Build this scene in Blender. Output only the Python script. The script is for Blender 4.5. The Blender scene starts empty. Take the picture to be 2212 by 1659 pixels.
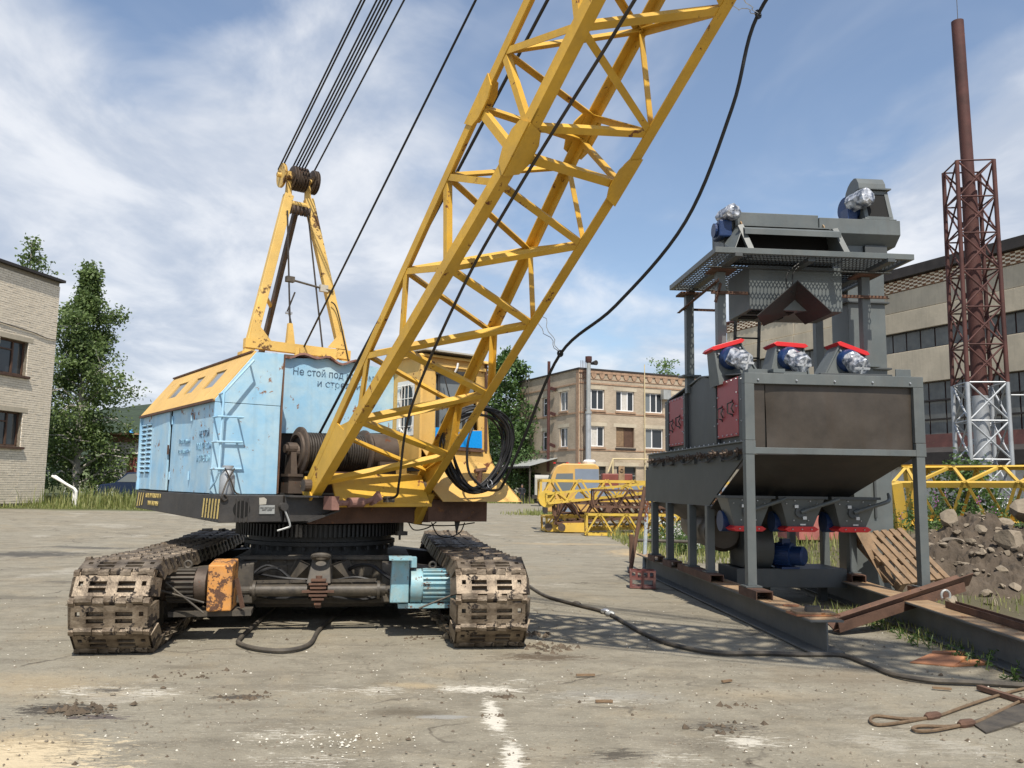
import bpy, bmesh, math, random
from mathutils import Vector, Matrix, noise
random.seed(7)
S = bpy.context.scene
COL = S.collection
R = math.radians
def V3(*a): return Vector(a)
ZU = Vector((0, 0, 1))

# ------------------------------------------------------------------ camera
PITCH = math.atan(220.5 / 1839.0); ROLL = 0.014
cam = bpy.data.cameras.new('camera'); camo = bpy.data.objects.new('camera', cam); COL.objects.link(camo)
cam.sensor_width = 36.0; cam.lens = 36.0 * 1839.0 / 2212.0
cam.clip_start = 0.05; cam.clip_end = 6000
_f = V3(0, math.cos(PITCH), math.sin(PITCH)); _u0 = V3(0, -math.sin(PITCH), math.cos(PITCH)); _r0 = V3(1, 0, 0)
_r = _r0 * math.cos(ROLL) + _u0 * math.sin(ROLL); _u = _u0 * math.cos(ROLL) - _r0 * math.sin(ROLL)
camo.matrix_world = Matrix(((_r.x, _u.x, -_f.x, 0), (_r.y, _u.y, -_f.y, 0), (_r.z, _u.z, -_f.z, 1.6), (0, 0, 0, 1)))
S.camera = camo
S.cycles.max_bounces = 6; S.cycles.diffuse_bounces = 3; S.cycles.glossy_bounces = 3; S.cycles.transmission_bounces = 4
S.view_settings.view_transform = 'Standard'; S.view_settings.look = 'None'
S.view_settings.exposure = 0.14; S.view_settings.gamma = 1.0

# ------------------------------------------------------------------ sun + sky
SUN = V3(0.11, -0.64, 1.0).normalized()
sl = bpy.data.lights.new('sun', 'SUN'); sl.energy = 4.9; sl.angle = R(0.55); sl.color = (1.0, 0.93, 0.82)
so = bpy.data.objects.new('sun', sl); COL.objects.link(so); so.rotation_euler = SUN.to_track_quat('Z', 'Y').to_euler(); so.location = (0, -10, 40)
W = bpy.data.worlds.new('World'); S.world = W; W.use_nodes = True
def build_world():
    nt = W.node_tree; N = nt.nodes; L = nt.links; N.clear()
    def nd(t, **k):
        n = N.new(t)
        for a, b in k.items(): setattr(n, a, b)
        return n
    def math_(op, a, b=None, clamp=False):
        n = nd('ShaderNodeMath', operation=op); n.use_clamp = clamp
        for i, x in enumerate((a, b)):
            if x is None: continue
            if isinstance(x, (int, float)): n.inputs[i].default_value = x
            else: L.new(x, n.inputs[i])
        return n.outputs[0]
    out = nd('ShaderNodeOutputWorld'); bg = nd('ShaderNodeBackground'); bg.inputs[1].default_value = 0.14
    sky = nd('ShaderNodeTexSky'); sky.sky_type = 'NISHITA'; sky.sun_disc = False
    sky.sun_elevation = math.asin(SUN.z); sky.sun_rotation = math.atan2(SUN.x, SUN.y); sky.altitude = 300; sky.air_density = 1.1; sky.dust_density = 0.9; sky.ozone_density = 1.8
    tc = nd('ShaderNodeTexCoord'); sep = nd('ShaderNodeSeparateXYZ'); L.new(tc.outputs['Generated'], sep.inputs[0])
    z = math_('MAXIMUM', sep.outputs[2], 0.0)
    den = math_('ADD', z, 0.16)
    px = math_('DIVIDE', sep.outputs[0], den); py = math_('DIVIDE', sep.outputs[1], den)
    cmb = nd('ShaderNodeCombineXYZ'); L.new(px, cmb.inputs[0]); L.new(py, cmb.inputs[1])
    def noise_(scale, detail, rough, dist, off):
        mp = nd('ShaderNodeMapping'); mp.inputs['Location'].default_value = off; mp.inputs['Rotation'].default_value = (0, 0, 0.5); mp.inputs['Scale'].default_value = (1.0, 0.72, 1)
        L.new(cmb.outputs[0], mp.inputs[0])
        n = nd('ShaderNodeTexNoise'); n.inputs['Scale'].default_value = scale; n.inputs['Detail'].default_value = detail; n.inputs['Roughness'].default_value = rough; n.inputs['Distortion'].default_value = dist
        L.new(mp.outputs[0], n.inputs[0]); return n.outputs[0]
    def ramp(x, a, b):
        n = nd('ShaderNodeMapRange'); n.interpolation_type = 'SMOOTHSTEP'; n.inputs[1].default_value = a; n.inputs[2].default_value = b; L.new(x, n.inputs[0]); return n.outputs[0]
    big = noise_(0.85, 5, 0.52, 0.5, SKY_OFF)
    puff = noise_(2.6, 6, 0.58, 0.35, (5.1, 2.2, 0))
    thin = noise_(1.3, 4, 0.6, 1.2, (9.3, 4.4, 0))
    cov = math_('ADD', big, math_('MULTIPLY', puff, 0.30))
    # more cloud low down towards the horizon
    low = ramp(sep.outputs[2], 0.75, 0.05)
    cov = math_('ADD', cov, math_('MULTIPLY', low, 0.16))
    def lobe(dx, dy, width, amt):      # a broad bank of cloud (or a clearing) in one part of the sky
        d = (_f + _r * ((dx - 1106) / 1839.0) + _u * ((829.5 - dy) / 1839.0)).normalized()
        dt = nd('ShaderNodeVectorMath', operation='DOT_PRODUCT'); L.new(tc.outputs['Generated'], dt.inputs[0]); dt.inputs[1].default_value = d
        return math_('MULTIPLY', ramp(dt.outputs['Value'], math.cos(width), 1.0), amt)
    for a in LOBES: cov = math_('ADD', cov, lobe(*a))
    m1 = ramp(cov, 0.61, 0.86)
    m2 = math_('ADD', math_('MULTIPLY', ramp(thin, 0.44, 0.75), 0.38), 0.12)
    mask = math_('MAXIMUM', m1, m2)
    mask = math_('MULTIPLY', mask, 0.92)
    # cloud shade: bright where thin, greyer where thick
    shade = ramp(math_('ADD', puff, math_('MULTIPLY', big, 0.6)), 0.66, 1.0)
    cc = nd('ShaderNodeMix', data_type='RGBA'); cc.inputs['A'].default_value = (3.5, 3.95, 4.75, 1); cc.inputs['B'].default_value = (5.9, 6.05, 6.35, 1); L.new(shade, cc.inputs['Factor'])
    mx = nd('ShaderNodeMix', data_type='RGBA'); L.new(mask, mx.inputs['Factor']); L.new(sky.outputs[0], mx.inputs['A']); L.new(cc.outputs['Result'], mx.inputs['B'])
    L.new(mx.outputs['Result'], bg.inputs[0]); L.new(bg.outputs[0], out.inputs[0])
SKY_OFF = (1.3, 0.4, 0)
LOBES = [(250, 480, .34, .17), (700, 350, .26, .08), (2060, 380, .22, .16), (1500, 250, .30, -.10), (420, 120, .16, -.16), (1650, 720, .2, .06)]
build_world()

# ------------------------------------------------------------------ materials
MATS = {}
def mat(name, col, rough=0.6, metal=0.0, var=0.12, vs=2.0, rust=0.0, rs=3.0, rustc=(0.13, 0.045, 0.018), dust=0.0, dustc=(0.30, 0.26, 0.19), bump=0.15, bs=40.0, streak=0.0, spec=0.5, detail=5.0, drift=0.06):
    """Painted / bare surface: tone drift, patches of rust, vertical dirt streaks, dust, fine relief."""
    m = bpy.data.materials.new(name); m.use_nodes = True; nt = m.node_tree; N = nt.nodes; L = nt.links
    b = N['Principled BSDF']; b.inputs['Roughness'].default_value = rough; b.inputs['Metallic'].default_value = metal; b.inputs['Specular IOR Level'].default_value = spec
    tc = N.new('ShaderNodeTexCoord'); co = tc.outputs['Object']
    def noi(scale, det=detail, vec=None, dist=0.0, r=0.6):
        n = N.new('ShaderNodeTexNoise'); n.inputs['Scale'].default_value = scale; n.inputs['Detail'].default_value = det; n.inputs['Roughness'].default_value = r; n.inputs['Distortion'].default_value = dist
        L.new(vec or co, n.inputs['Vector']); return n.outputs[0]
    def mr(x, a, bb, c=0.0, d=1.0):
        n = N.new('ShaderNodeMapRange'); n.inputs[1].default_value = a; n.inputs[2].default_value = bb; n.inputs[3].default_value = c; n.inputs[4].default_value = d; L.new(x, n.inputs[0]); return n.outputs[0]
    def mix(f, a, bb):
        n = N.new('ShaderNodeMix'); n.data_type = 'RGBA'
        for k, x in (('A', a), ('B', bb)):
            if isinstance(x, tuple): n.inputs[k].default_value = (*x, 1)
            else: L.new(x, n.inputs[k])
        if isinstance(f, float): n.inputs['Factor'].default_value = f
        else: L.new(f, n.inputs['Factor'])
        return n.outputs['Result']
    def mul(x, y):
        n = N.new('ShaderNodeMath'); n.operation = 'MULTIPLY'
        for i, q in enumerate((x, y)):
            if isinstance(q, float): n.inputs[i].default_value = q
            else: L.new(q, n.inputs[i])
        return n.outputs[0]
    oi = N.new('ShaderNodeObjectInfo')
    c = mix(mr(noi(vs), 0.3, 0.7), tuple(max(0, x * (1 - var)) for x in col), tuple(min(1, x * (1 + var)) for x in col))
    hv = N.new('ShaderNodeHueSaturation'); L.new(c, hv.inputs['Color']); L.new(mr(oi.outputs['Random'], 0, 1, 1 - drift, 1 + drift), hv.inputs['Value']); c = hv.outputs[0]
    if streak > 0:
        mp = N.new('ShaderNodeMapping'); mp.inputs['Scale'].default_value = (9, 9, 0.7); L.new(co, mp.inputs[0])
        c = mix(mul(mr(noi(1.0, 4, mp.outputs[0]), 0.5, 0.75), streak), c, tuple(x * 0.45 + y * 0.12 for x, y in zip(col, (0.30, 0.2, 0.12))))
    if dust > 0:
        c = mix(mul(mr(noi(vs * 2.3, 6), 0.38, 0.72), dust), c, dustc)
    if rust > 0:
        # patches of flaked paint: big blotches broken by a finer noise
        n1 = noi(rs, 8, None, 0.4, 0.7); n2 = noi(rs * 6, 4)
        a = N.new('ShaderNodeMath'); a.operation = 'MULTIPLY_ADD'; a.inputs[1].default_value = 0.35; L.new(n2, a.inputs[0]); L.new(n1, a.inputs[2])
        t = 0.92 - 0.28 * rust
        f = mr(a.outputs[0], t, t + 0.035)
        rc = mix(noi(rs * 9, 3), tuple(x * 0.5 for x in rustc), tuple(min(1, x * 1.7) for x in rustc))
        c = mix(f, c, rc)
        rr = N.new('ShaderNodeMapRange'); rr.inputs[3].default_value = rough; rr.inputs[4].default_value = 0.9; L.new(f, rr.inputs[0]); L.new(rr.outputs[0], b.inputs['Roughness'])
    L.new(c, b.inputs['Base Color'])
    if bump > 0:
        bm = N.new('ShaderNodeBump'); bm.inputs['Strength'].default_value = bump; bm.inputs['Distance'].default_value = 0.02
        L.new(noi(bs, 4), bm.inputs['Height']); L.new(bm.outputs[0], b.inputs['Normal'])
    MATS[name] = m; return m
def emis_free(name, col, rough=0.5, metal=0.0, **k):
    m = bpy.data.materials.new(name); m.use_nodes = True; b = m.node_tree.nodes['Principled BSDF']
    b.inputs['Base Color'].default_value = (*col, 1); b.inputs['Roughness'].default_value = rough; b.inputs['Metallic'].default_value = metal
    for a, x in k.items(): b.inputs[a].default_value = x
    MATS[name] = m; return m

mat('boom_yellow', (0.62, 0.36, 0.035), 0.5, var=0.2, vs=1.6, rust=0.44, rs=2.6, rustc=(0.14, 0.05, 0.02), dust=0.38, dustc=(0.40, 0.26, 0.075), streak=.3, bump=0.12, bs=18)
mat('gantry_yellow', (0.66, 0.43, 0.115), 0.55, var=0.18, vs=2.0, rust=0.62, rs=3.5, rustc=(0.13, 0.07, 0.03), dust=0.3, dustc=(0.45, 0.36, 0.16))
mat('cab_yellow', (0.72, 0.44, 0.12), 0.5, var=0.12, vs=1.6, rust=0.42, rs=2.6, dust=0.25, dustc=(0.60, 0.45, 0.22), streak=0.3)
mat('roof_yellow', (0.70, 0.44, 0.135), 0.55, var=0.12, vs=1.5, rust=0.34, rs=2.2, streak=0.25)
mat('house_blue', (0.30, 0.54, 0.74), 0.5, var=0.10, vs=1.4, rust=0.42, rs=2.3, rustc=(0.22, 0.10, 0.04), dust=0.7, dustc=(0.53, 0.66, 0.69), streak=0.36, bump=.45, bs=2.6)
mat('motor_blue', (0.23, 0.43, 0.50), 0.5, var=0.2, vs=4, rust=0.55, rs=5, dust=0.65, dustc=(0.34, 0.33, 0.25))
mat('orange_box', (0.62, 0.27, 0.06), 0.55, var=0.14, vs=5, rust=0.85, rs=7, rustc=(0.10, 0.05, 0.03), dust=0.3)
mat('deck_black', (0.032, 0.031, 0.031), 0.55, var=0.35, vs=2.5, dust=0.3, dustc=(0.11, 0.095, 0.078), rust=0.3, rs=3, rustc=(0.09, 0.045, 0.025), streak=0.2)
mat('grease_black', (0.014, 0.0135, 0.013), 0.5, var=0.4, vs=4, dust=0.35, dustc=(0.035, 0.032, 0.028))
mat('frame_grey', (0.055, 0.048, 0.04), 0.7, var=0.3, vs=3, dust=0.6, dustc=(0.15, 0.125, 0.09), rust=0.2)
mat('track_steel', (0.12, 0.09, 0.062), 0.5, 0.45, var=0.5, vs=3.5, rust=0.62, rs=4, rustc=(0.034, 0.027, 0.023), dust=0.85, dustc=(0.30, 0.245, 0.18), bump=0.5, bs=30, drift=.22)
mat('mud', (0.15, 0.125, 0.09), 0.95, var=0.3, vs=6, bump=0.8, bs=25)
mat('rope_steel', (0.045, 0.037, 0.030), 0.55, 0.3, var=0.3, vs=9)
mat('rope_black', (0.012, 0.012, 0.013), 0.55, var=0.2)
mat('drum_brown', (0.085, 0.062, 0.048), 0.6, 0.3, var=0.3, vs=5, rust=0.4, rs=6, dust=0.35, dustc=(0.15, 0.115, 0.085))
mat('rust_brown', (0.112, 0.060, 0.039), 0.85, var=0.35, vs=4, rust=0.4, rs=6, rustc=(0.17, 0.075, 0.03), bump=0.3)
mat('rust_pink', (0.23, 0.12, 0.095), 0.8, var=0.3, vs=5, rust=0.5, rs=6)
mat('rust_orange', (0.30, 0.19, 0.10), 0.85, var=0.35, vs=3, rust=0.55, rs=3, rustc=(0.20, 0.085, 0.03), dust=0.4, dustc=(0.36, 0.31, 0.22))
mat('sheet_rust', (0.36, 0.16, 0.08), 0.85, var=0.3, vs=3, rust=0.6, rs=3, rustc=(0.42, 0.19, 0.08))
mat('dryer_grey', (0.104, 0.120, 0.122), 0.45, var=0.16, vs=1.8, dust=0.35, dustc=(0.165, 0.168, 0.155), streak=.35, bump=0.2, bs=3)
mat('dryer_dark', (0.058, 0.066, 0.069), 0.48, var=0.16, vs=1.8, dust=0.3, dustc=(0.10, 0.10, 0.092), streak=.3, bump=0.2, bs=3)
mat('bare_sheet', (0.058, 0.048, 0.038), 0.45, 0.3, var=0.35, vs=2.2, dust=0.4, dustc=(0.088, 0.072, 0.058), streak=0.7, bump=0.25, bs=3)
mat('dryer_red', (0.38, 0.045, 0.055), 0.4, var=0.08, bump=0.04)
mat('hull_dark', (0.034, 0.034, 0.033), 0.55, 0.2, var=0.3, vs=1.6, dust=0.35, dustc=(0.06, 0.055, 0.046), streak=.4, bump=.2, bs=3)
mat('flange_red', (0.62, 0.018, 0.02), 0.35, var=0.06, bump=0.03)
mat('motor_navy', (0.010, 0.034, 0.115), 0.4, var=0.15, vs=5)
mat('beam_grey', (0.115, 0.12, 0.118), 0.6, var=0.16, vs=2.5, dust=0.3, dustc=(0.19, 0.18, 0.15), streak=0.25)
mat('zinc', (0.55, 0.56, 0.57), 0.35, 0.8, var=0.1)
mat('silver_paint', (0.40, 0.42, 0.44), 0.5, 0.4, var=0.15)
mat('mast_red', (0.078, 0.028, 0.023), 0.75, var=0.3, vs=2, rust=0.35, rs=3, rustc=(0.15, 0.065, 0.04))
mat('concrete', (0.52, 0.455, 0.345), 0.9, var=0.16, vs=0.35, dust=0.5, dustc=(0.30, 0.27, 0.21), streak=0.3, bump=0.3, bs=6)
mat('brick_red', (0.25, 0.135, 0.082), 0.9, var=0.35, vs=6, bump=0.2)
mat('brick_pale', (0.76, 0.67, 0.53), 0.9, var=0.12, vs=5, dust=0.25, dustc=(0.50, 0.41, 0.30), bump=0.25, bs=30, drift=.1)
mat('mortar', (0.26, 0.225, 0.17), 0.95, var=0.15, vs=8)
mat('roof_dark', (0.035, 0.03, 0.028), 0.8, var=0.3)
mat('white_paint', (0.78, 0.77, 0.73), 0.5, var=0.05, dust=0.15, dustc=(0.5, 0.46, 0.38))
mat('white_frame', (0.80, 0.80, 0.80), 0.4, var=0.02, bump=0)
mat('brick_trim', (0.36, 0.235, 0.155), 0.9, var=.25, vs=3)
mat('wood', (0.21, 0.135, 0.075), 0.8, var=0.3, vs=7, dust=0.3, dustc=(0.2, 0.16, 0.12), bump=0.4, bs=35)
mat('wood_dark', (0.085, 0.045, 0.028), 0.7, var=0.25, vs=4)
mat('stripe_yellow', (0.62, 0.47, 0.16), 0.6, var=0.15, vs=8, rust=0.5, rs=14, rustc=(0.04, 0.038, 0.036))
mat('letter_navy', (0.06, 0.105, 0.17), 0.7, var=0.3, vs=9, rust=.75, rs=9, rustc=(0.26, 0.46, 0.62))
mat('letter_fade', (0.15, 0.27, 0.40), 0.7, var=0.2, vs=9, rust=0.9, rs=10, rustc=(0.28, 0.49, 0.66))
mat('stone', (0.235, 0.195, 0.145), 0.95, var=0.3, vs=4, bump=0.8, bs=9, drift=.25, dust=.5, dustc=(.12,.095,.068))
mat('dirt', (0.085, 0.066, 0.048), 1.0, var=0.4, vs=3, bump=0.9, bs=14)
mat('clod', (0.105, 0.08, 0.055), 1.0, var=0.35, vs=5, bump=0.8, bs=20)
mat('lime', (0.60, 0.57, 0.49), 0.95, var=0.15, vs=8)
mat('sign_blue', (0.004, 0.30, 0.80), 0.4, var=0.05)
mat('sheet_zinc', (0.36, 0.37, 0.36), 0.5, 0.3, var=0.15)
mat('bark', (0.16, 0.125, 0.095), 0.95, var=0.4, vs=5)
mat('birch_bark', (0.45, 0.42, 0.37), 0.9, var=0.5, vs=4)
mat('cloth_dark', (0.018, 0.021, 0.027), 0.9, var=0.2)
mat('skin', (0.42, 0.24, 0.17), 0.6, var=0.05)
mat('truck_yellow', (0.62, 0.37, 0.10), 0.5, var=0.1, dust=.3, dustc=(.45, .34, .18))
mat('truck_grey', (0.20, 0.24, 0.30), 0.45, var=0.08)
mat('canvas', (0.42, 0.40, 0.35), 0.9, var=0.1)
mat('tyre', (0.02, 0.02, 0.02), 0.8)
mat('tank_red', (0.21, 0.055, 0.04), 0.6, var=0.2)
mat('pipe_cream', (0.60, 0.50, 0.30), 0.6)
mat('door_red', (0.20, 0.065, 0.05), 0.7, var=0.1)
mat('fade_red', (0.38, 0.13, 0.11), 0.85, var=0.3, vs=3, rust=0.5, rs=2)
mat('old_plaster', (0.62, 0.60, 0.55), 0.9, var=0.2, vs=1.0, rust=0.5, rs=0.8, rustc=(0.25, 0.2, 0.16))
mat('car_blue', (0.02, 0.035, 0.08), 0.25, 0.3)
mat('crate_red', (0.17, 0.05, 0.045), 0.6, var=0.2, dust=0.7, dustc=(0.2, 0.16, 0.14))
emis_free('glass_dark', (0.03, 0.035, 0.04), 0.08, 0.0)
emis_free('glass_mid', (0.16, 0.18, 0.19), 0.12, 0.0)
emis_free('window_dark', (0.035, 0.037, 0.036), 0.35)
emis_free('void', (0.006, 0.006, 0.006), 0.9)
mat('curtain', (0.55, 0.53, 0.49), 0.9, var=0.15, vs=6)
mat('louver_win', (0.125, 0.13, 0.125), 0.45, var=0.3, vs=1.6, dust=0.4, dustc=(0.2, 0.19, 0.16), streak=0.4)
def wrap_mat():
    m = bpy.data.materials.new('plastic_wrap'); m.use_nodes = True; nt = m.node_tree; N = nt.nodes; L = nt.links
    b = N['Principled BSDF']; b.inputs['Roughness'].default_value = 0.26; b.inputs['Metallic'].default_value = 0.3
    tc = N.new('ShaderNodeTexCoord'); v = N.new('ShaderNodeTexVoronoi'); v.inputs['Scale'].default_value = 16; L.new(tc.outputs['Object'], v.inputs['Vector'])
    n = N.new('ShaderNodeTexNoise'); n.inputs['Scale'].default_value = 14; n.inputs['Detail'].default_value = 4; L.new(tc.outputs['Object'], n.inputs['Vector'])
    r = N.new('ShaderNodeValToRGB'); r.color_ramp.elements[0].position = 0.38; r.color_ramp.elements[0].color = (0.10, 0.12, 0.16, 1); r.color_ramp.elements[1].position = 0.62; r.color_ramp.elements[1].color = (0.66, 0.68, 0.72, 1)
    L.new(n.outputs[0], r.inputs[0]); L.new(r.outputs[0], b.inputs['Base Color'])
    bm = N.new('ShaderNodeBump'); bm.inputs['Strength'].default_value = 0.6; bm.inputs['Distance'].default_value = 0.03; L.new(v.outputs['Distance'], bm.inputs['Height']); L.new(bm.outputs[0], b.inputs['Normal'])
    MATS['plastic_wrap'] = m
wrap_mat()
def leaf_mat(name, c1, c2):
    m = bpy.data.materials.new(name); m.use_nodes = True; nt = m.node_tree; N = nt.nodes; L = nt.links
    b = N['Principled BSDF']; b.inputs['Roughness'].default_value = 0.55
    g = N.new('ShaderNodeNewGeometry'); r = N.new('ShaderNodeMix'); r.data_type = 'RGBA'; r.inputs['A'].default_value = (*c1, 1); r.inputs['B'].default_value = (*c2, 1)
    L.new(g.outputs['Random Per Island'], r.inputs['Factor']); L.new(r.outputs['Result'], b.inputs['Base Color'])
    t = N.new('ShaderNodeBsdfTranslucent'); L.new(r.outputs['Result'], t.inputs['Color']); a = N.new('ShaderNodeMixShader'); a.inputs[0].default_value = 0.32
    L.new(b.outputs[0], a.inputs[1]); L.new(t.outputs[0], a.inputs[2]); L.new(a.outputs[0], N['Material Output'].inputs[0]); MATS[name] = m
leaf_mat('leaf_birch', (0.065, 0.11, 0.028), (0.17, 0.24, 0.075))
leaf_mat('leaf_poplar', (0.05, 0.10, 0.025), (0.11, 0.19, 0.05))
leaf_mat('leaf_willow', (0.07, 0.13, 0.04), (0.13, 0.22, 0.075))
leaf_mat('leaf_young', (0.10, 0.18, 0.05), (0.20, 0.30, 0.09))
leaf_mat('grass_blade', (0.13, 0.17, 0.035), (0.36, 0.36, 0.14))
leaf_mat('weed_leaf', (0.04, 0.085, 0.02), (0.12, 0.20, 0.05))
leaf_mat('flower_pink', (0.35, 0.10, 0.32), (0.5, 0.2, 0.45))
leaf_mat('flower_white', (0.6, 0.6, 0.55), (0.8, 0.8, 0.75))

# ------------------------------------------------------------------ mesh helpers
ORG = {}
def frame_for(d, up=ZU):
    d = d.normalized()
    s = d.cross(up)
    if s.length < 1e-4: s = d.cross(V3(1, 0, 0))
    s.normalize(); return s, s.cross(d).normalized()
class MB:
    def __init__(s): s.v = []; s.f = []
    def add(s, vs, fs):
        o = len(s.v); s.v += [Vector(p) for p in vs]; s.f += [tuple(i + o for i in f) for f in fs]; return s
    def box(s, c, size, ax=None):
        c = Vector(c); ax = ax or (V3(1, 0, 0), V3(0, 1, 0), V3(0, 0, 1)); h = [x / 2 for x in size]
        p = [c + ax[0] * (h[0] * i) + ax[1] * (h[1] * j) + ax[2] * (h[2] * k) for i in (-1, 1) for j in (-1, 1) for k in (-1, 1)]
        return s.add(p, [(0, 1, 3, 2), (4, 6, 7, 5), (0, 4, 5, 1), (2, 3, 7, 6), (0, 2, 6, 4), (1, 5, 7, 3)])
    def hexa(s, b, t):   # 4 bottom, 4 top points
        return s.add(list(b) + list(t), [(3, 2, 1, 0), (4, 5, 6, 7), (0, 1, 5, 4), (1, 2, 6, 5), (2, 3, 7, 6), (3, 0, 4, 7)])
    def bar(s, a, b, w, h, up=ZU):
        a = Vector(a); b = Vector(b); sd, u = frame_for(b - a, up)
        q = [sd * (w / 2) * i + u * (h / 2) * j for i, j in ((-1, -1), (1, -1), (1, 1), (-1, 1))]
        return s.hexa([a + x for x in q], [b + x for x in q])
    def lbar(s, a, b, leg, t, d1, d2):
        a = Vector(a); b = Vector(b); d = (b - a).normalized()
        d1 = (d1 - d * d1.dot(d)).normalized(); d2 = (d2 - d * d2.dot(d)); d2 = (d2 - d1 * d2.dot(d1)).normalized()
        pr = [(0, 0), (leg, 0), (leg, t), (t, t), (t, leg), (0, leg)]
        P = [a + d1 * x + d2 * y for x, y in pr] + [b + d1 * x + d2 * y for x, y in pr]
        F = [(i, (i + 1) % 6, (i + 1) % 6 + 6, i + 6) for i in range(6)] + [(5, 4, 3, 0), (3, 2, 1, 0), (6, 9, 10, 11), (6, 7, 8, 9)]
        return s.add(P, F)
    def ubar(s, a, b, w, h, t, side, up):   # channel: web on the side opposite to `up`
        a = Vector(a); b = Vector(b); d = (b - a).normalized(); up = (up - d * up.dot(d)).normalized(); sd = d.cross(up).normalized()
        pr = [(-w/2, 0), (w/2, 0), (w/2, h), (w/2 - t, h), (w/2 - t, t), (-w/2 + t, t), (-w/2 + t, h), (-w/2, h)]
        P = [q + sd * x + up * y for q in (a, b) for x, y in pr]
        F = [(i, (i + 1) % 8, (i + 1) % 8 + 8, i + 8) for i in range(8)]
        F += [(0, 1, 4, 5), (1, 2, 3, 4), (0, 5, 6, 7), (8, 13, 12, 9), (9, 12, 11, 10), (8, 15, 14, 13)]
        return s.add(P, F)
    def ibar(s, a, b, w, h, tf, tw, up=ZU):
        a = Vector(a); b = Vector(b); d = (b - a).normalized(); sd = d.cross(up).normalized(); up = sd.cross(d).normalized()
        s.bar(a + up * (h - tf / 2), b + up * (h - tf / 2), w, tf, up); s.bar(a + up * (tf / 2), b + up * (tf / 2), w, tf, up)
        return s.bar(a + up * (h / 2), b + up * (h / 2), tw, h - 2 * tf, up)
    def cyl(s, a, b, r, r2=None, n=12, caps=True):
        a = Vector(a); b = Vector(b); r2 = r if r2 is None else r2; sd, u = frame_for(b - a)
        P = [q + (sd * math.cos(2 * math.pi * i / n) + u * math.sin(2 * math.pi * i / n)) * rr for q, rr in ((a, r), (b, r2)) for i in range(n)]
        F = [(i, (i + 1) % n, (i + 1) % n + n, i + n) for i in range(n)]
        if caps: F += [tuple(range(n - 1, -1, -1)), tuple(range(n, 2 * n))]
        return s.add(P, F)
    def lathe(s, a, b, prof, n=20):   # prof: (fraction along a->b, radius)
        a = Vector(a); b = Vector(b); sd, u = frame_for(b - a); k = len(prof)
        P = [a + (b - a) * t + (sd * math.cos(2 * math.pi * i / n) + u * math.sin(2 * math.pi * i / n)) * r for t, r in prof for i in range(n)]
        F = [(j * n + i, j * n + (i + 1) % n, (j + 1) * n + (i + 1) % n, (j + 1) * n + i) for j in range(k - 1) for i in range(n)]
        F += [tuple(range(n - 1, -1, -1)), tuple(range((k - 1) * n, k * n))]
        return s.add(P, F)
    def tube(s, pts, r, n=8, closed=False, radii=None):
        pts = [Vector(p) for p in pts]; m = len(pts); P = []; prev = None
        for i, p in enumerate(pts):
            if closed: d = pts[(i + 1) % m] - pts[i - 1]
            else: d = pts[min(i + 1, m - 1)] - pts[max(i - 1, 0)]
            if d.length < 1e-9: d = V3(0, 0, 1)
            d.normalize()
            if prev is None: sd, u = frame_for(d)
            else:
                sd = prev - d * prev.dot(d)
                sd = sd.normalized() if sd.length > 1e-6 else frame_for(d)[0]
                u = sd.cross(d).normalized()
            prev = sd; rr = radii[i] if radii else r
            P += [p + (sd * math.cos(2 * math.pi * k / n) + u * math.sin(2 * math.pi * k / n)) * rr for k in range(n)]
        F = []
        for i in range(m if closed else m - 1):
            j = (i + 1) % m
            F += [(i * n + k, i * n + (k + 1) % n, j * n + (k + 1) % n, j * n + k) for k in range(n)]
        if not closed: F += [tuple(range(n - 1, -1, -1)), tuple(range((m - 1) * n, m * n))]
        return s.add(P, F)
    def prism(s, poly, vec):
        n = len(poly); poly = [Vector(p) for p in poly]; vec = Vector(vec)
        return s.add(poly + [p + vec for p in poly], [tuple(range(n - 1, -1, -1)), tuple(range(n, 2 * n))] + [(i, (i + 1) % n, (i + 1) % n + n, i + n) for i in range(n)])
    def ring(s, c, nrm, R0, r, n=28, m=6):
        sd, u = frame_for(Vector(nrm))
        return s.tube([Vector(c) + (sd * math.cos(2 * math.pi * i / n) + u * math.sin(2 * math.pi * i / n)) * R0 for i in range(n)], r, m, closed=True)
    def plate_hole(s, c, ax, w, h, hw, hh, t, off=(0, 0)):   # rectangular plate with a rectangular hole; ax = (x, y, normal)
        c = Vector(c); o = c + ax[0] * off[0] + ax[1] * off[1]
        def quad(x0, x1, y0, y1): s.box(c + ax[0] * ((x0 + x1) / 2) + ax[1] * ((y0 + y1) / 2), (x1 - x0, y1 - y0, t), ax)
        l, r_, b, u = off[0] - hw / 2, off[0] + hw / 2, off[1] - hh / 2, off[1] + hh / 2
        quad(-w / 2, l, -h / 2, h / 2); quad(r_, w / 2, -h / 2, h / 2); quad(l, r_, -h / 2, b); quad(l, r_, u, h / 2); return s
    def build(s, name, m, parent=None, base=None, smooth=False, bevel=0.0, fix=True):
        org = ORG[parent.name] if parent else Vector(base if base is not None else (0, 0, 0))
        me = bpy.data.meshes.new(name); me.from_pydata([p - org for p in s.v], [], s.f)
        if fix:
            bm = bmesh.new(); bm.from_mesh(me); bmesh.ops.recalc_face_normals(bm, faces=bm.faces); bm.to_mesh(me); bm.free()
        me.materials.append(MATS[m] if isinstance(m, str) else m)
        if smooth:
            for p in me.polygons: p.use_smooth = True
            try: me.set_sharp_from_angle(angle=R(38))
            except Exception: pass
        o = bpy.data.objects.new(name, me); COL.objects.link(o)
        if parent: o.parent = parent
        else: o.location = org
        ORG[o.name] = org
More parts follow.
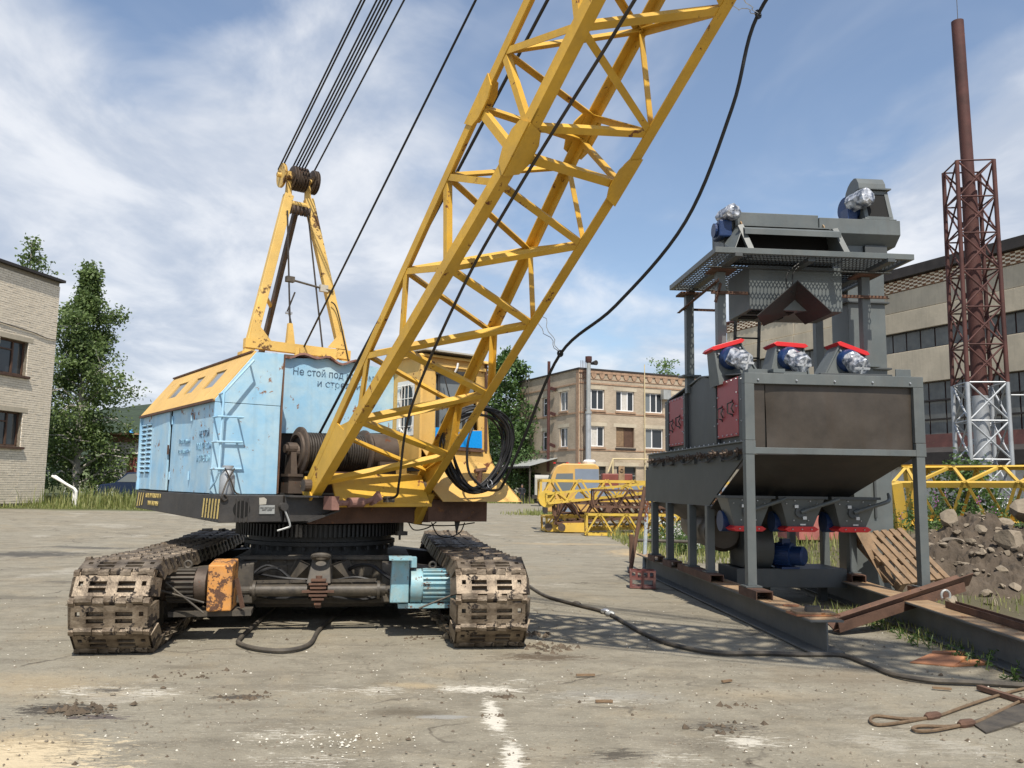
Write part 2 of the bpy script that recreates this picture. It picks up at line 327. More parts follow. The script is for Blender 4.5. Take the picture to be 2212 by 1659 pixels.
        if bevel > 0:
            bv = o.modifiers.new('bevel', 'BEVEL'); bv.width = bevel; bv.segments = 2; bv.limit_method = 'ANGLE'; bv.angle_limit = R(40); bv.harden_normals = False
        return o
def tag(o, label=None, cat=None, group=None, kind=None):
    if label: o['label'] = label
    if cat: o['category'] = cat
    if group: o['group'] = group
    if kind: o['kind'] = kind
    return o
def thing(name, label, cat, loc, group=None):
    o = bpy.data.objects.new(name, None); COL.objects.link(o); o.location = loc; o.empty_display_size = 0.3; ORG[o.name] = Vector(loc); return tag(o, label, cat, group)
def shared(name, me, mw, parent):          # a repeat of one mesh inside a thing; mw = world matrix
    o = bpy.data.objects.new(name, me); COL.objects.link(o); o.parent = parent
    o.matrix_basis = Matrix.Translation(-ORG[parent.name]) @ mw; ORG[o.name] = mw.translation.copy(); return o
def B(): return MB()
def mtx(x, y, z, o):
    return Matrix(((x.x, y.x, z.x, o.x), (x.y, y.y, z.y, o.y), (x.z, y.z, z.z, o.z), (0, 0, 0, 1)))
def lettering(body, m, parent, pos, xdir, up, size, name='lettering', depth=0.002, spacing=1.0, align='CENTER', xscale=1.0):
    cu = bpy.data.curves.new(name, 'FONT'); cu.body = body; cu.size = size; cu.align_x = align; cu.align_y = 'CENTER'; cu.extrude = depth; cu.space_character = spacing; cu.resolution_u = 3
    t = bpy.data.objects.new(name, cu); COL.objects.link(t)
    bpy.context.view_layer.update()
    me = bpy.data.meshes.new_from_object(t.evaluated_get(bpy.context.evaluated_depsgraph_get())); bpy.data.objects.remove(t); bpy.data.curves.remove(cu)
    x = Vector(xdir).normalized(); y = Vector(up).normalized(); n = x.cross(y).normalized(); org = ORG[parent.name]
    for v in me.vertices: v.co = Vector(pos) + x * (v.co.x * xscale) + y * v.co.y + n * v.co.z - org
    me.materials.clear(); me.materials.append(MATS[m]); o = bpy.data.objects.new(name, me); COL.objects.link(o); o.parent = parent; ORG[o.name] = org; return o
def smoothstep(a, b, x):
    t = max(0.0, min(1.0, (x - a) / (b - a))); return t * t * (3 - 2 * t)
def gh(x, y):                                # ground height
    z = 0.42 * smoothstep(14, 36, y) * smoothstep(-3, -13, x)
    z += 0.55 * smoothstep(15, 24, y) * smoothstep(5.5, 9.5, x) * (1 - smoothstep(40, 70, y))
    z += 0.25 * smoothstep(37, 44, y) * smoothstep(-6, -14, x)
    return z
def lerp(a, b, t): return a + (b - a) * t
def catmull(pts, k=8):
    pts = [Vector(p) for p in pts]; out = []
    for i in range(len(pts) - 1):
        p0 = pts[max(i - 1, 0)]; p1 = pts[i]; p2 = pts[i + 1]; p3 = pts[min(i + 2, len(pts) - 1)]
        for j in range(k):
            t = j / k; out.append(0.5 * ((2 * p1) + (p2 - p0) * t + (2 * p0 - 5 * p1 + 4 * p2 - p3) * t * t + (3 * p1 - p0 - 3 * p2 + p3) * t ** 3))
    out.append(pts[-1]); return out
# ================================================================== ground
def px(x, y, z=0.0):        # point at height z seen at photo position (2212-wide)
    d = _f + _r * ((x - 1106) / 1839.0) + _u * ((829.5 - y) / 1839.0); t = (z - 1.6) / d.z; return V3(0, 0, 1.6) + d * t
def ground_mat():
    m = bpy.data.materials.new('yard_asphalt'); m.use_nodes = True; nt = m.node_tree; N = nt.nodes; L = nt.links
    b = N['Principled BSDF']; b.inputs['Roughness'].default_value = 0.92; b.inputs['Specular IOR Level'].default_value = 0.25
    g = N.new('ShaderNodeNewGeometry'); co = g.outputs['Position']
    def noi(s, det=5, rough=.6, vec=None, dist=0):
        n = N.new('ShaderNodeTexNoise'); n.inputs['Scale'].default_value = s; n.inputs['Detail'].default_value = det; n.inputs['Roughness'].default_value = rough; n.inputs['Distortion'].default_value = dist; L.new(vec or co, n.inputs[0]); return n.outputs[0]
    def mr(x, a, c, lo=0., hi=1.):
        n = N.new('ShaderNodeMapRange'); n.inputs[1].default_value = a; n.inputs[2].default_value = c; n.inputs[3].default_value = lo; n.inputs[4].default_value = hi; L.new(x, n.inputs[0]); return n.outputs[0]
    def mix(f, a, c):
        n = N.new('ShaderNodeMix'); n.data_type = 'RGBA'
        for k, x in (('A', a), ('B', c)):
            if isinstance(x, tuple): n.inputs[k].default_value = (*x, 1)
            else: L.new(x, n.inputs[k])
        L.new(f, n.inputs['Factor']); return n.outputs['Result']
    def mth(op, a, c):
        n = N.new('ShaderNodeMath'); n.operation = op
        for i, x in enumerate((a, c)):
            if isinstance(x, (int, float)): n.inputs[i].default_value = x
            else: L.new(x, n.inputs[i])
        return n.outputs[0]
    fine = noi(34, 4, .7); mid = noi(2.6, 7, .62); big = noi(.42, 5, .6); speck = noi(120, 2, .5); grit = noi(9, 6, .75)
    c = mix(mr(mid, .32, .70), (0.185, 0.166, 0.126), (0.315, 0.283, 0.218))
    c = mix(mr(big, .42, .66), c, (0.272, 0.25, 0.196))
    c = mix(mth('MULTIPLY', mr(noi(.9, 6, .7, None, .5), .50, .68), .5), c, (0.31, 0.255, 0.17))
    mp = N.new('ShaderNodeMapping'); mp.inputs['Scale'].default_value = (.55, 2.2, 1); mp.inputs['Rotation'].default_value = (0, 0, .12); L.new(co, mp.inputs[0])
    c = mix(mth('MULTIPLY', mr(noi(1.5, 7, .7, mp.outputs[0]), .50, .70), .7), c, (0.14, 0.122, 0.094))
    c = mix(mth('MULTIPLY', mr(grit, .53, .66), .55), c, (0.155, 0.135, 0.098))
    # pale lime flecks
    c = mix(mth('MULTIPLY', mr(mth('MULTIPLY', noi(11, 7, .8, mp.outputs[0]), mr(noi(.55, 4), .40, .66)), .42, .52), .45), c, (0.46, 0.43, 0.365))
    c = mix(mth('MULTIPLY', mr(fine, .58, .70), .6), c, (0.46, 0.42, 0.33)); c = mix(mth('MULTIPLY', mr(speck, .60, .70), .5), c, (0.13, 0.112, 0.08))
    vo = N.new('ShaderNodeTexVoronoi'); vo.feature = 'DISTANCE_TO_EDGE'; vo.inputs['Scale'].default_value = .42
    wv = N.new('ShaderNodeVectorMath'); wv.operation = 'ADD'; wn = N.new('ShaderNodeTexNoise'); wn.inputs['Scale'].default_value = 1.6; wn.inputs['Detail'].default_value = 5; L.new(co, wn.inputs[0]); ws = N.new('ShaderNodeVectorMath'); ws.operation = 'SCALE'; ws.inputs['Scale'].default_value = .9; L.new(wn.outputs['Color'], ws.inputs[0]); L.new(co, wv.inputs[0]); L.new(ws.outputs[0], wv.inputs[1]); L.new(wv.outputs[0], vo.inputs['Vector'])
    crack = mth('MULTIPLY', mr(vo.outputs['Distance'], .010, .003), mr(noi(.8, 3), .46, .58)); c = mix(mth('MULTIPLY', crack, .75), c, (0.085, 0.072, 0.055))
    nA, nB, nF = noi(2.6, 5, .7), noi(9, 5, .75), noi(13, 7, .82, mp.outputs[0])
    rag = mth('ADD', mth('MULTIPLY', mth('SUBTRACT', nA, .5), 1.7), mth('MULTIPLY', mth('SUBTRACT', nB, .5), 1.3))
    def dist_(x, y, rx, ry, rot):
        p = px(x, y); v = N.new('ShaderNodeMapping'); v.vector_type = 'TEXTURE'; v.inputs['Location'].default_value = (p.x, p.y, 0); v.inputs['Rotation'].default_value = (0, 0, rot); v.inputs['Scale'].default_value = (rx, ry, 1000); L.new(co, v.inputs[0])
        ln = N.new('ShaderNodeVectorMath'); ln.operation = 'LENGTH'; L.new(v.outputs[0], ln.inputs[0]); return ln.outputs['Value']
    def blob(x, y, rx, ry, col, amt, edge=.6, rot=0.0):            # stained patch with a ragged soft edge
        nonlocal c
        c = mix(mth('MULTIPLY', mr(mth('ADD', dist_(x, y, rx, ry, rot), rag), 1.0, 1.0 - edge), amt), c, col)
    def fleck(x, y, rx, ry, col, amt, th=.36, rot=0.0):           # broken flecks, thick in the middle
        nonlocal c
        c = mix(mth('MULTIPLY', mr(mth('SUBTRACT', mth('ADD', nF, mth('MULTIPLY', mth('SUBTRACT', nA, .5), .35)), mth('MULTIPLY', mth('ADD', dist_(x, y, rx, ry, rot), 0.0), .16)), th, th + .05), amt), c, col)
    dk = (0.06, 0.052, 0.043); lime = (0.62, 0.585, 0.50); sand = (0.48, 0.37, 0.22); grey = (0.30, 0.295, 0.275)
    blob(30, 1610, .55, .45, sand, .7, .9); fleck(0, 1655, .5, .4, (0.58, 0.48, 0.32), .9, .32); blob(60, 1480, .9, .6, sand, .35, .9); blob(900, 1480, .35, .12, sand, .5, .9)
    fleck(1045, 1488, .28, .13, lime, .95, .35); fleck(1065, 1545, .06, .45, lime, .95, .33, .1); fleck(1108, 1640, .06, .42, lime, .95, .33, .05); fleck(1120, 1470, .5, .3, lime, .6, .49)
    fleck(600, 1590, .8, .45, lime, .6, .49); fleck(1280, 1510, 1.0, .5, lime, .6, .49); fleck(1600, 1600, .35, .25, lime, .75, .43); fleck(800, 1490, 1.0, .3, lime, .6, .48); fleck(250, 1490, .7, .2, lime, .75, .43); fleck(700, 1640, .6, .25, lime, .6, .48); fleck(1450, 1640, .8, .4, lime, .5, .50)
    blob(880, 1537, .40, .15, (0.125, 0.105, 0.075), .8, .8); blob(960, 1548, .22, .06, grey, .8, .4); fleck(130, 1530, .26, .14, dk, .95, .33); fleck(240, 1490, .22, .07, dk, .9, .36); fleck(210, 1545, .22, .08, (0.08, 0.065, 0.065), .9, .34); fleck(520, 1505, .22, .08, dk, .9, .35)
    blob(395, 1440, .35, .16, (0.12, .10, .072), .5, .9); fleck(1330, 1630, .2, .12, (0.08, .07, .055), .9, .36); fleck(1560, 1570, .26, .12, (0.09, .08, .065), .9, .36); fleck(1180, 1420, .45, .2, (0.10, 0.075, 0.05), .9, .36); blob(560, 1345, .5, .3, (0.14, .12, .09), .5, .9)
    blob(60, 1200, 1.6, .8, (0.07, 0.066, 0.06), .85, .6); blob(190, 1188, 1.3, .35, (0.085, .08, .072), .75, .6); blob(40, 1290, .9, .25, (.12, .11, .09), .6); blob(150, 1255, .6, .12, (.10, .09, .075), .7)
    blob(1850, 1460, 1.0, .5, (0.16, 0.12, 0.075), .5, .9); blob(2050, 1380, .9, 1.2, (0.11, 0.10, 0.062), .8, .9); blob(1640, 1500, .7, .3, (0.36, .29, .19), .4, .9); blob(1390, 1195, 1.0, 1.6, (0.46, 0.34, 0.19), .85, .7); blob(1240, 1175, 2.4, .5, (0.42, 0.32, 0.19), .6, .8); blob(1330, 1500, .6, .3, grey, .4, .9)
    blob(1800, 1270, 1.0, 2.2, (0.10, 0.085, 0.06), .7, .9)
    # earth to the right rear and under the verge
    sp = N.new('ShaderNodeSeparateXYZ'); L.new(co, sp.inputs[0])
    e1 = mth('MULTIPLY', mr(mth('ADD', sp.outputs[0], mth('MULTIPLY', noi(.7, 5), 3.0)), 6.2, 7.6), mr(sp.outputs[1], 9.5, 11.5)); e1 = mth('MULTIPLY', e1, mr(sp.outputs[1], 60, 50))
    c = mix(e1, c, (0.105, 0.092, 0.055))
    e2 = mth('MULTIPLY', mr(mth('ADD', sp.outputs[0], mth('MULTIPLY', noi(.8, 4), 1.5)), -9.5, -11.0), mr(mth('ADD', sp.outputs[1], mth('MULTIPLY', noi(.6, 5), 2.0)), 34.5, 35.8))
    c = mix(e2, c, (0.085, 0.095, 0.035))
    L.new(c, b.inputs['Base Color'])
    bm = N.new('ShaderNodeBump'); bm.inputs['Strength'].default_value = .75; bm.inputs['Distance'].default_value = .02
    h = mth('ADD', mth('MULTIPLY', fine, .5), mth('ADD', mth('MULTIPLY', mid, 2.0), mth('MULTIPLY', grit, 1.2))); L.new(h, bm.inputs['Height']); L.new(bm.outputs[0], b.inputs['Normal'])
    MATS['yard_asphalt'] = m
ground_mat()
def axis(a, b, c, d, fine, mid, far):
    out = []; x = a
    while x < d:
        out.append(x); x += fine if b <= x < c else (mid if b - 25 <= x < c + 25 else far)
    out.append(d); return out
gx_ = axis(-900, -12, 14, 900, .28, 1.6, 30); gy_ = axis(-40, 1, 24, 1500, .28, 1.6, 30); gm = B()
gv = []
for y in gy_:
    for x in gx_:
        z = gh(x, y)
        if -14 < x < 16 and 0 < y < 30: z += .012 * noise.noise((x * .9, y * .9, 0)) + .006 * noise.noise((x * 3.1, y * 3.1, 5)) - .004
        gv.append((x, y, z))
nxg = len(gx_); gm.add(gv, [(j * nxg + i, j * nxg + i + 1, (j + 1) * nxg + i + 1, (j + 1) * nxg + i) for j in range(len(gy_) - 1) for i in range(nxg - 1)])
tag(gm.build('ground', 'yard_asphalt', smooth=True, fix=False), kind='structure')
# hills on the horizon
mat('forest', (0.030, 0.048, 0.026), 1.0, var=.45, vs=.05, bump=0)
mat('meadow', (0.10, 0.13, 0.05), 1.0, var=.3, vs=.02, bump=0)
hm = B(); rnd = random.Random(2); cols = 150
for i in range(cols + 1):
    x = -1100 + 2000 * i / cols; h = 104 + 22 * noise.noise((x * .004, 3, 0)) + 3.5 * noise.noise((x * .06, 1, 0)) + 2.0 * noise.noise((x * .16, 1, 0))
    h *= smoothstep(520, 120, x) * .9 + .1
    hm.v += [V3(x, 1150, h), V3(x, 900, h * .45), V3(x, 760, -2)]
for i in range(cols):
    for j in range(2): hm.f.append((i * 3 + j, i * 3 + j + 1, (i + 1) * 3 + j + 1, (i + 1) * 3 + j))
tag(hm.build('hills', 'forest', smooth=True), kind='structure')
fm_ = B(); fm_.add([(-700, 700, -1), (-100, 700, -1), (-100, 930, 30), (-700, 930, 40)], [(0, 1, 2, 3)]); tag(fm_.build('meadow', 'meadow'), kind='structure')

# ================================================================== buildings
def facade(P, w0, w1, z0, z1, opens, depth, nrm, name, m, parent):
    """wall slab with real openings; P(x, z) -> world; opens: (x0, x1, za, zb)."""
    mb = B(); xs = sorted({w0, w1, *[o[0] for o in opens], *[o[1] for o in opens]}); zs = sorted({z0, z1, *[o[2] for o in opens], *[o[3] for o in opens]})
    for a, b in zip(xs, xs[1:]):
        run = None
        for c, d in zip(zs, zs[1:]):
            hole = any(o[0] - 1e-6 <= a and b <= o[1] + 1e-6 and o[2] - 1e-6 <= c and d <= o[3] + 1e-6 for o in opens)
            if not hole: run = (c, d) if run is None else (run[0], d)
            if hole or d == zs[-1]:
                if run: mb.prism([P(a, run[0]), P(b, run[0]), P(b, run[1]), P(a, run[1])], -nrm * depth)
                run = None
    return mb.build(name, m, parent)
def brick_mat(name, c1, c2, mortar, bw, bh, along):
    m = bpy.data.materials.new(name); m.use_nodes = True; nt = m.node_tree; N = nt.nodes; L = nt.links; b = N['Principled BSDF']; b.inputs['Roughness'].default_value = .9
    g = N.new('ShaderNodeNewGeometry'); dt = N.new('ShaderNodeVectorMath'); dt.operation = 'DOT_PRODUCT'; L.new(g.outputs['Position'], dt.inputs[0]); dt.inputs[1].default_value = along
    sp = N.new('ShaderNodeSeparateXYZ'); L.new(g.outputs['Position'], sp.inputs[0]); cb = N.new('ShaderNodeCombineXYZ'); L.new(dt.outputs['Value'], cb.inputs[0]); L.new(sp.outputs[2], cb.inputs[1])
    br = N.new('ShaderNodeTexBrick'); br.inputs['Scale'].default_value = 1.0; br.inputs['Brick Width'].default_value = bw; br.inputs['Row Height'].default_value = bh; br.inputs['Mortar Size'].default_value = .011; br.inputs['Color1'].default_value = (*c1, 1); br.inputs['Color2'].default_value = (*c2, 1); br.inputs['Mortar'].default_value = (*mortar, 1); L.new(cb.outputs[0], br.inputs['Vector'])
    n = N.new('ShaderNodeTexNoise'); n.inputs['Scale'].default_value = .55; n.inputs['Detail'].default_value = 6; L.new(g.outputs['Position'], n.inputs[0]); mr = N.new('ShaderNodeMapRange'); mr.inputs[1].default_value = .35; mr.inputs[2].default_value = .7; mr.inputs[3].default_value = 1.05; mr.inputs[4].default_value = .78; L.new(n.outputs[0], mr.inputs[0])
    mx = N.new('ShaderNodeMix'); mx.data_type = 'RGBA'; mx.blend_type = 'MULTIPLY'; mx.inputs['Factor'].default_value = 1; L.new(br.outputs[0], mx.inputs['A']); L.new(mr.outputs[0], mx.inputs['B']); L.new(mx.outputs['Result'], b.inputs['Base Color'])
    bm = N.new('ShaderNodeBump'); bm.inputs['Strength'].default_value = .5; bm.inputs['Distance'].default_value = .02; bm.invert = True; L.new(br.outputs['Fac'], bm.inputs['Height']); L.new(bm.outputs[0], b.inputs['Normal']); MATS[name] = m
# ---- three-storey office building in the middle distance
OE1 = V3(-.426, .905, 0); OE2 = V3(.905, .426, 0); OC = V3(6.1, 77.0, 0)
brick_mat('office_brick_r', (0.52, 0.425, 0.315), (0.43, 0.35, 0.255), (0.37, 0.32, 0.25), .26, .098, OE2); brick_mat('office_brick_l', (0.50, 0.41, 0.305), (0.42, 0.34, 0.25), (0.36, 0.31, 0.245), .26, .098, OE1)
off = thing('office_building', 'three storey buff brick office block with white framed windows', 'building', OC)
PR = lambda k, z: OC + OE2 * k + ZU * z
PL = lambda k, z: OC + OE1 * k + ZU * z
NR, NL = -OE1, -OE2     # outward normals: right facade faces -OE1, left facade faces -OE2
rwin = [(.72 + 3.25 * i, 2.72 + 3.25 * i, z, z + 1.86) for i in range(7) for z in (5.3, 8.68)]; rdoor = [(.8 + 3.25 * i, 2.9 + 3.25 * i, .9, 3.5) for i in range(7)]
lwin = [(2.1, 3.65, 5.3, 7.1), (2.1, 3.65, 8.68, 10.5), (6.25, 7.2, 5.1, 6.95), (6.25, 7.2, 8.45, 10.25)]; ldoor = [(2.0, 3.6, 1.6, 3.6), (7.4, 10.2, .1, 2.9)]
facade(PR, 0, 24, 0, 12.3, rwin + rdoor, .38, NR, 'front_wall', 'office_brick_r', off); facade(PL, 0.4, 12.4, 0, 12.3, lwin + ldoor, .38, NL, 'side_wall', 'office_brick_l', off)
def core(c, a, b, la, lb, z1, m, par): B().prism([c + a * .4 + b * .4, c + a * la + b * .4, c + a * la + b * lb, c + a * .4 + b * lb], ZU * z1).build('inner_core', m, par)
core(OC, OE2, OE1, 24, 12.4, 12.1, 'void', off)
B().prism([PR(-.12, 12.3) + NR * .15, PR(24, 12.3) + NR * .15, PR(24, 12.3) + OE1 * 12.4, PL(12.45, 12.3) + NL * .12, PL(0, 12.3) + NL * .12 + NR * .15], ZU * .14).build('roof', 'roof_dark', off)
def band(P, n, k0, k1, z, h=.13, out=.05, m='brick_trim', nm='brick_band'): B().prism([P(k0, z), P(k1, z), P(k1, z + h), P(k0, z + h)], n * out).build(nm, m, off)
for z in (11.02, 8.30, 4.92, 1.5): band(PR, NR, 0, 24, z)
for z in (10.95, 8.25, 4.9, 1.45): band(PL, NL, .05, 12.4, z)
band(PR, NR, -.05, 24, 12.02, .25, .10); band(PR, NR, 0, 24, 11.45, .07, .05); band(PL, NL, -.05, .45, 0, 12.2, .06, 'brick_trim', 'corner_pier')
for k in range(26): B().prism([PR(.55 + .88 * k, 11.56), PR(.75 + .88 * k, 11.56), PR(.92 + .88 * k, 11.86), PR(.92 + .88 * k, 12.0), PR(.38 + .88 * k, 12.0), PR(.38 + .88 * k, 11.86)], NR * .09).build('cornice_corbel', 'brick_trim', off)
def window(P, n, o, style, par):
    x0, x1, z0, z1 = o; fr = B(); t = .085; dp = -n * .16
    def rect(a, b, c, d): fr.prism([P(a, c) + dp, P(b, c) + dp, P(b, d) + dp, P(a, d) + dp], -n * .06)
    rect(x0, x0 + t, z0, z1); rect(x1 - t, x1, z0, z1); rect(x0 + t, x1 - t, z0, z0 + t); rect(x0 + t, x1 - t, z1 - t, z1)
    w = x1 - x0; mull = [x0 + w * .33, x0 + w * .66] if style in ('w3', 'open') else ([x0 + w * .40] if style == 'w2' else [x0 + w * .5])
    if style == 'narrow': rect(x0 + t, x1 - t, z1 - .6, z1 - .52); mull = []
    for mx_ in mull: rect(mx_ - .05, mx_ + .05, z0 + t, z1 - t)
    wo = fr.build('window', 'wood_dark' if style == 'brown' else 'white_frame', par)
    xs = [x0] + mull + [x1]
    for i, (a, b) in enumerate(zip(xs, xs[1:])):
        m = 'curtain' if (style in ('w3', 'open') and random.random() < .35) else random.choice(['glass_dark', 'glass_dark', 'glass_mid'])
        if style == 'brown': m = 'wood' if i == 0 else 'wood_dark'
        B().prism([P(a + .03, z0 + .04) + dp * 1.3, P(b - .03, z0 + .04) + dp * 1.3, P(b - .03, z1 - .04) + dp * 1.3, P(a + .03, z1 - .04) + dp * 1.3], -n * .015).build('pane', m, wo)
    B().prism([P(x0 - .1, z0 - .22), P(x1 + .1, z0 - .22), P(x1 + .1, z0 - .06), P(x0 - .1, z0 - .06)], n * .12).build('sill', 'roof_dark' if style == 'brown' else 'brick_trim', wo)
    B().prism([P(x0 - .28, z1 + .01), P(x1 + .28, z1 + .01), P(x1 + .28, z1 + .34), P(x0 - .28, z1 + .34)], n * .012).build('lintel', 'concrete', wo)
sty = {0: ('w3', 'w3'), 1: ('brown', 'open'), 2: ('w2', 'w3'), 3: ('w3', 'w3'), 4: ('w3', 'open'), 5: ('w2', 'w3'), 6: ('w3', 'w3')}
for i in range(7):
    for j in range(2): window(PR, NR, rwin[i * 2 + j], sty[i][j], off)
for i, o in enumerate(lwin): window(PL, NL, o, 'half' if i < 2 else 'narrow', off)
for o in rdoor: 
    g = B().prism([PR(o[0], o[2]) - NR * .2, PR(o[1], o[2]) - NR * .2, PR(o[1], o[3]) - NR * .2, PR(o[0], o[3]) - NR * .2], -NR * .02).build('workshop_window', 'window_dark', off)
    for zz in (1.8, 2.7): B().bar(PR(o[0], zz) - NR * .17, PR(o[1], zz) - NR * .17, .06, .06).build('glazing_bar', 'sheet_zinc', g)
    B().prism([PR(o[0] - .25, o[3] + .01), PR(o[1] + .25, o[3] + .01), PR(o[1] + .25, o[3] + .4), PR(o[0] - .25, o[3] + .4)], NR * .012).build('lintel', 'concrete', g)
for o in ldoor: B().prism([PL(o[0], o[2]) - NL * .25, PL(o[1], o[2]) - NL * .25, PL(o[1], o[3]) - NL * .25, PL(o[0], o[3]) - NL * .25], -NL * .02).build('doorway', 'window_dark', off)
cn_ = B(); NC = 40
for k in range(NC):
    a = lerp(4.0, 12.2, k / NC); bq = lerp(4.0, 12.2, (k + 1) / NC); za, zb = .05 * (k % 2), .05 * ((k + 1) % 2)
    cn_.hexa([PL(a, 4.25 + za), PL(bq, 4.25 + zb), PL(bq, 3.45 + zb) + NL * 3.0, PL(a, 3.45 + za) + NL * 3.0], [PL(a, 4.28 + za), PL(bq, 4.28 + zb), PL(bq, 3.48 + zb) + NL * 3.0, PL(a, 3.48 + za) + NL * 3.0])
can = cn_.build('entrance_canopy', 'sheet_zinc', off); B().prism([PL(4.0, 3.3) + NL * 2.95, PL(12.2, 3.3) + NL * 2.95, PL(12.2, 3.48) + NL * 2.95, PL(4.0, 3.48) + NL * 2.95], NL * .05).build('canopy_fascia', 'roof_dark', can)
for k in (4.4, 11.8): B().cyl(PL(k, 0) + NL * 2.7, PL(k, 3.4) + NL * 2.7, .08, n=8).build('canopy_post', 'frame_grey', can)
pp = B().cyl(PL(5.05, 3.0) + NL * .45, PL(5.05, 13.6) + NL * .45, .15, n=10).build('drain_pipe', 'mast_red', off)
for z in (5.6, 8.6, 11): B().bar(PL(4.9, z) + NL * .3, PL(4.2, z - .2) + NL * .2, .12, .3).build('pipe_bracket', 'mast_red', pp)
for kk in (9.6, 10.2): B().cyl(PL(kk, .5) + NL * .35, PL(kk, 12.9) + NL * .35, .045, n=6).build('ladder_rail', 'frame_grey', off)
for z in range(1, 13): B().cyl(PL(9.6, z) + NL * .35, PL(10.2, z) + NL * .35, .03, n=6).build('ladder_rung', 'frame_grey', off)
for q in range(4): B().cyl(PR(.12 + q * .16, 2) + NR * .12, PR(.12 + q * .16, 13.1) + NR * .12, .022, n=5).build('conduit', 'mast_red', off)
B().lathe(PR(1.6, 13.0) - NR * .8, PR(1.75, 13.0) + NR * .1, [(0, .08), (.4, .14), (1, .24)], 14).build('roof_loudspeaker', 'roof_dark', off)
B().cyl(PR(7.0, .5) + NR * .2, PR(7.0, 13.2) + NR * .2, .05, n=6).build('gas_riser', 'pipe_cream', off)
B().tube([PR(2.8, 3.0) + NR * .5, PR(3.3, 4.15) + NR * .5, PR(3.3, 4.2) + NR * .5, PR(11.0, 4.3) + NR * .5], .07, 8).build('gas_pipe', 'pipe_cream', off); B().tube([PR(3.3, .5) + NR * .5, PR(3.3, 4.2) + NR * .5], .08, 8).build('gas_pipe', 'pipe_cream', off)
ac = B().prism([PR(8.95, 10.0), PR(9.8, 10.0), PR(9.8, 10.9), PR(8.95, 10.9)], NR * .5).build('air_conditioner', 'sheet_zinc', off)
fp = thing('flue_pipe', 'galvanised flue pipe standing at the corner of the brick office', 'flue', PR(.42, 0) + NR * 1.0)
B().cyl(PR(.42, 0) + NR * 1.0, PR(.42, 8.2) + NR * 1.0, .24, n=18).build('pipe', 'silver_paint', fp, smooth=True); B().cyl(PR(.42, 8.2) + NR * 1.0, PR(.42, 13.1) + NR * 1.0, .19, n=18).build('upper_pipe', 'sheet_zinc', fp, smooth=True); B().lathe(PR(.42, 12.75) + NR * 1.0, PR(.42, 13.35) + NR * 1.0, [(0, .2), (.3, .30), (1, .30)], 18).build('pipe_cap', 'mast_red', fp, smooth=True); B().cyl(PR(.42, 8.15) + NR * 1.0, PR(.42, 8.35) + NR * 1.0, .30, n=18).build('pipe_collar', 'sheet_zinc', fp)

# ---- brick building at the left edge, every brick of the visible strip laid
LE = V3(-.187, -.982, 0); LC = V3(-21.2, 39.0, 0); LN = V3(.982, -.187, 0); LZ = .55
lb = thing('brick_building', 'pale brick building at the left edge with dark wooden windows', 'building', LC + ZU * LZ)
PB = lambda t, z: LC + LE * t + ZU * z
lo_ = [(1.65, 3.30, 6.13, 7.62), (1.65, 3.30, 3.02, 4.50), (5.2, 6.9, 6.13, 7.62), (5.2, 6.9, 3.02, 4.50)]
facade(lambda t, z: PB(t, z) - LN * .02, .0, 12, LZ - .1, 10.75, lo_, .4, LN, 'wall', 'mortar', lb)
core(LC - LN * .4, LE, -LN, 12, 9, 10.6, 'void', lb)
ROW = .101; BW = .30; rowz = LZ; rowi = 0; bricks = []
while rowz + ROW < 10.62:
    t = -.0 + (0 if rowi % 2 else BW / 2) - BW
    while t < 3.9:
        a, b2 = max(t, 0.0), min(t + BW - .012, 3.9)
        if b2 - a > .05:
            segs = [(a, b2)]
            for o in lo_[:2]:
                if rowz + ROW - .012 > o[2] and rowz < o[3]: segs = [s for q in segs for s in ((q[0], min(q[1], o[0])), (max(q[0], o[1]), q[1])) if s[1] - s[0] > .03]
            
            for s in segs: bricks.append((s[0], s[1], rowz))
        t += BW
    rowz += ROW; rowi += 1
bricks.sort(key=lambda q: (q[1] - q[0] < .27, -(q[0] < 3.0) * q[0] if q[0] < 3.0 else 9))
bme = B().box((0, 0, 0), (BW - .012, .05, ROW - .012)).build('brick', 'brick_pale').data; bpy.data.objects.remove(bpy.data.objects['brick'])
stuffb = B(); cnt = 0; brnd = random.Random(9)
for a, b2, z in bricks:
    c = PB((a + b2) / 2, z + ROW / 2) + LN * brnd.uniform(-.004, .006)
    if b2 - a > .27 and cnt < 298 and a < 3.0:
        shared('brick', bme, mtx(LE, LN, ZU, c), lb); cnt += 1
    else: stuffb.box(c, (b2 - a, .05, ROW - .012), (LE, LN, ZU))
tag(stuffb.build('wall_bricks', 'brick_pale', lb), kind='stuff')
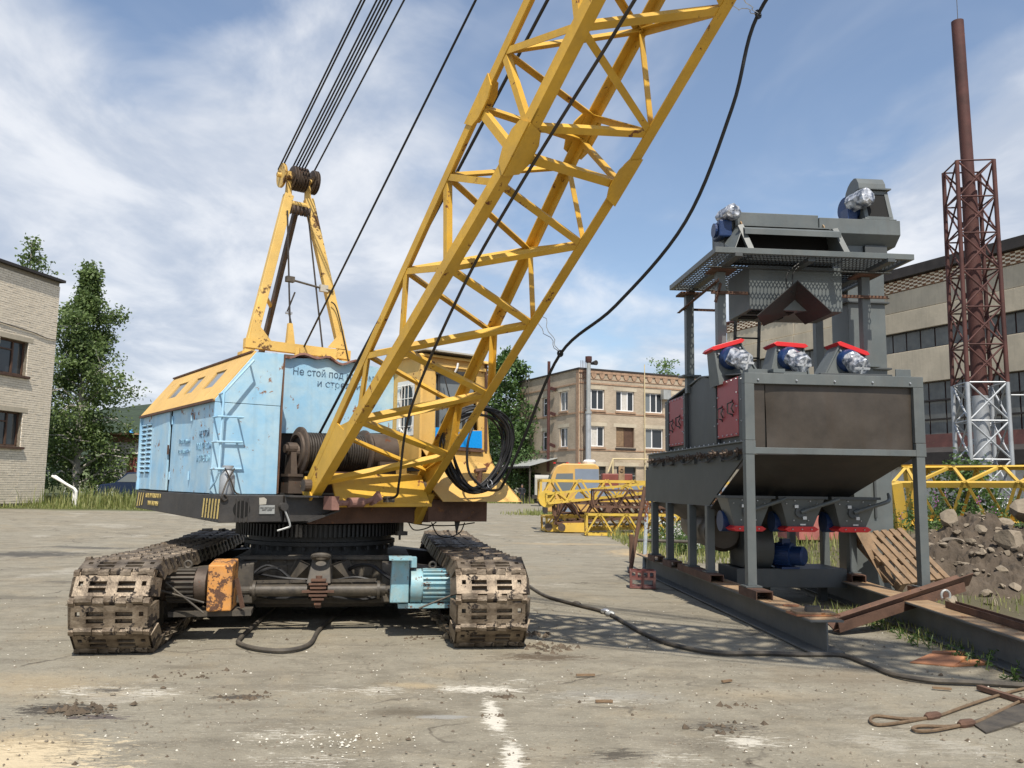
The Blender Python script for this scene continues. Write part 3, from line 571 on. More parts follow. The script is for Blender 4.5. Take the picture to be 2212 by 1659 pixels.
for o in lo_: 
    w = B(); dp = -LN * .18
    def rc_(a, b, c, d, m=w): m.prism([PB(a, c) + dp, PB(b, c) + dp, PB(b, d) + dp, PB(a, d) + dp], -LN * .06)
    x0, x1, z0, z1 = o; rc_(x0, x0 + .07, z0, z1); rc_(x1 - .07, x1, z0, z1); rc_(x0, x1, z0, z0 + .07); rc_(x0, x1, z1 - .07, z1); rc_(x0 + .62, x0 + .70, z0, z1); rc_(x0 + .70, x1, z1 - .45, z1 - .39)
    wo = w.build('window', 'wood_dark', lb)
    for a, b in ((x0, x0 + .66), (x0 + .66, x1)): B().prism([PB(a, z0) + dp * 1.3, PB(b, z0) + dp * 1.3, PB(b, z1) + dp * 1.3, PB(a, z1) + dp * 1.3], -LN * .01).build('pane', 'glass_dark', wo)
    B().prism([PB(x0 - .12, z0 - .12), PB(x1 + .12, z0 - .12), PB(x1 + .12, z0 - .02), PB(x0 - .12, z0 - .02)], LN * .14).build('sill', 'wood_dark', wo)
    B().prism([PB(x0 - .25, z1 + .01), PB(x1 + .25, z1 + .01), PB(x1 + .25, z1 + .22), PB(x0 - .25, z1 + .22)], LN * .035).build('lintel', 'concrete', wo)
    for a in (x0 - .02, x1): B().prism([PB(a, z0), PB(a + .02, z0), PB(a + .02, z1), PB(a, z1)], -LN * .2).build('reveal', 'white_paint', wo)
B().prism([PB(-.15, 10.75) + LN * .2, PB(12, 10.75) + LN * .2, PB(12, 10.75) - LN * 9, PB(-.15, 10.75) - LN * 9], ZU * .12).build('roof', 'roof_dark', lb)
B().tube([PB(0, 8.02) + LN * .06, PB(.6, 8.0) + LN * .06, PB(1.5, 8.12) + LN * .06, PB(4, 8.25) + LN * .06], .02, 6).build('wall_cable', 'roof_dark', lb)

# ---- big workshop on the right
WD = V3(-.42, .907, 0); WC = V3(22.9, 38.0, 0); WN = V3(-.907, -.42, 0)
wk = thing('workshop_building', 'long concrete panel workshop with dark window bands and brick parapet', 'workshop', WC)
PW = lambda k, z: WC + WD * k + ZU * z
K0, K1 = -16, 20.3
B().prism([PW(K0, 0) - WN * .3, PW(K1, 0) - WN * .3, PW(K1, 13) - WN * .3, PW(K0, 13) - WN * .3], -WN * 14).build('building_core', 'concrete', wk)
def panels(z0, z1, L_, ox, out=.0):
    k = K0 + ox
    while k < K1:
        e = min(k + L_, K1); B().prism([PW(k + .015, z0) - WN * .28, PW(e - .015, z0) - WN * .28, PW(e - .015, z1) - WN * .28, PW(k + .015, z1) - WN * .28], WN * (.28 + out + random.uniform(-.01, .01))).build('wall_panel', 'concrete', wk, bevel=.02); k = e
panels(10.92, 11.98, 6, 0, .0); panels(9.82, 10.88, 6, 0, .10); panels(7.08, 8.78, 6, 0, .06); panels(2.9, 4.2, 6, 0, .0); panels(0, 2.86, 6, 0, 0)
def panes(z0, z1, w):
    k = K0
    while k < K1 - .1:
        if k > -9: B().prism([PW(k + .04, z0 + .03) - WN * .12, PW(min(k + w, K1) - .04, z0 + .03) - WN * .12, PW(min(k + w, K1) - .04, z1 - .03) - WN * .12, PW(k + .04, z1 - .03) - WN * .12], -WN * .03).build('pane', 'louver_win', wk)
        k += w
    B().prism([PW(K0, z0) - WN * .2, PW(K1, z0) - WN * .2, PW(K1, z1) - WN * .2, PW(K0, z1) - WN * .2], -WN * .02).build('window_back', 'mast_red', wk)
panes(8.8, 9.8, .85); panes(6.15, 7.05, .95); panes(5.2, 6.12, .95); panes(4.25, 5.17, .95)
for z in (5.18, 6.13, 8.79, 9.8): B().bar(PW(K0, z) - WN * .05, PW(K1, z) - WN * .05, .08, .06).build('window_rail', 'roof_dark', wk)
B().prism([PW(K0, 12.0), PW(K1, 12.0), PW(K1, 12.62), PW(K0, 12.62)], -WN * .3).build('parapet', 'brick_red', wk)
bm2 = B().box((0, 0, 0), (.24, .10, .075)).build('parapet_brick', 'brick_pale').data; bpy.data.objects.remove(bpy.data.objects['parapet_brick'])
for rr in range(6):
    for k in range(49):
        kk = -4 + k * .50 + (.25 if rr % 2 else 0)
        if kk < K1 - .2: shared('parapet_brick', bm2, mtx(WD, WN, ZU, PW(kk, 12.06 + rr * .095) + WN * .03), wk)
B().prism([PW(K0, 12.64) + WN * .35, PW(K1 - 11, 12.64) + WN * .35, PW(K1 - 11, 13.15) + WN * .35, PW(K0, 13.15) + WN * .35], -WN * 14).build('roof', 'roof_dark', wk); B().prism([PW(K1 - 11, 12.62) + WN * .12, PW(K1 + .1, 12.62) + WN * .12, PW(K1 + .1, 12.74) + WN * .12, PW(K1 - 11, 12.74) + WN * .12], -WN * 14).build('roof_edge', 'mast_red', wk)
ann = thing('lean_to_shed', 'low plastered shed with sagging black roof along the workshop', 'shed', PW(4, 0) + WN * 4)
B().prism([PW(-8, .2) + WN * 3.4, PW(15, .2) + WN * 3.4, PW(15, 2.75) + WN * 3.4, PW(-8, 2.75) + WN * 3.4], -WN * 3).build('wall', 'old_plaster', ann)
B().hexa([PW(-8.2, 2.78) + WN * 3.8, PW(15.2, 2.78) + WN * 3.8, PW(15.2, 3.7) + WN * .35, PW(-8.2, 3.7) + WN * .35], [PW(-8.2, 3.35) + WN * 3.8, PW(15.2, 3.35) + WN * 3.8, PW(15.2, 4.0) + WN * .35, PW(-8.2, 4.0) + WN * .35]).build('roof', 'roof_dark', ann); B().prism([PW(-2, 3.42) + WN * 2.2, PW(9, 3.42) + WN * 2.2, PW(9, 4.3) + WN * 1.9, PW(-2, 4.3) + WN * 1.9], -WN * .08).build('metal_cladding', 'mast_red', ann); B().prism([PW(4.2, 3.40) + WN * 2.4, PW(6.0, 3.40) + WN * 2.4, PW(5.6, 4.3) + WN * 2.1, PW(4.4, 4.3) + WN * 2.1], -WN * .03).build('torn_sheet', 'sheet_zinc', ann)

# ---- small substation, car, church, pipe at the left
sb_ = thing('substation_hut', 'small white plastered hut with a dark red metal door', 'hut', V3(-21.9, 48, gh(-21.9, 48)))
SX0, SX1, SY, sz0 = -23.6, -19.6, 48.0, gh(-21.9, 48)
facade(lambda x, z: V3(x, SY, z), SX0, SX1, sz0, 3.75, [(-21.6, -20.75, sz0 + .1, 3.1)], 3.0, V3(0, -1, 0), 'wall', 'old_plaster', sb_)
B().box(((SX0 + SX1) / 2, SY + 1.5, 3.95), (4.2, 3.4, .38)).build('brick_cornice', 'brick_red', sb_)
B().box(((SX0 + SX1) / 2, SY + 1.4, 4.20), (4.6, 4.0, .10)).build('roof', 'rust_orange', sb_)
dr_ = B().box((-21.175, SY + .15, (sz0 + 3.2) / 2), (.85, .05, 3.0 - sz0)).build('door', 'door_red', sb_); B().box((-21.1, SY + .115, 1.85), (.42, .01, .16)).build('sign_plate', 'white_frame', dr_); B().prism([(-21.08, SY + .118, 1.42), (-20.9, SY + .118, 1.42), (-20.99, SY + .118, 1.60)], V3(0, -.006, 0)).build('warning_triangle', 'stripe_yellow', dr_)
cz = gh(-17.9, 42); car = thing('parked_car', 'dark blue car parked behind the crane in front of the white hut', 'car', V3(-17.9, 42, cz))
prof = [(-1.9, .25), (-1.95, .55), (-1.85, .78), (-1.15, .88), (-.55, 1.38), (.55, 1.42), (1.15, .98), (1.85, .92), (1.95, .6), (1.9, .25)]
B().prism([V3(-17.9 + x, 41.2, cz + z) for x, z in prof], V3(0, 1.6, 0)).build('body', 'car_blue', car, bevel=.06)
B().prism([V3(-17.9 + x, 41.185, cz + z) for x, z in ((-1.0, .92), (-.5, 1.3), (-.05, 1.33), (-.05, .92))], V3(0, .01, 0)).build('side_window', 'glass_mid', car); B().prism([V3(-17.9 + x, 41.185, cz + z) for x, z in ((.03, .92), (.03, 1.33), (.5, 1.34), (.95, .95))], V3(0, .01, 0)).build('side_window', 'glass_mid', car)
for x in (-1.25, 1.2):
    w = B().cyl((-17.9 + x, 41.15, cz + .30), (-17.9 + x, 41.4, cz + .30), .31, n=20).build('wheel', 'tyre', car); B().cyl((-17.9 + x, 41.13, cz + .30), (-17.9 + x, 41.16, cz + .30), .17, n=14).build('rim', 'silver_paint', w)
ch = thing('church', 'tiny white church with blue dome far away on the hillside', 'church', V3(-232, 520, 0))
B().box((-232, 520, 15), (6, 6, 30)).build('nave', 'white_paint', ch); B().lathe((-232, 520, 30), (-232, 520, 33.5), [(0, 1.5), (.2, 1.7), (.5, 1.2), (.8, .3), (1, .05)], 16).build('dome', 'sign_blue', ch); B().box((-226, 520, 14), (8, 6, 26)).build('side_wing', 'white_paint', ch)
gp = thing('gas_pipe_rail', 'white double pipe sloping out of the grass beside the brick wall', 'pipe', V3(-18.6, 36.6, .5))
for o in (0, .22): B().tube([V3(-20.2, 38 - o, 1.75), V3(-18.72 + o * .9, 36.7 - o, 1.22), V3(-18.62 + o * .9, 36.65 - o, 1.12), V3(-18.60 + o * .9, 36.65 - o, .3)], .06, 8).build('pipe', 'white_paint', gp, smooth=True)
# ================================================================== the crawler crane
CO = V3(-2.45, 11.2, 0); PSI = R(36); ALP = R(9)
CU = V3(math.sin(PSI), -math.cos(PSI), 0); CV = V3(math.cos(PSI), math.sin(PSI), 0)
TA = V3(math.cos(ALP), math.sin(ALP), 0); TB = V3(-math.sin(ALP), math.cos(ALP), 0)
def K(u, v, z): return CO + CU * u + CV * v + ZU * z
def T(a, b, z): return CO + TA * a + TB * b + ZU * z
KAX = (CU, CV, ZU); TAX = (TA, TB, ZU)
crane = thing('crawler_crane', 'old crawler crane with blue engine house, yellow lattice boom and rusty tracks', 'crane', CO)

# ---- crawler tracks
def shoe_mesh():
    xs = [0, .055, .095, .15, .205, .255, .30, .40, .445, .495, .55, .605, .645, .70]
    ys = [0, .034, .058, .070, .116, .134, .180, .202, .236, .27]
    rows = ['0111011011100'.replace('x', '1'),
            '1111111111111', '1111111111111',
            '1110111110111', '1111111111111', '1010111110101', '1111111111111',
            '1111111111111', '1000100100011']
    rows[0] = '0111001100110'; rows[8] = '1000110011001'
    rows[3] = '1110001000111'; rows[5] = '1010001000101'
    fill = lambda i, j: 0 <= i < 13 and 0 <= j < 9 and rows[j][i] == '1'
    m = B(); t0, t1 = -0.03, 0.03
    for i in range(13):
        for j in range(9):
            x0, x1, y0, y1 = xs[i] - .35, xs[i + 1] - .35, ys[j] - .135, ys[j + 1] - .135
            if fill(i, j):
                m.add([(x0, y0, t1), (x1, y0, t1), (x1, y1, t1), (x0, y1, t1)], [(0, 1, 2, 3)])
                for (di, dj, a, b) in ((-1, 0, (x0, y1), (x0, y0)), (1, 0, (x1, y0), (x1, y1)), (0, -1, (x0, y0), (x1, y0)), (0, 1, (x1, y1), (x0, y1))):
                    if not fill(i + di, j + dj): m.add([(*a, t0), (*b, t0), (*b, t1), (*a, t1)], [(0, 1, 2, 3)])
            elif j in (3, 5) and i not in (1, 11): m.add([(x0, y0, -.028), (x1, y0, -.028), (x1, y1, -.028), (x0, y1, -.028)], [(0, 1, 2, 3)])
    # hinge knuckles, end wings and inner guide lugs
    for x0, x1 in ((-.30, -.145), (-.05, .05), (.145, .295)): m.cyl((x0, -.128, 0), (x1, -.128, .008), .043, n=8)
    for x0, x1 in ((-.35, -.30), (-.145, -.05), (.05, .145), (.295, .35)): m.cyl((x0, .128, 0), (x1, .128, .008), .043, n=8)
    for s in (-1, 1):
        m.hexa([(s * .33, -.10, .03), (s * .35, -.10, .03), (s * .35, .09, .03), (s * .33, .09, .03)], [(s * .36, -.05, -.11), (s * .40, -.05, -.11), (s * .40, .12, -.09), (s * .36, .12, -.09)])
        m.box((s * .12, 0, -.06), (.05, .12, .07))
    o = m.build('track_shoe', 'track_steel'); me = o.data; bpy.data.objects.remove(o); return me
shoe = shoe_mesh()
def track(ac):
    fr = B()
    fr.box(T(ac, 0, .40), (.34, 4.9, .26), TAX); fr.box(T(ac, 0, .60), (.14, 4.6, .14), TAX)
    tr = fr.build('crawler_track', 'frame_grey', crane)
    r = .385; half = 2.62; zc = .425; per = 4 * half + 2 * math.pi * r; n = 49; pitch = per / n
    for i in range(n):
        s = (i + .5) * pitch
        if s < 2 * half: b, z, tg, nr = -half + s, zc + r, V3(0, 1, 0), V3(0, 0, 1)
        elif s < 2 * half + math.pi * r:
            a = (s - 2 * half) / r; b, z = half + r * math.sin(a), zc + r * math.cos(a); tg = V3(0, math.cos(a), -math.sin(a)); nr = V3(0, math.sin(a), math.cos(a))
        elif s < 4 * half + math.pi * r: b, z, tg, nr = half - (s - 2 * half - math.pi * r), zc - r, V3(0, -1, 0), V3(0, 0, -1)
        else:
            a = math.pi + (s - 4 * half - math.pi * r) / r; b, z = -half + r * math.sin(a), zc + r * math.cos(a); tg = V3(0, math.cos(a), -math.sin(a)); nr = V3(0, math.sin(a), math.cos(a))
        if nr.z > .99: z -= .035 * math.sin((b + half) / (2 * half) * math.pi) + random.uniform(0, .008)
        tw = TB * tg.y + ZU * tg.z; nw = TB * nr.y + ZU * nr.z
        j = random.uniform(-.055, .055); tw2 = (tw * math.cos(j) + nw * math.sin(j)); nw2 = (nw * math.cos(j) - tw * math.sin(j))
        shared('track_shoe', shoe, mtx(tw2.cross(nw2), tw2, nw2, T(ac + random.uniform(-.008, .008), b, z)), tr)
    B().lathe(T(ac - .2, -2.58, .425), T(ac + .2, -2.58, .425), [(0, .30), (.15, .34), (.4, .34), (.42, .28), (.58, .28), (.6, .34), (.85, .34), (1, .30)], 18).build('idler_wheel', 'track_steel', tr, smooth=True)
    B().lathe(T(ac - .2, 2.58, .425), T(ac + .2, 2.58, .425), [(0, .30), (.2, .33), (.8, .33), (1, .30)], 14).build('drive_sprocket', 'track_steel', tr)
    for k in range(7):
        bb = -2.0 + k * .66
        B().lathe(T(ac - .21, bb, .235), T(ac + .21, bb, .235), [(0, .15), (.2, .19), (.35, .19), (.36, .13), (.64, .13), (.65, .19), (.8, .19), (1, .15)], 14).build('road_wheel', 'frame_grey', tr)
    for bb in (-1.2, 0.2, 1.5): B().cyl(T(ac - .12, bb, .68), T(ac + .12, bb, .68), .085, n=12).build('carrier_roller', 'frame_grey', tr)
    md = B(); rnd = random.Random(3 + int(ac * 10))
    for k in range(70):
        bb = rnd.uniform(-2.6, 2.4); q = rnd.uniform(.03, .09); sgn = rnd.choice((-1, 1, 1)) * (1 if ac < 0 else -1)
        c = T(ac + sgn * rnd.uniform(.30, .46), bb, .04 + rnd.uniform(0, .05) * 1.5)
        md.add([c + V3(rnd.uniform(-q, q), rnd.uniform(-q, q), rnd.uniform(-q * .5, q)) for _ in range(6)], [(0, 1, 2), (0, 2, 3), (3, 4, 5), (1, 4, 2), (0, 4, 5), (5, 3, 1), (2, 4, 3), (0, 5, 1)])
    tag(md.build('caked_mud', 'mud', tr), kind='stuff')
    return tr
tL = track(-1.68); tR = track(1.84)

# ---- undercarriage between the tracks
mat('shaft_grease', (0.05, 0.042, 0.033), .55, var=.5, vs=6, dust=.6, dustc=(.12, .10, .072), rust=.4, rs=6, rustc=(.03, .025, .02))
fb = B()
fb.box(T(.08, 0, .46), (2.1, 2.2, .50), TAX); fb.box(T(.08, -.6, .19), (1.5, .5, .1), TAX); fb.box(T(.08, .6, .19), (1.5, .5, .1), TAX); fb.box(T(.08, -1.12, .52), (1.75, .06, .50), TAX)
for s in (-1, 1):
    for bb in (-1.35, 1.35): fb.hexa([T(.08 + s * .7, bb - .2, .28), T(.08 + s * 1.62, bb - .22, .30), T(.08 + s * 1.62, bb + .22, .30), T(.08 + s * .7, bb + .2, .28)], [T(.08 + s * .7, bb - .2, .72), T(.08 + s * 1.62, bb - .2, .62), T(.08 + s * 1.62, bb + .2, .62), T(.08 + s * .7, bb + .2, .72)])
und = fb.build('undercarriage_frame', 'frame_grey', crane, bevel=.012)
B().box(T(.08, -1.16, .745), (1.8, .12, .035), TAX).build('top_flange', 'frame_grey', und)
for s, a0, a1 in ((-1, -.62, -.02), (1, .20, .82)):
    p = B(); p.cyl(T(a0, -1.75, .445), T(a1, -1.75, .445), .064, n=16)
    p.cyl(T(a0 + .03 if s < 0 else a1 - .09, -1.75, .445), T(a0 + .06 if s < 0 else a1 - .06, -1.75, .445), .10, n=16); p.build('drive_shaft', 'shaft_grease', und, smooth=True)
    q = B(); q.cyl(T(a0 - .3 if s < 0 else a1, -1.75, .445), T(a0 if s < 0 else a1 + .3, -1.75, .445), .045, n=12); q.build('shaft_coupling', 'frame_grey', und)
pb = B(); pb.hexa([T(-.03, -1.80, .52), T(.23, -1.80, .52), T(.23, -1.2, .5), T(-.03, -1.2, .5)], [T(.02, -1.62, .80), T(.20, -1.62, .80), T(.20, -1.2, .80), T(.02, -1.2, .80)]); pb.build('tow_bracket', 'frame_grey', und, bevel=.01)
B().ring(T(.11, -1.72, .80), ZU + TB * .3, .085, .028, 20, 8).build('tow_eye', 'frame_grey', und, smooth=True)
pk = B()
for k, (zz, w) in enumerate(((.56, .16), (.52, .2), (.48, .17), (.44, .34), (.40, .19), (.36, .13), (.31, .07))): pk.box(T(.10, -1.76, zz), (w, .20, .022), TAX)
pk.cyl(T(.1, -1.76, .26), T(.1, -1.76, .60), .035, n=10); pk.build('coupling_pin', 'rust_brown', und)
for s in (-1, 1):
    B().hexa([T(.1 + s * .12, -1.18, .30), T(.1 + s * .5, -1.18, .30), T(.1 + s * .5, -1.15, .30), T(.1 + s * .12, -1.15, .30)], [T(.1 + s * .12, -1.55, .70), T(.1 + s * .3, -1.2, .74), T(.1 + s * .3, -1.17, .74), T(.1 + s * .12, -1.52, .70)]).build('stiffener_plate', 'frame_grey', und)
B().tube(catmull([T(.32, -1.19, .56), T(.48, -1.32, .66), T(.66, -1.45, .68), T(.80, -1.6, .60), T(.93, -1.75, .53)], 6), .022, 7).build('hose', 'rope_black', und, smooth=True)
B().tube(catmull([T(-.75, -1.3, .47), T(-.55, -1.5, .62), T(-.38, -1.45, .65), T(-.2, -1.5, .53), T(-.02, -1.55, .50)], 6), .018, 7).build('hose', 'rope_black', und, smooth=True)
B().tube(catmull([T(-.72, -1.55, .36), T(-.66, -1.5, .56), T(-.5, -1.42, .68), T(-.3, -1.4, .60)], 6), .014, 6).build('hose', 'rope_black', und, smooth=True)
B().bar(T(-1.35, -2.1, .27), T(-.55, -2.05, .27), .30, .05).build('motor_shelf', 'frame_grey', und)
B().bar(T(.95, -2.08, .335), T(1.55, -2.08, .335), .34, .045).build('motor_shelf', 'motor_blue', und)
# ---- travel motors
def travel_motor(a0, a1, zc, rr, m, bb):
    mo = B(); mo.lathe(T(a0, bb, zc), T(a1, bb, zc), [(0, rr * .75), (.03, rr * .98), (.26, rr), (.265, rr * .86), (.9, rr * .86), (.91, rr * .95), (1, rr * .9)], 20)
    o = mo.build('travel_motor', m, crane, smooth=True)
    lo, hi = (min(a0, a1), max(a0, a1)); L = a1 - a0
    for k in range(22):
        an = 2 * math.pi * k / 22; d = TB * math.cos(an) + ZU * math.sin(an)
        c = T((a0 + L * .29 + a0 + L * .89) / 2, bb, zc) + d * (rr * .93)
        B().box(c, (abs(L) * .6, .018, rr * .17), (TA, d.cross(TA), d)).build('cooling_fin', 'frame_grey' if m == 'drum_brown' else 'motor_blue', o)
    B().ring(T((a0 + a1) / 2, bb, zc + rr + .035), TB, .035, .013, 14, 6).build('lifting_eye', 'frame_grey', o)
    return o
mL = travel_motor(-.98, -1.42, .545, .175, 'drum_brown', -2.12)
mR = travel_motor(1.06, 1.56, .525, .185, 'motor_blue', -2.12)
gb = B(); gb.hexa([T(-.965, -2.32, .305), T(-.725, -2.32, .31), T(-.725, -1.95, .31), T(-.965, -1.95, .305)], [T(-.965, -2.32, .765), T(-.725, -2.32, .765), T(-.725, -1.95, .80), T(-.965, -1.95, .80)])
gbo = gb.build('drive_guard', 'orange_box', crane, bevel=.012); gbo['label'] = 'chipped orange sheet metal guard over the left travel drive'
B().bar(T(-.70, -2.2, .62), T(-.62, -2.25, .33), .01, .05).build('hanging_strap', 'rust_brown', gbo)
gc = B(); gc.hexa([T(.86, -2.30, .375), T(1.055, -2.30, .375), T(1.055, -1.95, .375), T(.86, -1.95, .375)], [T(.88, -2.30, .82), T(1.055, -2.30, .82), T(1.055, -1.95, .82), T(.88, -1.95, .82)])
gco = gc.build('drive_guard', 'motor_blue', crane, bevel=.012); gco['label'] = 'pale blue sheet metal guard over the right travel drive'
B().box(T(.96, -2.30, .835), (.24, .34, .02), TAX).build('guard_lid', 'motor_blue', gco)
B().box(T(1.10, -2.12, .78), (.07, .20, .10), TAX).build('terminal_box', 'motor_blue', mR)
for p0, p1 in ((T(-1.36, -2.35, .60), T(-.98, -2.36, .30)), (T(-1.40, -2.35, .52), T(-.98, -2.36, .40)), (T(1.52, -2.38, .47), T(1.16, -2.38, .33))): B().cyl(p0, p1, .011, n=6).build('tie_rod', 'frame_grey', mL if p0.x < -3 else mR)

# ---- slewing ring
sr = B().lathe(K(0, 0, .70), K(0, 0, 1.17), [(0, .86), (.32, .86), (.33, .95), (.42, .95), (.43, .90), (.56, .90), (.57, 1.02), (.88, 1.02), (.90, .92), (1, .92)], 72).build('slewing_ring', 'grease_black', crane, smooth=True)
gt = B()
for k in range(120):
    an = 2 * math.pi * k / 120; d = V3(math.cos(an), math.sin(an), 0); gt.box(CO + d * 1.035 + ZU * 1.04, (.05, .026, .145), (d, d.cross(ZU), ZU))
tag(gt.build('gear_teeth', 'grease_black', sr), kind='stuff')
for k in range(36):
    an = 2 * math.pi * k / 36; d = V3(math.cos(an), math.sin(an), 0)
    if d.y < .35: B().cyl(CO + d * .92 + ZU * .845, CO + d * .92 + ZU * .80, .022, n=6).build('ring_bolt', 'grease_black', sr)

# ---- turntable deck
dk = B(); dk.hexa([K(-2.42, -1.74, 1.22), K(1.32, -1.74, 1.17), K(1.32, 1.70, 1.15), K(-2.42, 1.70, 1.22)], [K(-2.42, -1.74, 1.465), K(1.32, -1.74, 1.465), K(1.32, 1.70, 1.42), K(-2.42, 1.70, 1.465)])
# keep the middle of the front open for the boom foot: slab stops short, arms left and right
dk = B()
dk.hexa([K(-2.42, -1.74, 1.225), K(.72, -1.74, 1.18), K(.72, 1.70, 1.16), K(-2.42, 1.70, 1.225)], [K(-2.42, -1.74, 1.465), K(.72, -1.74, 1.465), K(.72, 1.70, 1.43), K(-2.42, 1.70, 1.465)])
dk.hexa([K(.725, -1.74, 1.18), K(1.32, -1.74, 1.17), K(1.32, -1.04, 1.172), K(.725, -.6, 1.18)], [K(.725, -1.74, 1.465), K(1.32, -1.74, 1.465), K(1.32, -1.04, 1.463), K(.725, -.6, 1.463)])
deck = dk.build('turntable_deck', 'deck_black', crane, bevel=.008)
ra = B(); ra.hexa([K(.725, .68, 1.15), K(1.32, .80, 1.15), K(1.32, 1.70, 1.14), K(.725, 1.70, 1.15)], [K(.725, .68, 1.43), K(1.32, .80, 1.425), K(1.32, 1.70, 1.40), K(.725, 1.70, 1.42)])
ra.build('deck_arm', 'rust_brown', deck, bevel=.008)
la = B(); la.prism([K(1.335, -1.03, 1.175), K(1.335, -.78, 1.18), K(1.335, -.44, 1.30), K(1.335, -.40, 1.45), K(1.335, -1.03, 1.46)], CU * .02)
la.bar(K(1.40, -1.03, 1.455), K(1.40, -.42, 1.45), .14, .02); la.bar(K(1.40, -.80, 1.175), K(1.40, -.42, 1.30), .14, .018)
la.build('front_bracket', 'deck_black', deck)
la2 = B(); la2.prism([K(1.335, .80, 1.15), K(1.335, 1.30, 1.16), K(1.335, 1.62, 1.30), K(1.335, 1.60, 1.42), K(1.335, .80, 1.42)], CU * .02); la2.build('front_bracket', 'rust_brown', deck)
ub = B(); ub.box(K(0.95, 0.1, 1.23), (.5, 1.5, .12), KAX); ub.box(K(1.22, .1, 1.24), (.05, 1.6, .20), KAX); ub.build('under_beam', 'rust_brown', deck)
for k in range(6):
    u0 = .72 + k * .105
    B().prism([K(u0 + .02, -1.745, 1.21), K(u0 + .062, -1.745, 1.21), K(u0 + .10, -1.745, 1.42), K(u0 + .058, -1.745, 1.42)], CV * -.003).build('hazard_stripe', 'stripe_yellow', deck)
for k in range(3):
    u0 = -2.35 + k * .13
    B().prism([K(u0, -1.745, 1.25 + k * .01), K(u0 + .05, -1.745, 1.25 + k * .01), K(u0 + .13, -1.745, 1.44), K(u0 + .08, -1.745, 1.44)], CV * -.003).build('hazard_stripe', 'stripe_yellow', deck)
lettering('БЕРЕГИ ПОВОРОТА', 'stripe_yellow', deck, K(-1.46, -1.7485, 1.405), CU, ZU, .078, xscale=1.05)
lettering('ПЛАТФОРМЫ', 'stripe_yellow', deck, K(-1.46, -1.7485, 1.305), CU, ZU, .078, xscale=1.05)
g = B().cyl(K(1.316, -1.50, 1.312), K(1.3235, -1.50, 1.312), .093, n=28); gv = g.build('vent_opening', 'void', deck)
for v in (-1.56, -1.52, -1.475, -1.43): B().box(K(1.335, v, 1.30), (.012, .012, .26), KAX).build('grille_bar', 'deck_black', gv)
np_ = B().box(K(1.325, -1.222, 1.308), (.01, .17, .095), KAX).build('name_plate', 'sheet_zinc', deck)
lettering('КРАН МОНТАЖНЫЙ', 'deck_black', np_, K(1.332, -1.222, 1.326), CV, ZU, .016); lettering('МКГ-25БР', 'deck_black', np_, K(1.332, -1.222, 1.303), CV, ZU, .024)
B().prism([K(1.3235, -1.31, 1.36), K(1.3235, -1.235, 1.365), K(1.3235, -1.23, 1.42), K(1.3235, -1.26, 1.44), K(1.3235, -1.315, 1.435)], CU * .003).build('paper_sticker', 'canvas', deck)
hk = B().cyl(K(1.32, -1.05, 1.34), K(1.40, -1.05, 1.34), .045, n=14).build('hook_boss', 'deck_black', deck)
B().tube(catmull([K(1.38, -1.04, 1.30), K(1.40, -1.0, 1.20), K(1.41, -.985, 1.13), K(1.40, -1.02, 1.11), K(1.39, -1.12, 1.08)], 5), .011, 6).build('hook_rod', 'sheet_zinc', hk, smooth=True)
# turnbuckle at the front bracket
tb = B(); tb.box(K(1.57, -.58, 1.385), (.22, .09, .15), KAX); tb.cyl(K(1.66, -.54, 1.384), K(1.66, -.38, 1.39), .032, n=10); tb.cyl(K(1.66, -.42, 1.392), K(1.66, -.23, 1.395), .055, n=14); tb.cyl(K(1.66, -.23, 1.395), K(1.66, -.10, 1.43), .03, n=10)
tbo = tb.build('turnbuckle', 'rust_pink', crane)
wc = B(); wc.hexa([K(1.62, -.14, 1.36), K(1.70, -.14, 1.36), K(1.70, -.01, 1.43), K(1.62, -.01, 1.43)], [K(1.62, -.12, 1.44), K(1.70, -.12, 1.44), K(1.70, -.05, 1.52), K(1.62, -.05, 1.52)]); wc.cyl(K(1.60, -.11, 1.40), K(1.72, -.11, 1.40), .022, n=8); wc.build('wedge_socket', 'rust_pink', tbo)
for q in (.05, .11): B().box(K(1.68, q, 1.43), (.10, .035, .07), KAX).build('rope_clamp', 'frame_grey', tbo)

# ---- engine house
hs = B()
hs.prism([K(-2.38, -1.69, 1.47), K(-2.38, -.2, 1.47), K(-2.38, -.2, 3.05), K(-2.38, -1.27, 3.05), K(-2.38, -1.69, 2.49)], CU * 2.82)
hs.prism([K(-2.38, -.2, 2.22), K(-2.38, .70, 2.22), K(-2.38, .70, 3.05), K(-2.38, -.2, 3.05)], CU * 2.80)
hs.prism([K(-2.38, -.2, 1.47), K(-2.38, 1.66, 1.47), K(-2.38, 1.66, 3.0), K(-2.38, -.2, 3.0)], CU * 2.3)
hs.prism([K(.44, -1.69, 1.475), K(.44, -1.0, 1.475), K(.44, -1.0, 3.06), K(.44, -1.27, 3.06), K(.44, -1.69, 2.49)], CU * .49)
house = hs.build('engine_house', 'grease_black', crane)
def side_panel(u0, u1, z0, z1, dz=0.0, tilt=0.0):
    m = B(); m.hexa([K(u0, -1.72, z0), K(u1, -1.72 - tilt, z0 - dz), K(u1, -1.695 - tilt, z0 - dz), K(u0, -1.695, z0)], [K(u0, -1.72, z1), K(u1, -1.72 - tilt, z1), K(u1, -1.695 - tilt, z1), K(u0, -1.695, z1)])
    return m.build('side_panel', 'house_blue', house, bevel=.004)
p1 = side_panel(-2.42, -1.80, 1.49, 2.50); p2 = side_panel(-1.785, -.93, 1.485, 2.505, tilt=.012); p3 = side_panel(-.83, .085, 1.475, 2.50, tilt=-.01); p4 = side_panel(.10, .94, 1.475, 2.505)
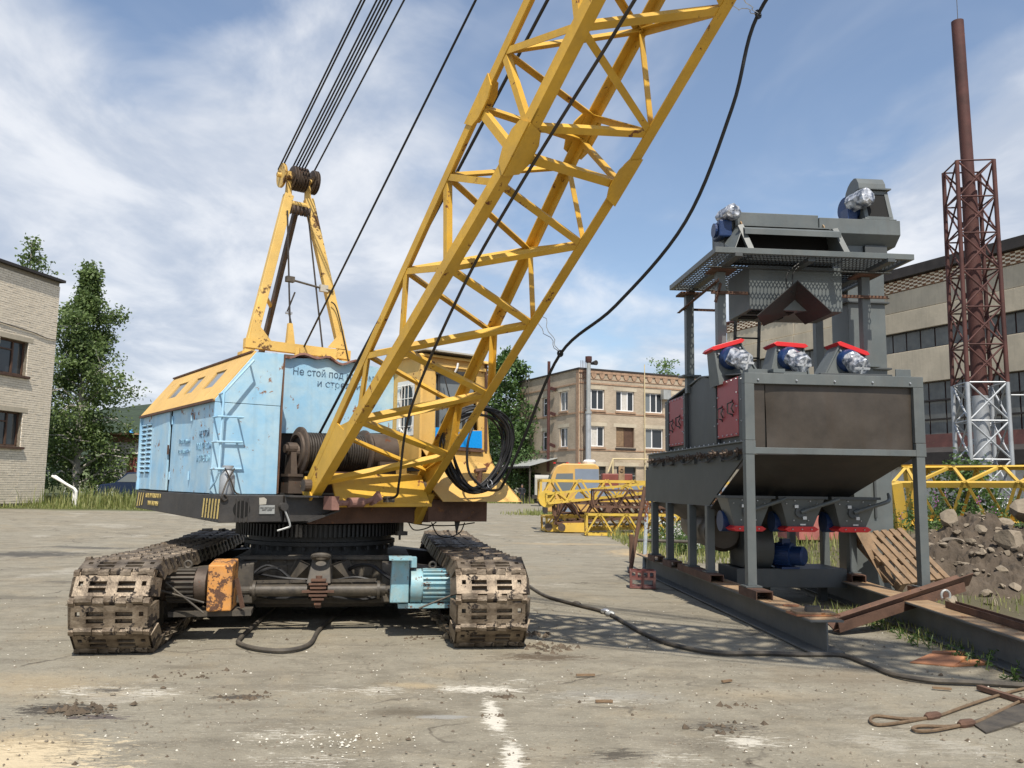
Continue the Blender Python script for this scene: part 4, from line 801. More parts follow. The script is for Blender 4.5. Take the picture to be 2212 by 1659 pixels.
for c, uc in enumerate((-2.27, -1.97)):
    for k in range(11):
        z = 1.72 + k * .064
        B().hexa([K(uc - .11, -1.721, z), K(uc + .11, -1.721, z), K(uc + .11, -1.728, z), K(uc - .11, -1.728, z)], [K(uc - .11, -1.721, z + .035), K(uc + .11, -1.721, z + .035), K(uc + .11, -1.745, z + .012), K(uc - .11, -1.745, z + .012)]).build('louver', 'house_blue', p1)
        B().box(K(uc, -1.7215, z - .008), (.2, .002, .016), KAX).build('louver_slot', 'void', p1)
for i, t in enumerate(('НЕ СТОЙ', 'ПОД ГРУЗОМ', 'И СТРЕЛОЙ')): lettering(t, 'letter_navy' if i < 1 else 'letter_fade', p4, K(.58, -1.7225, 2.14 - i * .14), CU, ZU, .105, xscale=.82)
lettering('Ответственный', 'letter_fade', p3, K(-.22, -1.7225, 2.085), CU, ZU, .085, xscale=.78); lettering('тех. исправность', 'letter_fade', p3, K(-.22, -1.7225, 1.965), CU, ZU, .072, xscale=.85)
# roof: slope with windows, flat top
n_sl = (K(0, -1.29, 3.08) - K(0, -1.72, 2.51)); s_len = n_sl.length; s_dir = n_sl / s_len; s_nr = s_dir.cross(CU).normalized()
if s_nr.z < 0: s_nr = -s_nr
def RS(u, t, o=0.0): return K(u, -1.74, 2.495) + s_dir * t + s_nr * o
rw = B(); wins = [(-1.72, -1.25), (-.86, -.50), (-.06, .36)]; edges = [-2.47]
t0, t1 = .26, .54
def slab(m, ua, ub, ta, tb_, th=.02): m.hexa([RS(ua, ta, 0), RS(ub, ta, 0), RS(ub, tb_, 0), RS(ua, tb_, 0)], [RS(ua, ta, th), RS(ub, ta, th), RS(ub, tb_, th), RS(ua, tb_, th)])
slab(rw, -2.47, .955, 0, t0); slab(rw, -2.47, .955, t1, s_len + .03)
cur = -2.47
for a, b in wins: slab(rw, cur, a, t0, t1); cur = b
slab(rw, cur, .955, t0, t1)
rw.hexa([K(-2.47, -1.31, 3.07), K(.42, -1.31, 3.07), K(.42, 1.70, 3.07), K(-2.47, 1.70, 3.07)], [K(-2.47, -1.31, 3.10), K(.42, -1.31, 3.10), K(.42, 1.70, 3.10), K(-2.47, 1.70, 3.10)])
roof = rw.build('house_roof', 'roof_yellow', house)
for a, b in wins:
    w = B(); w.hexa([RS(a + .005, t0 + .005, -.012), RS(b - .005, t0 + .005, -.012), RS(b - .005, t1 - .005, -.012), RS(a + .005, t1 - .005, -.012)], [RS(a + .005, t0 + .005, .004), RS(b - .005, t0 + .005, .004), RS(b - .005, t1 - .005, .004), RS(a + .005, t1 - .005, .004)]); w.build('roof_window', 'glass_mid', roof)
B().bar(RS(-2.47, 0, .012), RS(.955, 0, .012), .035, .03).build('eave_angle', 'rust_brown', roof)
B().bar(RS(-2.47, s_len + .02, .03), RS(.9, s_len + .02, .03), .03, .02).build('ridge_angle', 'rust_brown', roof)
B().bar(K(-2.44, -1.73, 1.48), K(-2.44, -1.73, 2.50), .04, .04, CU).build('corner_angle', 'house_blue', house)
# front pod with ladder
pw = B(); pw.prism([K(.935, -1.735, 1.47), K(.935, -.985, 1.47), K(.935, -.985, 2.48), K(.935, -1.735, 2.48)], CU * .022); pod = pw.build('front_wall', 'house_blue', house, bevel=.004)
B().prism([K(.935, -1.735, 2.485), K(.935, -.985, 2.485), K(.935, -.965, 3.10), K(.935, -1.30, 3.085), K(.935, -1.735, 2.515)], CU * .024).build('upper_wall', 'house_blue', house, bevel=.004)
B().prism([K(.50, -.985, 1.47), K(.934, -.985, 1.47), K(.934, -.972, 3.10), K(.50, -.972, 3.10)], CV * .012).build('inner_wall', 'house_blue', house)
B().bar(K(.947, -.975, 1.48), K(.947, -.962, 3.09), .02, .03, CU).build('edge_angle', 'rust_brown', pod)
ld = B(); ld.tube([K(1.10, -1.37, 2.97), K(1.12, -1.69, 2.575), K(1.12, -1.70, 2.0), K(1.12, -1.70, 1.70)], .014, 8)
lad = ld.build('ladder', 'house_blue', house, smooth=True)
for z in (2.31, 2.035, 1.742): B().tube([K(.95, -1.74, z - .0), K(1.14, -1.745, z), K(1.14, -1.47, z + .005), K(.95, -1.47, z + .005)], .012, 7).build('ladder_rung', 'house_blue', lad)
B().tube([K(1.12, -1.70, 1.70), K(1.06, -1.72, 1.60), K(.97, -1.745, 1.52)], .011, 6).build('ladder_brace', 'house_blue', lad)
B().tube([K(.95, -1.37, 2.95), K(1.10, -1.37, 2.965)], .012, 6).build('ladder_bracket', 'house_blue', lad); B().tube([K(.95, -1.69, 2.57), K(1.12, -1.69, 2.575)], .012, 6).build('ladder_bracket', 'house_blue', lad)
# recessed front wall
rc = B(); rc.prism([K(.50, -.97, 2.19), K(.50, .715, 2.27), K(.50, .715, 3.10), K(.50, .30, 3.135), K(.50, -.2, 3.17), K(.50, -.97, 3.10)], CU * .02); rec = rc.build('recessed_wall', 'house_blue', house)
lettering('Не стой под грузом', 'letter_navy', rec, K(.5225, -.13, 2.965), CV, ZU, .125, xscale=.93); lettering('и стрелой', 'letter_navy', rec, K(.5225, -.06, 2.84), CV, ZU, .12, xscale=1.05)
# buckled rusty cover plate on the front roof edge
cv = []; NN = 22
for k in range(NN + 1):
    v = lerp(-.98, .30, k / NN); zz = 3.155 + .02 * math.sin(k * 1.1) - .05 * max(0, math.sin(k * .45 + .6)) * .9; cv.append((v, zz))
cm = B()
for (v0, z0), (v1, z1) in zip(cv, cv[1:]): cm.hexa([K(.585, v0, z0), K(.585, v1, z1), K(.2, v1, 3.13), K(.2, v0, 3.13)], [K(.585, v0, z0 + .025), K(.585, v1, z1 + .025), K(.2, v1, 3.16), K(.2, v0, 3.16)])
cm.build('cover_plate', 'rust_pink', house)
B().box(K(.42, .1, 1.6), (.02, 1.3, .3), KAX).build('bay_floor_plate', 'rust_brown', house)
B().box(K(.60, -.1, 1.475), (.5, 1.6, .02), KAX).build('bay_floor', 'grease_black', house)

# ---- hoist winch
wd = B().cyl(K(.85, -.69, 1.975), K(.85, .14, 1.975), .205, n=28).build('hoist_winch', 'drum_brown', crane, smooth=True)
rp = B()
for k in range(25):
    v = -.655 + k * .0315; rp.ring(K(.85, v, 1.975), CV + CU * .03, .215, .0165, 30, 6)
tag(rp.build('wound_rope', 'rope_steel', wd, smooth=True), kind='stuff')
for v in (-.69, .14): B().lathe(K(.85, v - .02, 1.975), K(.85, v + .025, 1.975), [(0, .275), (.25, .29), (.75, .29), (1, .275)], 36).build('drum_flange', 'drum_brown', wd, smooth=True)
B().lathe(K(.85, -.755, 1.975), K(.85, -.70, 1.975), [(0, .06), (.3, .075), (1, .09)], 16).build('drum_hub', 'drum_brown', wd)
B().ring(K(.85, -.715, 1.975), CV, .20, .03, 30, 6).build('flange_rim', 'drum_brown', wd, smooth=True)
pd = B(); pd.hexa([K(.75, -.82, 1.70), K(.95, -.82, 1.70), K(.95, -.74, 1.70), K(.75, -.74, 1.70)], [K(.79, -.81, 1.99), K(.91, -.81, 1.99), K(.91, -.75, 1.99), K(.79, -.75, 1.99)]); pd.cyl(K(.85, -.84, 2.0), K(.85, -.73, 2.0), .075, n=16); pd.cyl(K(.85, -.87, 2.0), K(.85, -.82, 2.0), .05, n=12); pd.box(K(.85, -.78, 1.69), (.30, .18, .03), KAX)
pd.box(K(.85, -.70, 1.58), (.24, .30, .2), KAX); pd.build('bearing_pedestal', 'drum_brown', wd)
gx = B(); gx.cyl(K(.85, .19, 1.99), K(.85, .52, 1.99), .24, n=28); gx.box(K(.85, .40, 1.85), (.5, .30, .05), KAX); gx.hexa([K(.66, .25, 1.5), K(1.04, .25, 1.5), K(1.04, .52, 1.5), K(.66, .52, 1.5)], [K(.70, .25, 1.9), K(1.0, .25, 1.9), K(1.0, .52, 1.9), K(.70, .52, 1.9)]); gx.build('gearbox', 'drum_brown', wd, smooth=True)

# ---- operator's cab
def cabq(pts, d, name='cab_wall', m='cab_yellow', par=None, bv=.006):
    return B().prism(pts, d).build(name, m, par or cab, bevel=bv)
cb = B(); cb.prism([K(.46, .72, 1.42), K(1.17, .74, 1.42), K(1.17, 1.68, 1.42), K(.46, 1.68, 1.42)], ZU * .5)
cab = cb.build('operator_cab', 'cab_yellow', crane)
def wall_with_hole(P, hole, d, name):   # P: func(x, z) -> world; outer rect x0,x1,z0,z1 ; hole same
    m = B(); (x0, x1, z0, z1), (a, b, c, e) = hole[0], hole[1]
    for q in ((x0, a, z0, z1), (b, x1, z0, z1), (a, b, z0, c), (a, b, e, z1)):
        if q[1] - q[0] > 1e-4 and q[3] - q[2] > 1e-4: m.prism([P(q[0], q[2]), P(q[1], q[2]), P(q[1], q[3]), P(q[0], q[3])], d)
    return m.build(name, 'cab_yellow', cab)
lw = wall_with_hole(lambda x, z: K(x, .72, z), ((.50, 1.20, 1.85, 3.22), (.645, 1.065, 2.26, 2.90)), CV * .03, 'left_wall')
# oval framed side window
fr = B(); cx, cz, hw, hh, rr = .855, 2.575, .175, .30, .13
def rrect(hw, hh, rr, n=5):
    out = []
    for sx, sz, a0 in ((1, 1, 0), (-1, 1, 90), (-1, -1, 180), (1, -1, 270)):
        for k in range(n + 1): a = R(a0 + 90 * k / n); out.append((sx * (hw - rr) + rr * math.cos(a), sz * (hh - rr) + rr * math.sin(a)))
    return out
outer = [(.225 if abs(x) > .1 else 0, 0) for x, _ in rrect(hw, hh, rr)]
inr = rrect(hw, hh, rr); out_ = rrect(.225, .355, .012)
Pv = [K(cx + x, .716, cz + z) for x, z in inr] + [K(cx + x, .716, cz + z) for x, z in out_]; n_ = len(inr)
fr.add(Pv, [(i, (i + 1) % n_, (i + 1) % n_ + n_, i + n_) for i in range(n_)]); fr.add([p + CV * .02 for p in Pv], [(i, (i + 1) % n_, (i + 1) % n_ + n_, i + n_) for i in range(n_)])
fr.add([K(cx + x, .716, cz + z) for x, z in inr] + [K(cx + x, .75, cz + z) for x, z in inr], [(i, (i + 1) % n_, (i + 1) % n_ + n_, i + n_) for i in range(n_)])
wf = fr.build('side_window_frame', 'white_paint', cab, fix=False)
B().prism([K(cx + x * 1.02, .745, cz + z * 1.02) for x, z in inr], CV * .008).build('window_pane', 'glass_dark', wf)
for x in (-.08, .0, .09): B().tube([K(cx + x, .70, cz - .36), K(cx + x, .70, cz + .31)], .006, 6).build('grille_rod', 'white_paint', wf)
for z in (-.24, .12, .29): B().tube([K(cx - .2, .702, cz + z), K(cx + .2, .702, cz + z)], .006, 6).build('grille_rod', 'white_paint', wf)
fw = wall_with_hole(lambda x, z: K(1.20 + (2.05 - z) * .05 * (z < 2.05), x + (.04 if x > 1.5 else 0) * (3.2 - z) * 2.2, z), ((.745, 1.70, 2.04, 3.22), (.955, 1.545, 2.32, 3.03)), CU * -.03, 'front_wall')
B().prism([K(1.166, .94, 2.31), K(1.166, 1.57, 2.31), K(1.166, 1.55, 3.04), K(1.166, .94, 3.04)], CU * -.01).build('windscreen', 'glass_mid', cab)
for a, b in (((1.0, 2.32), (1.0, 3.02)), ((1.40, 2.32), (1.385, 3.02))): B().bar(K(1.19, a[0], a[1]), K(1.19, b[0], b[1]), .03, .03, CU).build('windscreen_bar', 'deck_black', cab)
B().bar(K(1.215, .945, 3.03), K(1.215, 1.56, 3.05), .03, .05).build('windscreen_lintel', 'deck_black', cab)
B().tube([K(1.25, 1.05, 2.98), K(1.27, 1.12, 2.72), K(1.26, 1.02, 2.55)], .008, 6).build('wiper', 'deck_black', cab)
sk = B(); prof = [(2.04, 1.205, 1.80), (1.9, 1.23, 1.84), (1.75, 1.29, 1.90), (1.6, 1.40, 1.98), (1.40, 1.58, 2.07)]
for (z0, u0, v0), (z1, u1, v1) in zip(prof, prof[1:]):
    sk.hexa([K(u0, .78, z0), K(u0, v0, z0), K(u0 - .02, v0, z0), K(u0 - .02, .78, z0)], [K(u1, .88, z1), K(u1, v1, z1), K(u1 - .02, v1, z1), K(u1 - .02, .88, z1)])
    sk.hexa([K(u0, v0, z0), K(.55, v0 - .1, z0), K(.55, v0 - .12, z0), K(u0, v0 - .02, z0)], [K(u1, v1, z1), K(.55, v1 - .1, z1), K(.55, v1 - .12, z1), K(u1, v1 - .02, z1)])
sk.build('cab_skirt', 'cab_yellow', cab)
cabq([K(.50, 1.70, 1.9), K(1.18, 1.74, 1.9), K(1.17, 1.70, 3.22), K(.50, 1.68, 3.22)], CV * .02, 'right_wall')
cabq([K(.50, .72, 1.9), K(.50, 1.70, 1.9), K(.50, 1.70, 3.22), K(.50, .72, 3.22)], CU * -.02, 'rear_wall')
cr = B(); cr.hexa([K(.40, .66, 3.215), K(1.28, .66, 3.215), K(1.28, 1.80, 3.20), K(.40, 1.80, 3.20)], [K(.42, .70, 3.26), K(1.25, .70, 3.25), K(1.25, 1.76, 3.24), K(.42, 1.76, 3.26)]); cr.build('cab_roof', 'cab_yellow', cab, bevel=.01)
B().hexa([K(.5, .6, 3.29), K(1.33, .72, 3.285), K(1.33, 1.62, 3.275), K(.5, 1.6, 3.29)], [K(.5, .6, 3.31), K(1.33, .72, 3.305), K(1.33, 1.62, 3.295), K(.5, 1.6, 3.31)]).build('sun_shade', 'canvas', cab)
B().bar(K(1.225, .76, 3.13), K(1.225, 1.70, 3.12), .03, .04).build('rain_gutter', 'cab_yellow', cab)
B().bar(K(1.21, .735, 1.9), K(1.21, .735, 3.2), .035, .035, CU).build('corner_post', 'cab_yellow', cab); B().bar(K(1.21, 1.735, 2.05), K(1.20, 1.72, 3.2), .035, .035, CU).build('corner_post', 'rust_brown', cab)
bl = B(); bl.prism([K(1.225, .95, 2.10), K(1.225, 1.665, 2.085), K(1.225, 1.655, 2.315), K(1.225, 1.40, 2.30), K(1.225, 1.25, 2.27), K(1.225, 1.12, 2.325), K(1.225, .95, 2.325)], CU * .008); bl.build('blue_board', 'sign_blue', cab)
B().bar(K(1.235, 1.1, 2.07), K(1.235, 1.68, 2.05), .03, .035).build('ledge_bar', 'rust_brown', cab)
lm = B(); lm.tube([K(1.22, 1.21, 3.02), K(1.26, 1.23, 3.10), K(1.27, 1.24, 3.17)], .014, 8); lm.build('lamp_bracket', 'white_frame', cab)
B().cyl(K(.47, .70, 2.15), K(.47, .70, 2.60), .045, n=10).build('exhaust_pipe', 'rust_brown', cab)
B().box(K(1.1, .735, 1.85), (.36, .02, .16), KAX).build('step_opening', 'void', cab)
hp = B(); hp.tube([K(1.40, 1.52, 1.40), K(1.42, 1.50, 1.62), K(1.44, 1.50, 1.80)], .035, 8); hp.tube([K(1.44, 1.42, 1.78), K(1.44, 1.58, 1.80)], .03, 8); hp.build('anchor_post', 'rust_brown', deck)

# ---- boom
BE = .744; BB = CU * math.cos(BE) + ZU * math.sin(BE); BN = -CU * math.sin(BE) + ZU * math.cos(BE); BP = K(1.321, .022, 1.575); LJ = 4.62; LT = 17.5; LH = 20.5
def bp(s, sv, sn, inset=0.0):
    if s < LJ: t = max(0, s / LJ); w = lerp(1.519, 1.263, t); d = lerp(.255, .90, t)
    elif s < LT: w, d = 1.263, .90
    else: t = min(1, (s - LT) / (LH - LT)); w = lerp(1.263, .5, t); d = lerp(.90, .3, t)
    return BP + BB * s + CV * (sv * (w / 2 - inset)) + BN * (sn * (d / 2 - inset))
fbm = B(); fbm.box(K(1.43, .09, 1.385), (.18, 1.18, .10), KAX)
boom = fbm.build('boom', 'boom_yellow', crane, bevel=.006)
B().box(K(1.55, .09, 1.36), (.10, 1.22, .035), KAX).build('foot_flange', 'boom_yellow', boom)
B().hexa([K(1.53, -.50, 1.36), K(1.53, .70, 1.36), K(1.56, .70, 1.36), K(1.56, -.50, 1.36)], [K(1.30, -.50, 1.72), K(1.30, .70, 1.72), K(1.33, .70, 1.72), K(1.33, -.50, 1.72)]).build('foot_web', 'boom_yellow', boom)
for sv in (-1, 1):
    for sn in (-1, 1):
        for s0, s1, lg in ((-.05, LJ, .112 if sn < 0 else .096), (LJ, 11.0, .112 if sn < 0 else .096), (11.0, LT, .10), (LT, LH, .10)):
            B().lbar(bp(s0, sv, sn), bp(s1, sv, sn), lg, .014, CV * -sv, BN * -sn).build('boom_chord', 'boom_yellow', boom)
    # foot plates between the chords at the pin
    q = [bp(-.12, sv, -1), bp(1.02, sv, -1, .0), bp(.86, sv, 1, .0), bp(-.12, sv, 1)]
    B().prism([p + CV * (-sv * .002) for p in q], CV * (-sv * .02)).build('foot_plate', 'boom_yellow', boom)
    B().bar(bp(-.10, sv, -1) + BN * -.02, bp(-.10, sv, 1) + BN * .03, .16, .03, CV).build('foot_end', 'boom_yellow', boom)
    B().cyl(BP + CV * (sv * .84), BP + CV * (sv * .66), .07, n=14).build('foot_pin', 'drum_brown', boom)
    for sn in (-1, 1):
        for dd in (0, 1):
            c = bp(LJ, sv, sn); inn = (CV * -sv, BN * -sn)[dd]; out_d = (BN * sn, CV * sv)[dd]
            g0 = [c + BB * -.25 - inn * .004, c + BB * .25 - inn * .004, c + BB * .20 + inn * .13, c + BB * .09 + inn * .175, c + BB * -.09 + inn * .175, c + BB * -.20 + inn * .13]
            B().prism([p + out_d * .003 for p in g0], out_d * .014).build('joint_gusset', 'boom_yellow', boom)
LAC = .062
def lace(f0, s0, f1, s1, nrm, leg=LAC):
    a = bp(s0, *f0, .035); b = bp(s1, *f1, .035); d = (b - a).normalized(); side = nrm.cross(d)
    if side.z > 0: side = -side
    B().lbar(a + nrm * .028, b + nrm * .028, leg, .008, side, -nrm).build('lacing_bar', 'boom_yellow', boom)
ad1 = [.20, 1.25, 2.30, 3.35, 4.30]; bc1 = [.74, 1.80, 2.85, 3.90]
bc2 = [5.13 + 1.15 * k for k in range(11)]; ad2 = [4.85, 5.72] + [6.87 + 1.15 * k for k in range(10)]
faces = [((-1, -1), (1, -1), -BN), ((1, -1), (1, 1), CV), ((-1, 1), (1, 1), BN), ((-1, -1), (-1, 1), -CV)]
def which(f): return 'ad' if f in ((-1, -1), (1, 1)) else 'bc'
for f0, f1, nr in faces:
    if which(f0) == 'bc': f0, f1 = f1, f0
    for A_, B_ in ((ad1, bc1), (ad2, bc2)):
        seq = sorted([(s, 0) for s in A_] + [(s, 1) for s in B_])
        for (sa, wa), (sb, wb) in zip(seq, seq[1:]):
            if sb > LT - .1: break
            lace((f0, f1)[wa], sa, (f0, f1)[wb], sb, nr, LAC if sa < 10 else .07)
    for s in (LJ - .02,): lace(f0, s, f1, s, nr, .075)
B().prism([bp(4.72, -1, -1) + V3(0, 0, 0), bp(5.0, -1, -1), bp(5.0, -1, -1, .10), bp(4.80, -1, -1, .14)], CV * .02).build('joint_lug', 'boom_yellow', boom)
hd = B(); hd.cyl(BP + BB * (LH + .05) - CV * .35, BP + BB * (LH + .05) + CV * .35, .30, n=24); hd.build('head_sheave', 'drum_brown', boom)
B().bar(bp(.0, 1, -1) + ZU * .02, K(1.20, .72, 1.14), .12, .09).build('foot_strut', 'boom_yellow', boom)

# ---- gantry (A-frame) over the house roof
gf = B()
topL = K(-1.30, -.155, 5.82); topR = K(-1.30, .155, 5.82); bL = K(-.97, -.78, 3.2); bR = K(-.97, .74, 3.2)
for a, b in ((bL, topL), (bR, topR)): gf.bar(a, b, .135, .105, CU)
gant = gf.build('gantry_frame', 'gantry_yellow', crane, bevel=.006)
for v, s in ((-.155, -1), (.155, 1)): B().prism([K(-1.29, v - .05, 5.72), K(-1.29, v + .05, 5.72), K(-1.32, v * .9 + .03, 6.20), K(-1.32, v * .9 - .03, 6.20)], CU * -.05).build('sheave_cheek', 'gantry_yellow', gant)
B().cyl(K(-1.31, -.34, 6.10), K(-1.31, .30, 6.10), .035, n=10).build('sheave_axle', 'gantry_yellow', gant)
for v in (-.265, -.10, -.055, -.01, .035, .08, .21, .25):
    B().lathe(K(-1.31, v - .02, 6.10), K(-1.31, v + .02, 6.10), [(0, .175), (.18, .182), (.45, .15), (.55, .15), (.82, .182), (1, .175)], 26).build('sheave', 'drum_brown' if v > -.2 else 'gantry_yellow', gant, smooth=True)
B().cyl(K(-1.28, -.17, 5.70), K(-1.28, .19, 5.70), .045, n=12).build('tie_tube', 'gantry_yellow', gant)
for v in (-.11, -.05, .01, .07, .13): B().lathe(K(-1.24, v - .018, 5.60), K(-1.24, v + .018, 5.60), [(0, .075), (.3, .06), (.7, .06), (1, .075)], 18).build('guide_roller', 'drum_brown', gant, smooth=True)
B().bar(K(-.985, -.80, 3.50), K(-.985, .76, 3.48), .11, .13).build('cross_beam', 'gantry_yellow', gant)
for s, v in ((1, -.74), (-1, .70)): B().prism([K(-.95, v, 3.56), K(-.95, v + s * .30, 3.56), K(-.98, v + s * .05, 3.86)], CU * .012).build('corner_gusset', 'gantry_yellow', gant)
B().bar(K(-1.34, .0, 5.72), K(-2.32, -.18, 3.1), .065, .075).build('rear_strut', 'drum_brown', gant)
B().cyl(K(-1.12, -.56, 4.33), K(-1.95, -.1, 4.25), .03, n=8).build('strut_tie', 'gantry_yellow', gant)
for v in (-.78, .74):
    B().box(K(-.97, v, 3.22), (.20, .16, .30), KAX).build('gantry_foot', 'gantry_yellow', gant)
B().bar(K(-.85, -.72, 3.32), K(-.62, .12, 3.30), .09, .09).build('stop_tube', 'drum_brown', gant)
for v in (.04, .37): B().lathe(K(-1.02, v - .03, 3.36), K(-1.0, v + .03, 3.36), [(0, .13), (.3, .10), (.7, .10), (1, .13)], 20).build('deflector_sheave', 'drum_brown', gant, smooth=True)
B().bar(K(-.95, -.05, 3.15), K(-.95, -.05, 3.5), .07, .07).build('roof_post', 'gantry_yellow', gant); B().bar(K(-.95, .52, 3.15), K(-.95, .52, 3.5), .07, .07).build('roof_post', 'gantry_yellow', gant)
for p0, p1, rr in ((K(-1.2, -.20, 5.55), K(-1.05, -.14, 3.86), .013), (K(-1.1, -.15, 4.04), K(-1.04, -.125, 3.86), .012), (K(-1.2, .12, 5.55), K(-1.0, .37, 3.40), .013), (K(-1.15, -.15, 4.05), K(-1.12, -.06, 4.34), .012)): B().cyl(p0, p1, rr, n=7).build('gantry_rope', 'rope_steel', gant)
B().hexa([K(-1.08, -.19, 3.56), K(-1.0, -.19, 3.56), K(-1.0, -.07, 3.56), K(-1.08, -.07, 3.56)], [K(-1.08, -.17, 3.86), K(-1.02, -.17, 3.86), K(-1.02, -.11, 3.86), K(-1.08, -.11, 3.86)]).build('rope_socket', 'gantry_yellow', gant)
B().box(K(-1.1, -.145, 4.02), (.05, .09, .03), KAX).build('rope_clamp', 'zinc', gant)
B().cyl(K(-1.13, -.14, 4.52), K(-1.05, .50, 4.42), .016, n=8).build('limit_rod', 'frame_grey', gant); B().box(K(-1.13, -.14, 4.52), (.08, .12, .08), KAX).build('limit_block', 'frame_grey', gant); B().box(K(-1.08, .36, 4.45), (.06, .12, .10), KAX).build('switch_box', 'canvas', gant)
B().tube(catmull([K(-1.0, .45, 4.25), K(-.98, .52, 4.18), K(-.95, .60, 3.9), K(-.9, .74, 3.3)], 6), .010, 6).build('signal_cable', 'rope_black', gant)

# ---- ropes up to the boom head
hdp = BP + BB * LH
for i, v in enumerate((-.285, -.245, -.10, -.055, -.01, .035, .08, .23)):
    B().cyl(K(-1.31, v, 6.10) + (BN * .165), hdp + CV * (v * .9) + BN * .35, .0125, n=7).build('luffing_rope', 'rope_black', crane)
B().cyl(K(-1.02, .04, 3.47), hdp + CV * -.25 + BN * .3, .0135, n=7).build('hoist_rope', 'rope_black', crane)
B().cyl(K(.85, -.447, 2.19), hdp + CV * .05 + BN * .1, .016, n=7).build('hoist_rope', 'rope_black', crane)
B().tube(catmull([K(1.66, .02, 1.44), K(1.85, .08, 1.47), K(2.10, -.02, 1.65), K(2.75, -.26, 2.40), K(3.917, -.4, 3.442), K(4.9, -.42, 4.22), K(6.2, -.4, 5.20), K(8.2, -.4, 6.75), K(12, -.3, 10.2), hdp - BN * .2], 8), .0145, 8).build('pendant_rope', 'rope_steel', crane, smooth=True)
# ---- cable coil hung on the boom and the power cable (things of their own)
coil = B(); rnd = random.Random(5)
for k in range(12):
    rx, rz = .47 + rnd.uniform(-.05, .05), .50 + rnd.uniform(-.05, .03); cc = K(1.75 + rnd.uniform(-.05, .05), 1.235 + rnd.uniform(-.05, .05), 2.03 + rnd.uniform(-.03, .03)); ph = rnd.uniform(0, 6)
    coil.tube([cc + CV * (rx * math.cos(a)) + ZU * (rz * math.sin(a)) + CU * (.04 * math.sin(2 * a + ph) + .05 * math.sin(a)) + CV * (.05 * math.sin(a * 2)) for a in [2 * math.pi * q / 40 for q in range(40)]], .0135, 7, closed=True)
co = coil.build('cable_coil', 'rope_black', base=K(1.75, 1.235, 1.5), smooth=True); tag(co, 'thick coil of black cable hanging from the lower boom', 'cable coil')
lo = B()
for dx in (0, .28): lo.tube(catmull([K(1.72, .95 + dx, 2.42), K(1.75, .82 + dx, 2.1), K(1.74, .86 + dx, 1.75), K(1.76, 1.1 + dx, 1.55)], 8), .016, 7)
lo.tube(catmull([K(1.78, 1.40, 2.50), K(1.80, 1.62, 2.46), K(1.78, 1.70, 2.2), K(1.76, 1.66, 1.9)], 7), .014, 7)
lo.build('loose_loop', 'rope_black', co, smooth=True)
for p in (K(1.70, 1.36, 2.52), K(1.78, 1.42, 1.62)): B().ring(p, CV, .05, .006, 12, 5).build('tie_wire', 'zinc', co)
pc = B().tube(catmull([K(1.78, 1.30, 1.56), K(2.1, 1.3, 1.55), K(2.676, 1.0, 1.651), K(3.014, 1.0, 2.106), K(3.645, 1.0, 2.983), K(4.494, 1.0, 3.362), K(5.403, 1.0, 3.975), K(5.95, 1.0, 4.85), K(6.24, 1.0, 5.57), K(6.9, 1.0, 6.05), K(8.0, .9, 6.9), K(9.5, .8, 8.1)], 8), .0165, 8).build('power_cable', 'rope_black', base=K(1.78, 1.3, 1.56), smooth=True)
tag(pc, 'black power cable sagging in the air beside the boom', 'cable')
for s, p in ((2.86, K(3.645, 1.0, 2.99)), (6.30, K(6.24, 1.0, 5.57))):
    for q in (0, .1):
        a = bp(s + q, 1, -1); B().tube([lerp(a, p, t) + ZU * (-.03 * math.sin(t * 9 + q * 30) * (1 - t)) + V3(.02 * math.sin(t * 14), 0, 0) for t in [i / 10 for i in range(11)]], .004, 4).build('tie_wire', 'zinc', pc)
    B().ring(p, CU, .03, .012, 10, 5).build('tape_wrap', 'rope_black', pc)
cn = B().lathe(K(1.10, -1.60, 1.468), K(1.10, -1.60, 1.78), [(0, .075), (.06, .082), (.62, .082), (.80, .055), (.86, .05), (.88, .062), (1, .062)], 20).build('milk_can', 'silver_paint', base=K(1.10, -1.60, 1.468), smooth=True)
tag(cn, 'small dented metal can standing on the deck by the ladder', 'can')
B().tube(catmull([K(1.19, -1.66, 1.75), K(1.22, -1.60, 1.62), K(1.22, -1.55, 1.50), K(1.23, -1.50, 1.47)], 5), .009, 6).build('tied_rope', 'rope_steel', cn)
B().tube(catmull([K(1.20, -1.56, 1.75), K(1.22, -1.64, 1.6), K(1.28, -1.70, 1.48), K(1.34, -1.73, 1.44), K(1.335, -1.70, 1.40), K(1.335, -1.66, 1.43), K(1.33, -1.70, 1.47)], 5), .009, 6).build('tied_rope', 'rope_steel', cn)

# loose wiring under the right side of the deck
for pts in ([(1.0, .72, 1.14), (1.05, .78, 1.04), (1.08, .95, 1.06), (1.05, 1.1, 1.13)], [(1.1, 1.0, 1.13), (1.12, 1.08, .98), (1.12, 1.25, .94), (1.12, 1.42, 1.0), (1.1, 1.5, 1.12)], [(1.15, .62, 1.14), (1.16, .9, 1.10), (1.16, 1.3, 1.09), (1.15, 1.62, 1.12)]): B().tube(catmull([K(*p) for p in pts], 7), .008, 5).build('loose_wire', 'rope_black', deck)
gb_ = B(); gb_.box(K(1.05, .58, 1.08), (.05, .05, .16), KAX); gb_.box(K(1.05, .60, 1.0), (.07, .14, .05), KAX); gb_.cyl(K(1.05, .58, .92), K(1.05, .58, 1.0), .015, n=6); gb_.build('grease_block', 'frame_grey', deck)
B().prism([K(1.2, 1.28, 1.14), K(1.2, 1.36, 1.14), K(1.2, 1.31, .97)], CU * .01).build('hanging_flap', 'grease_black', deck)
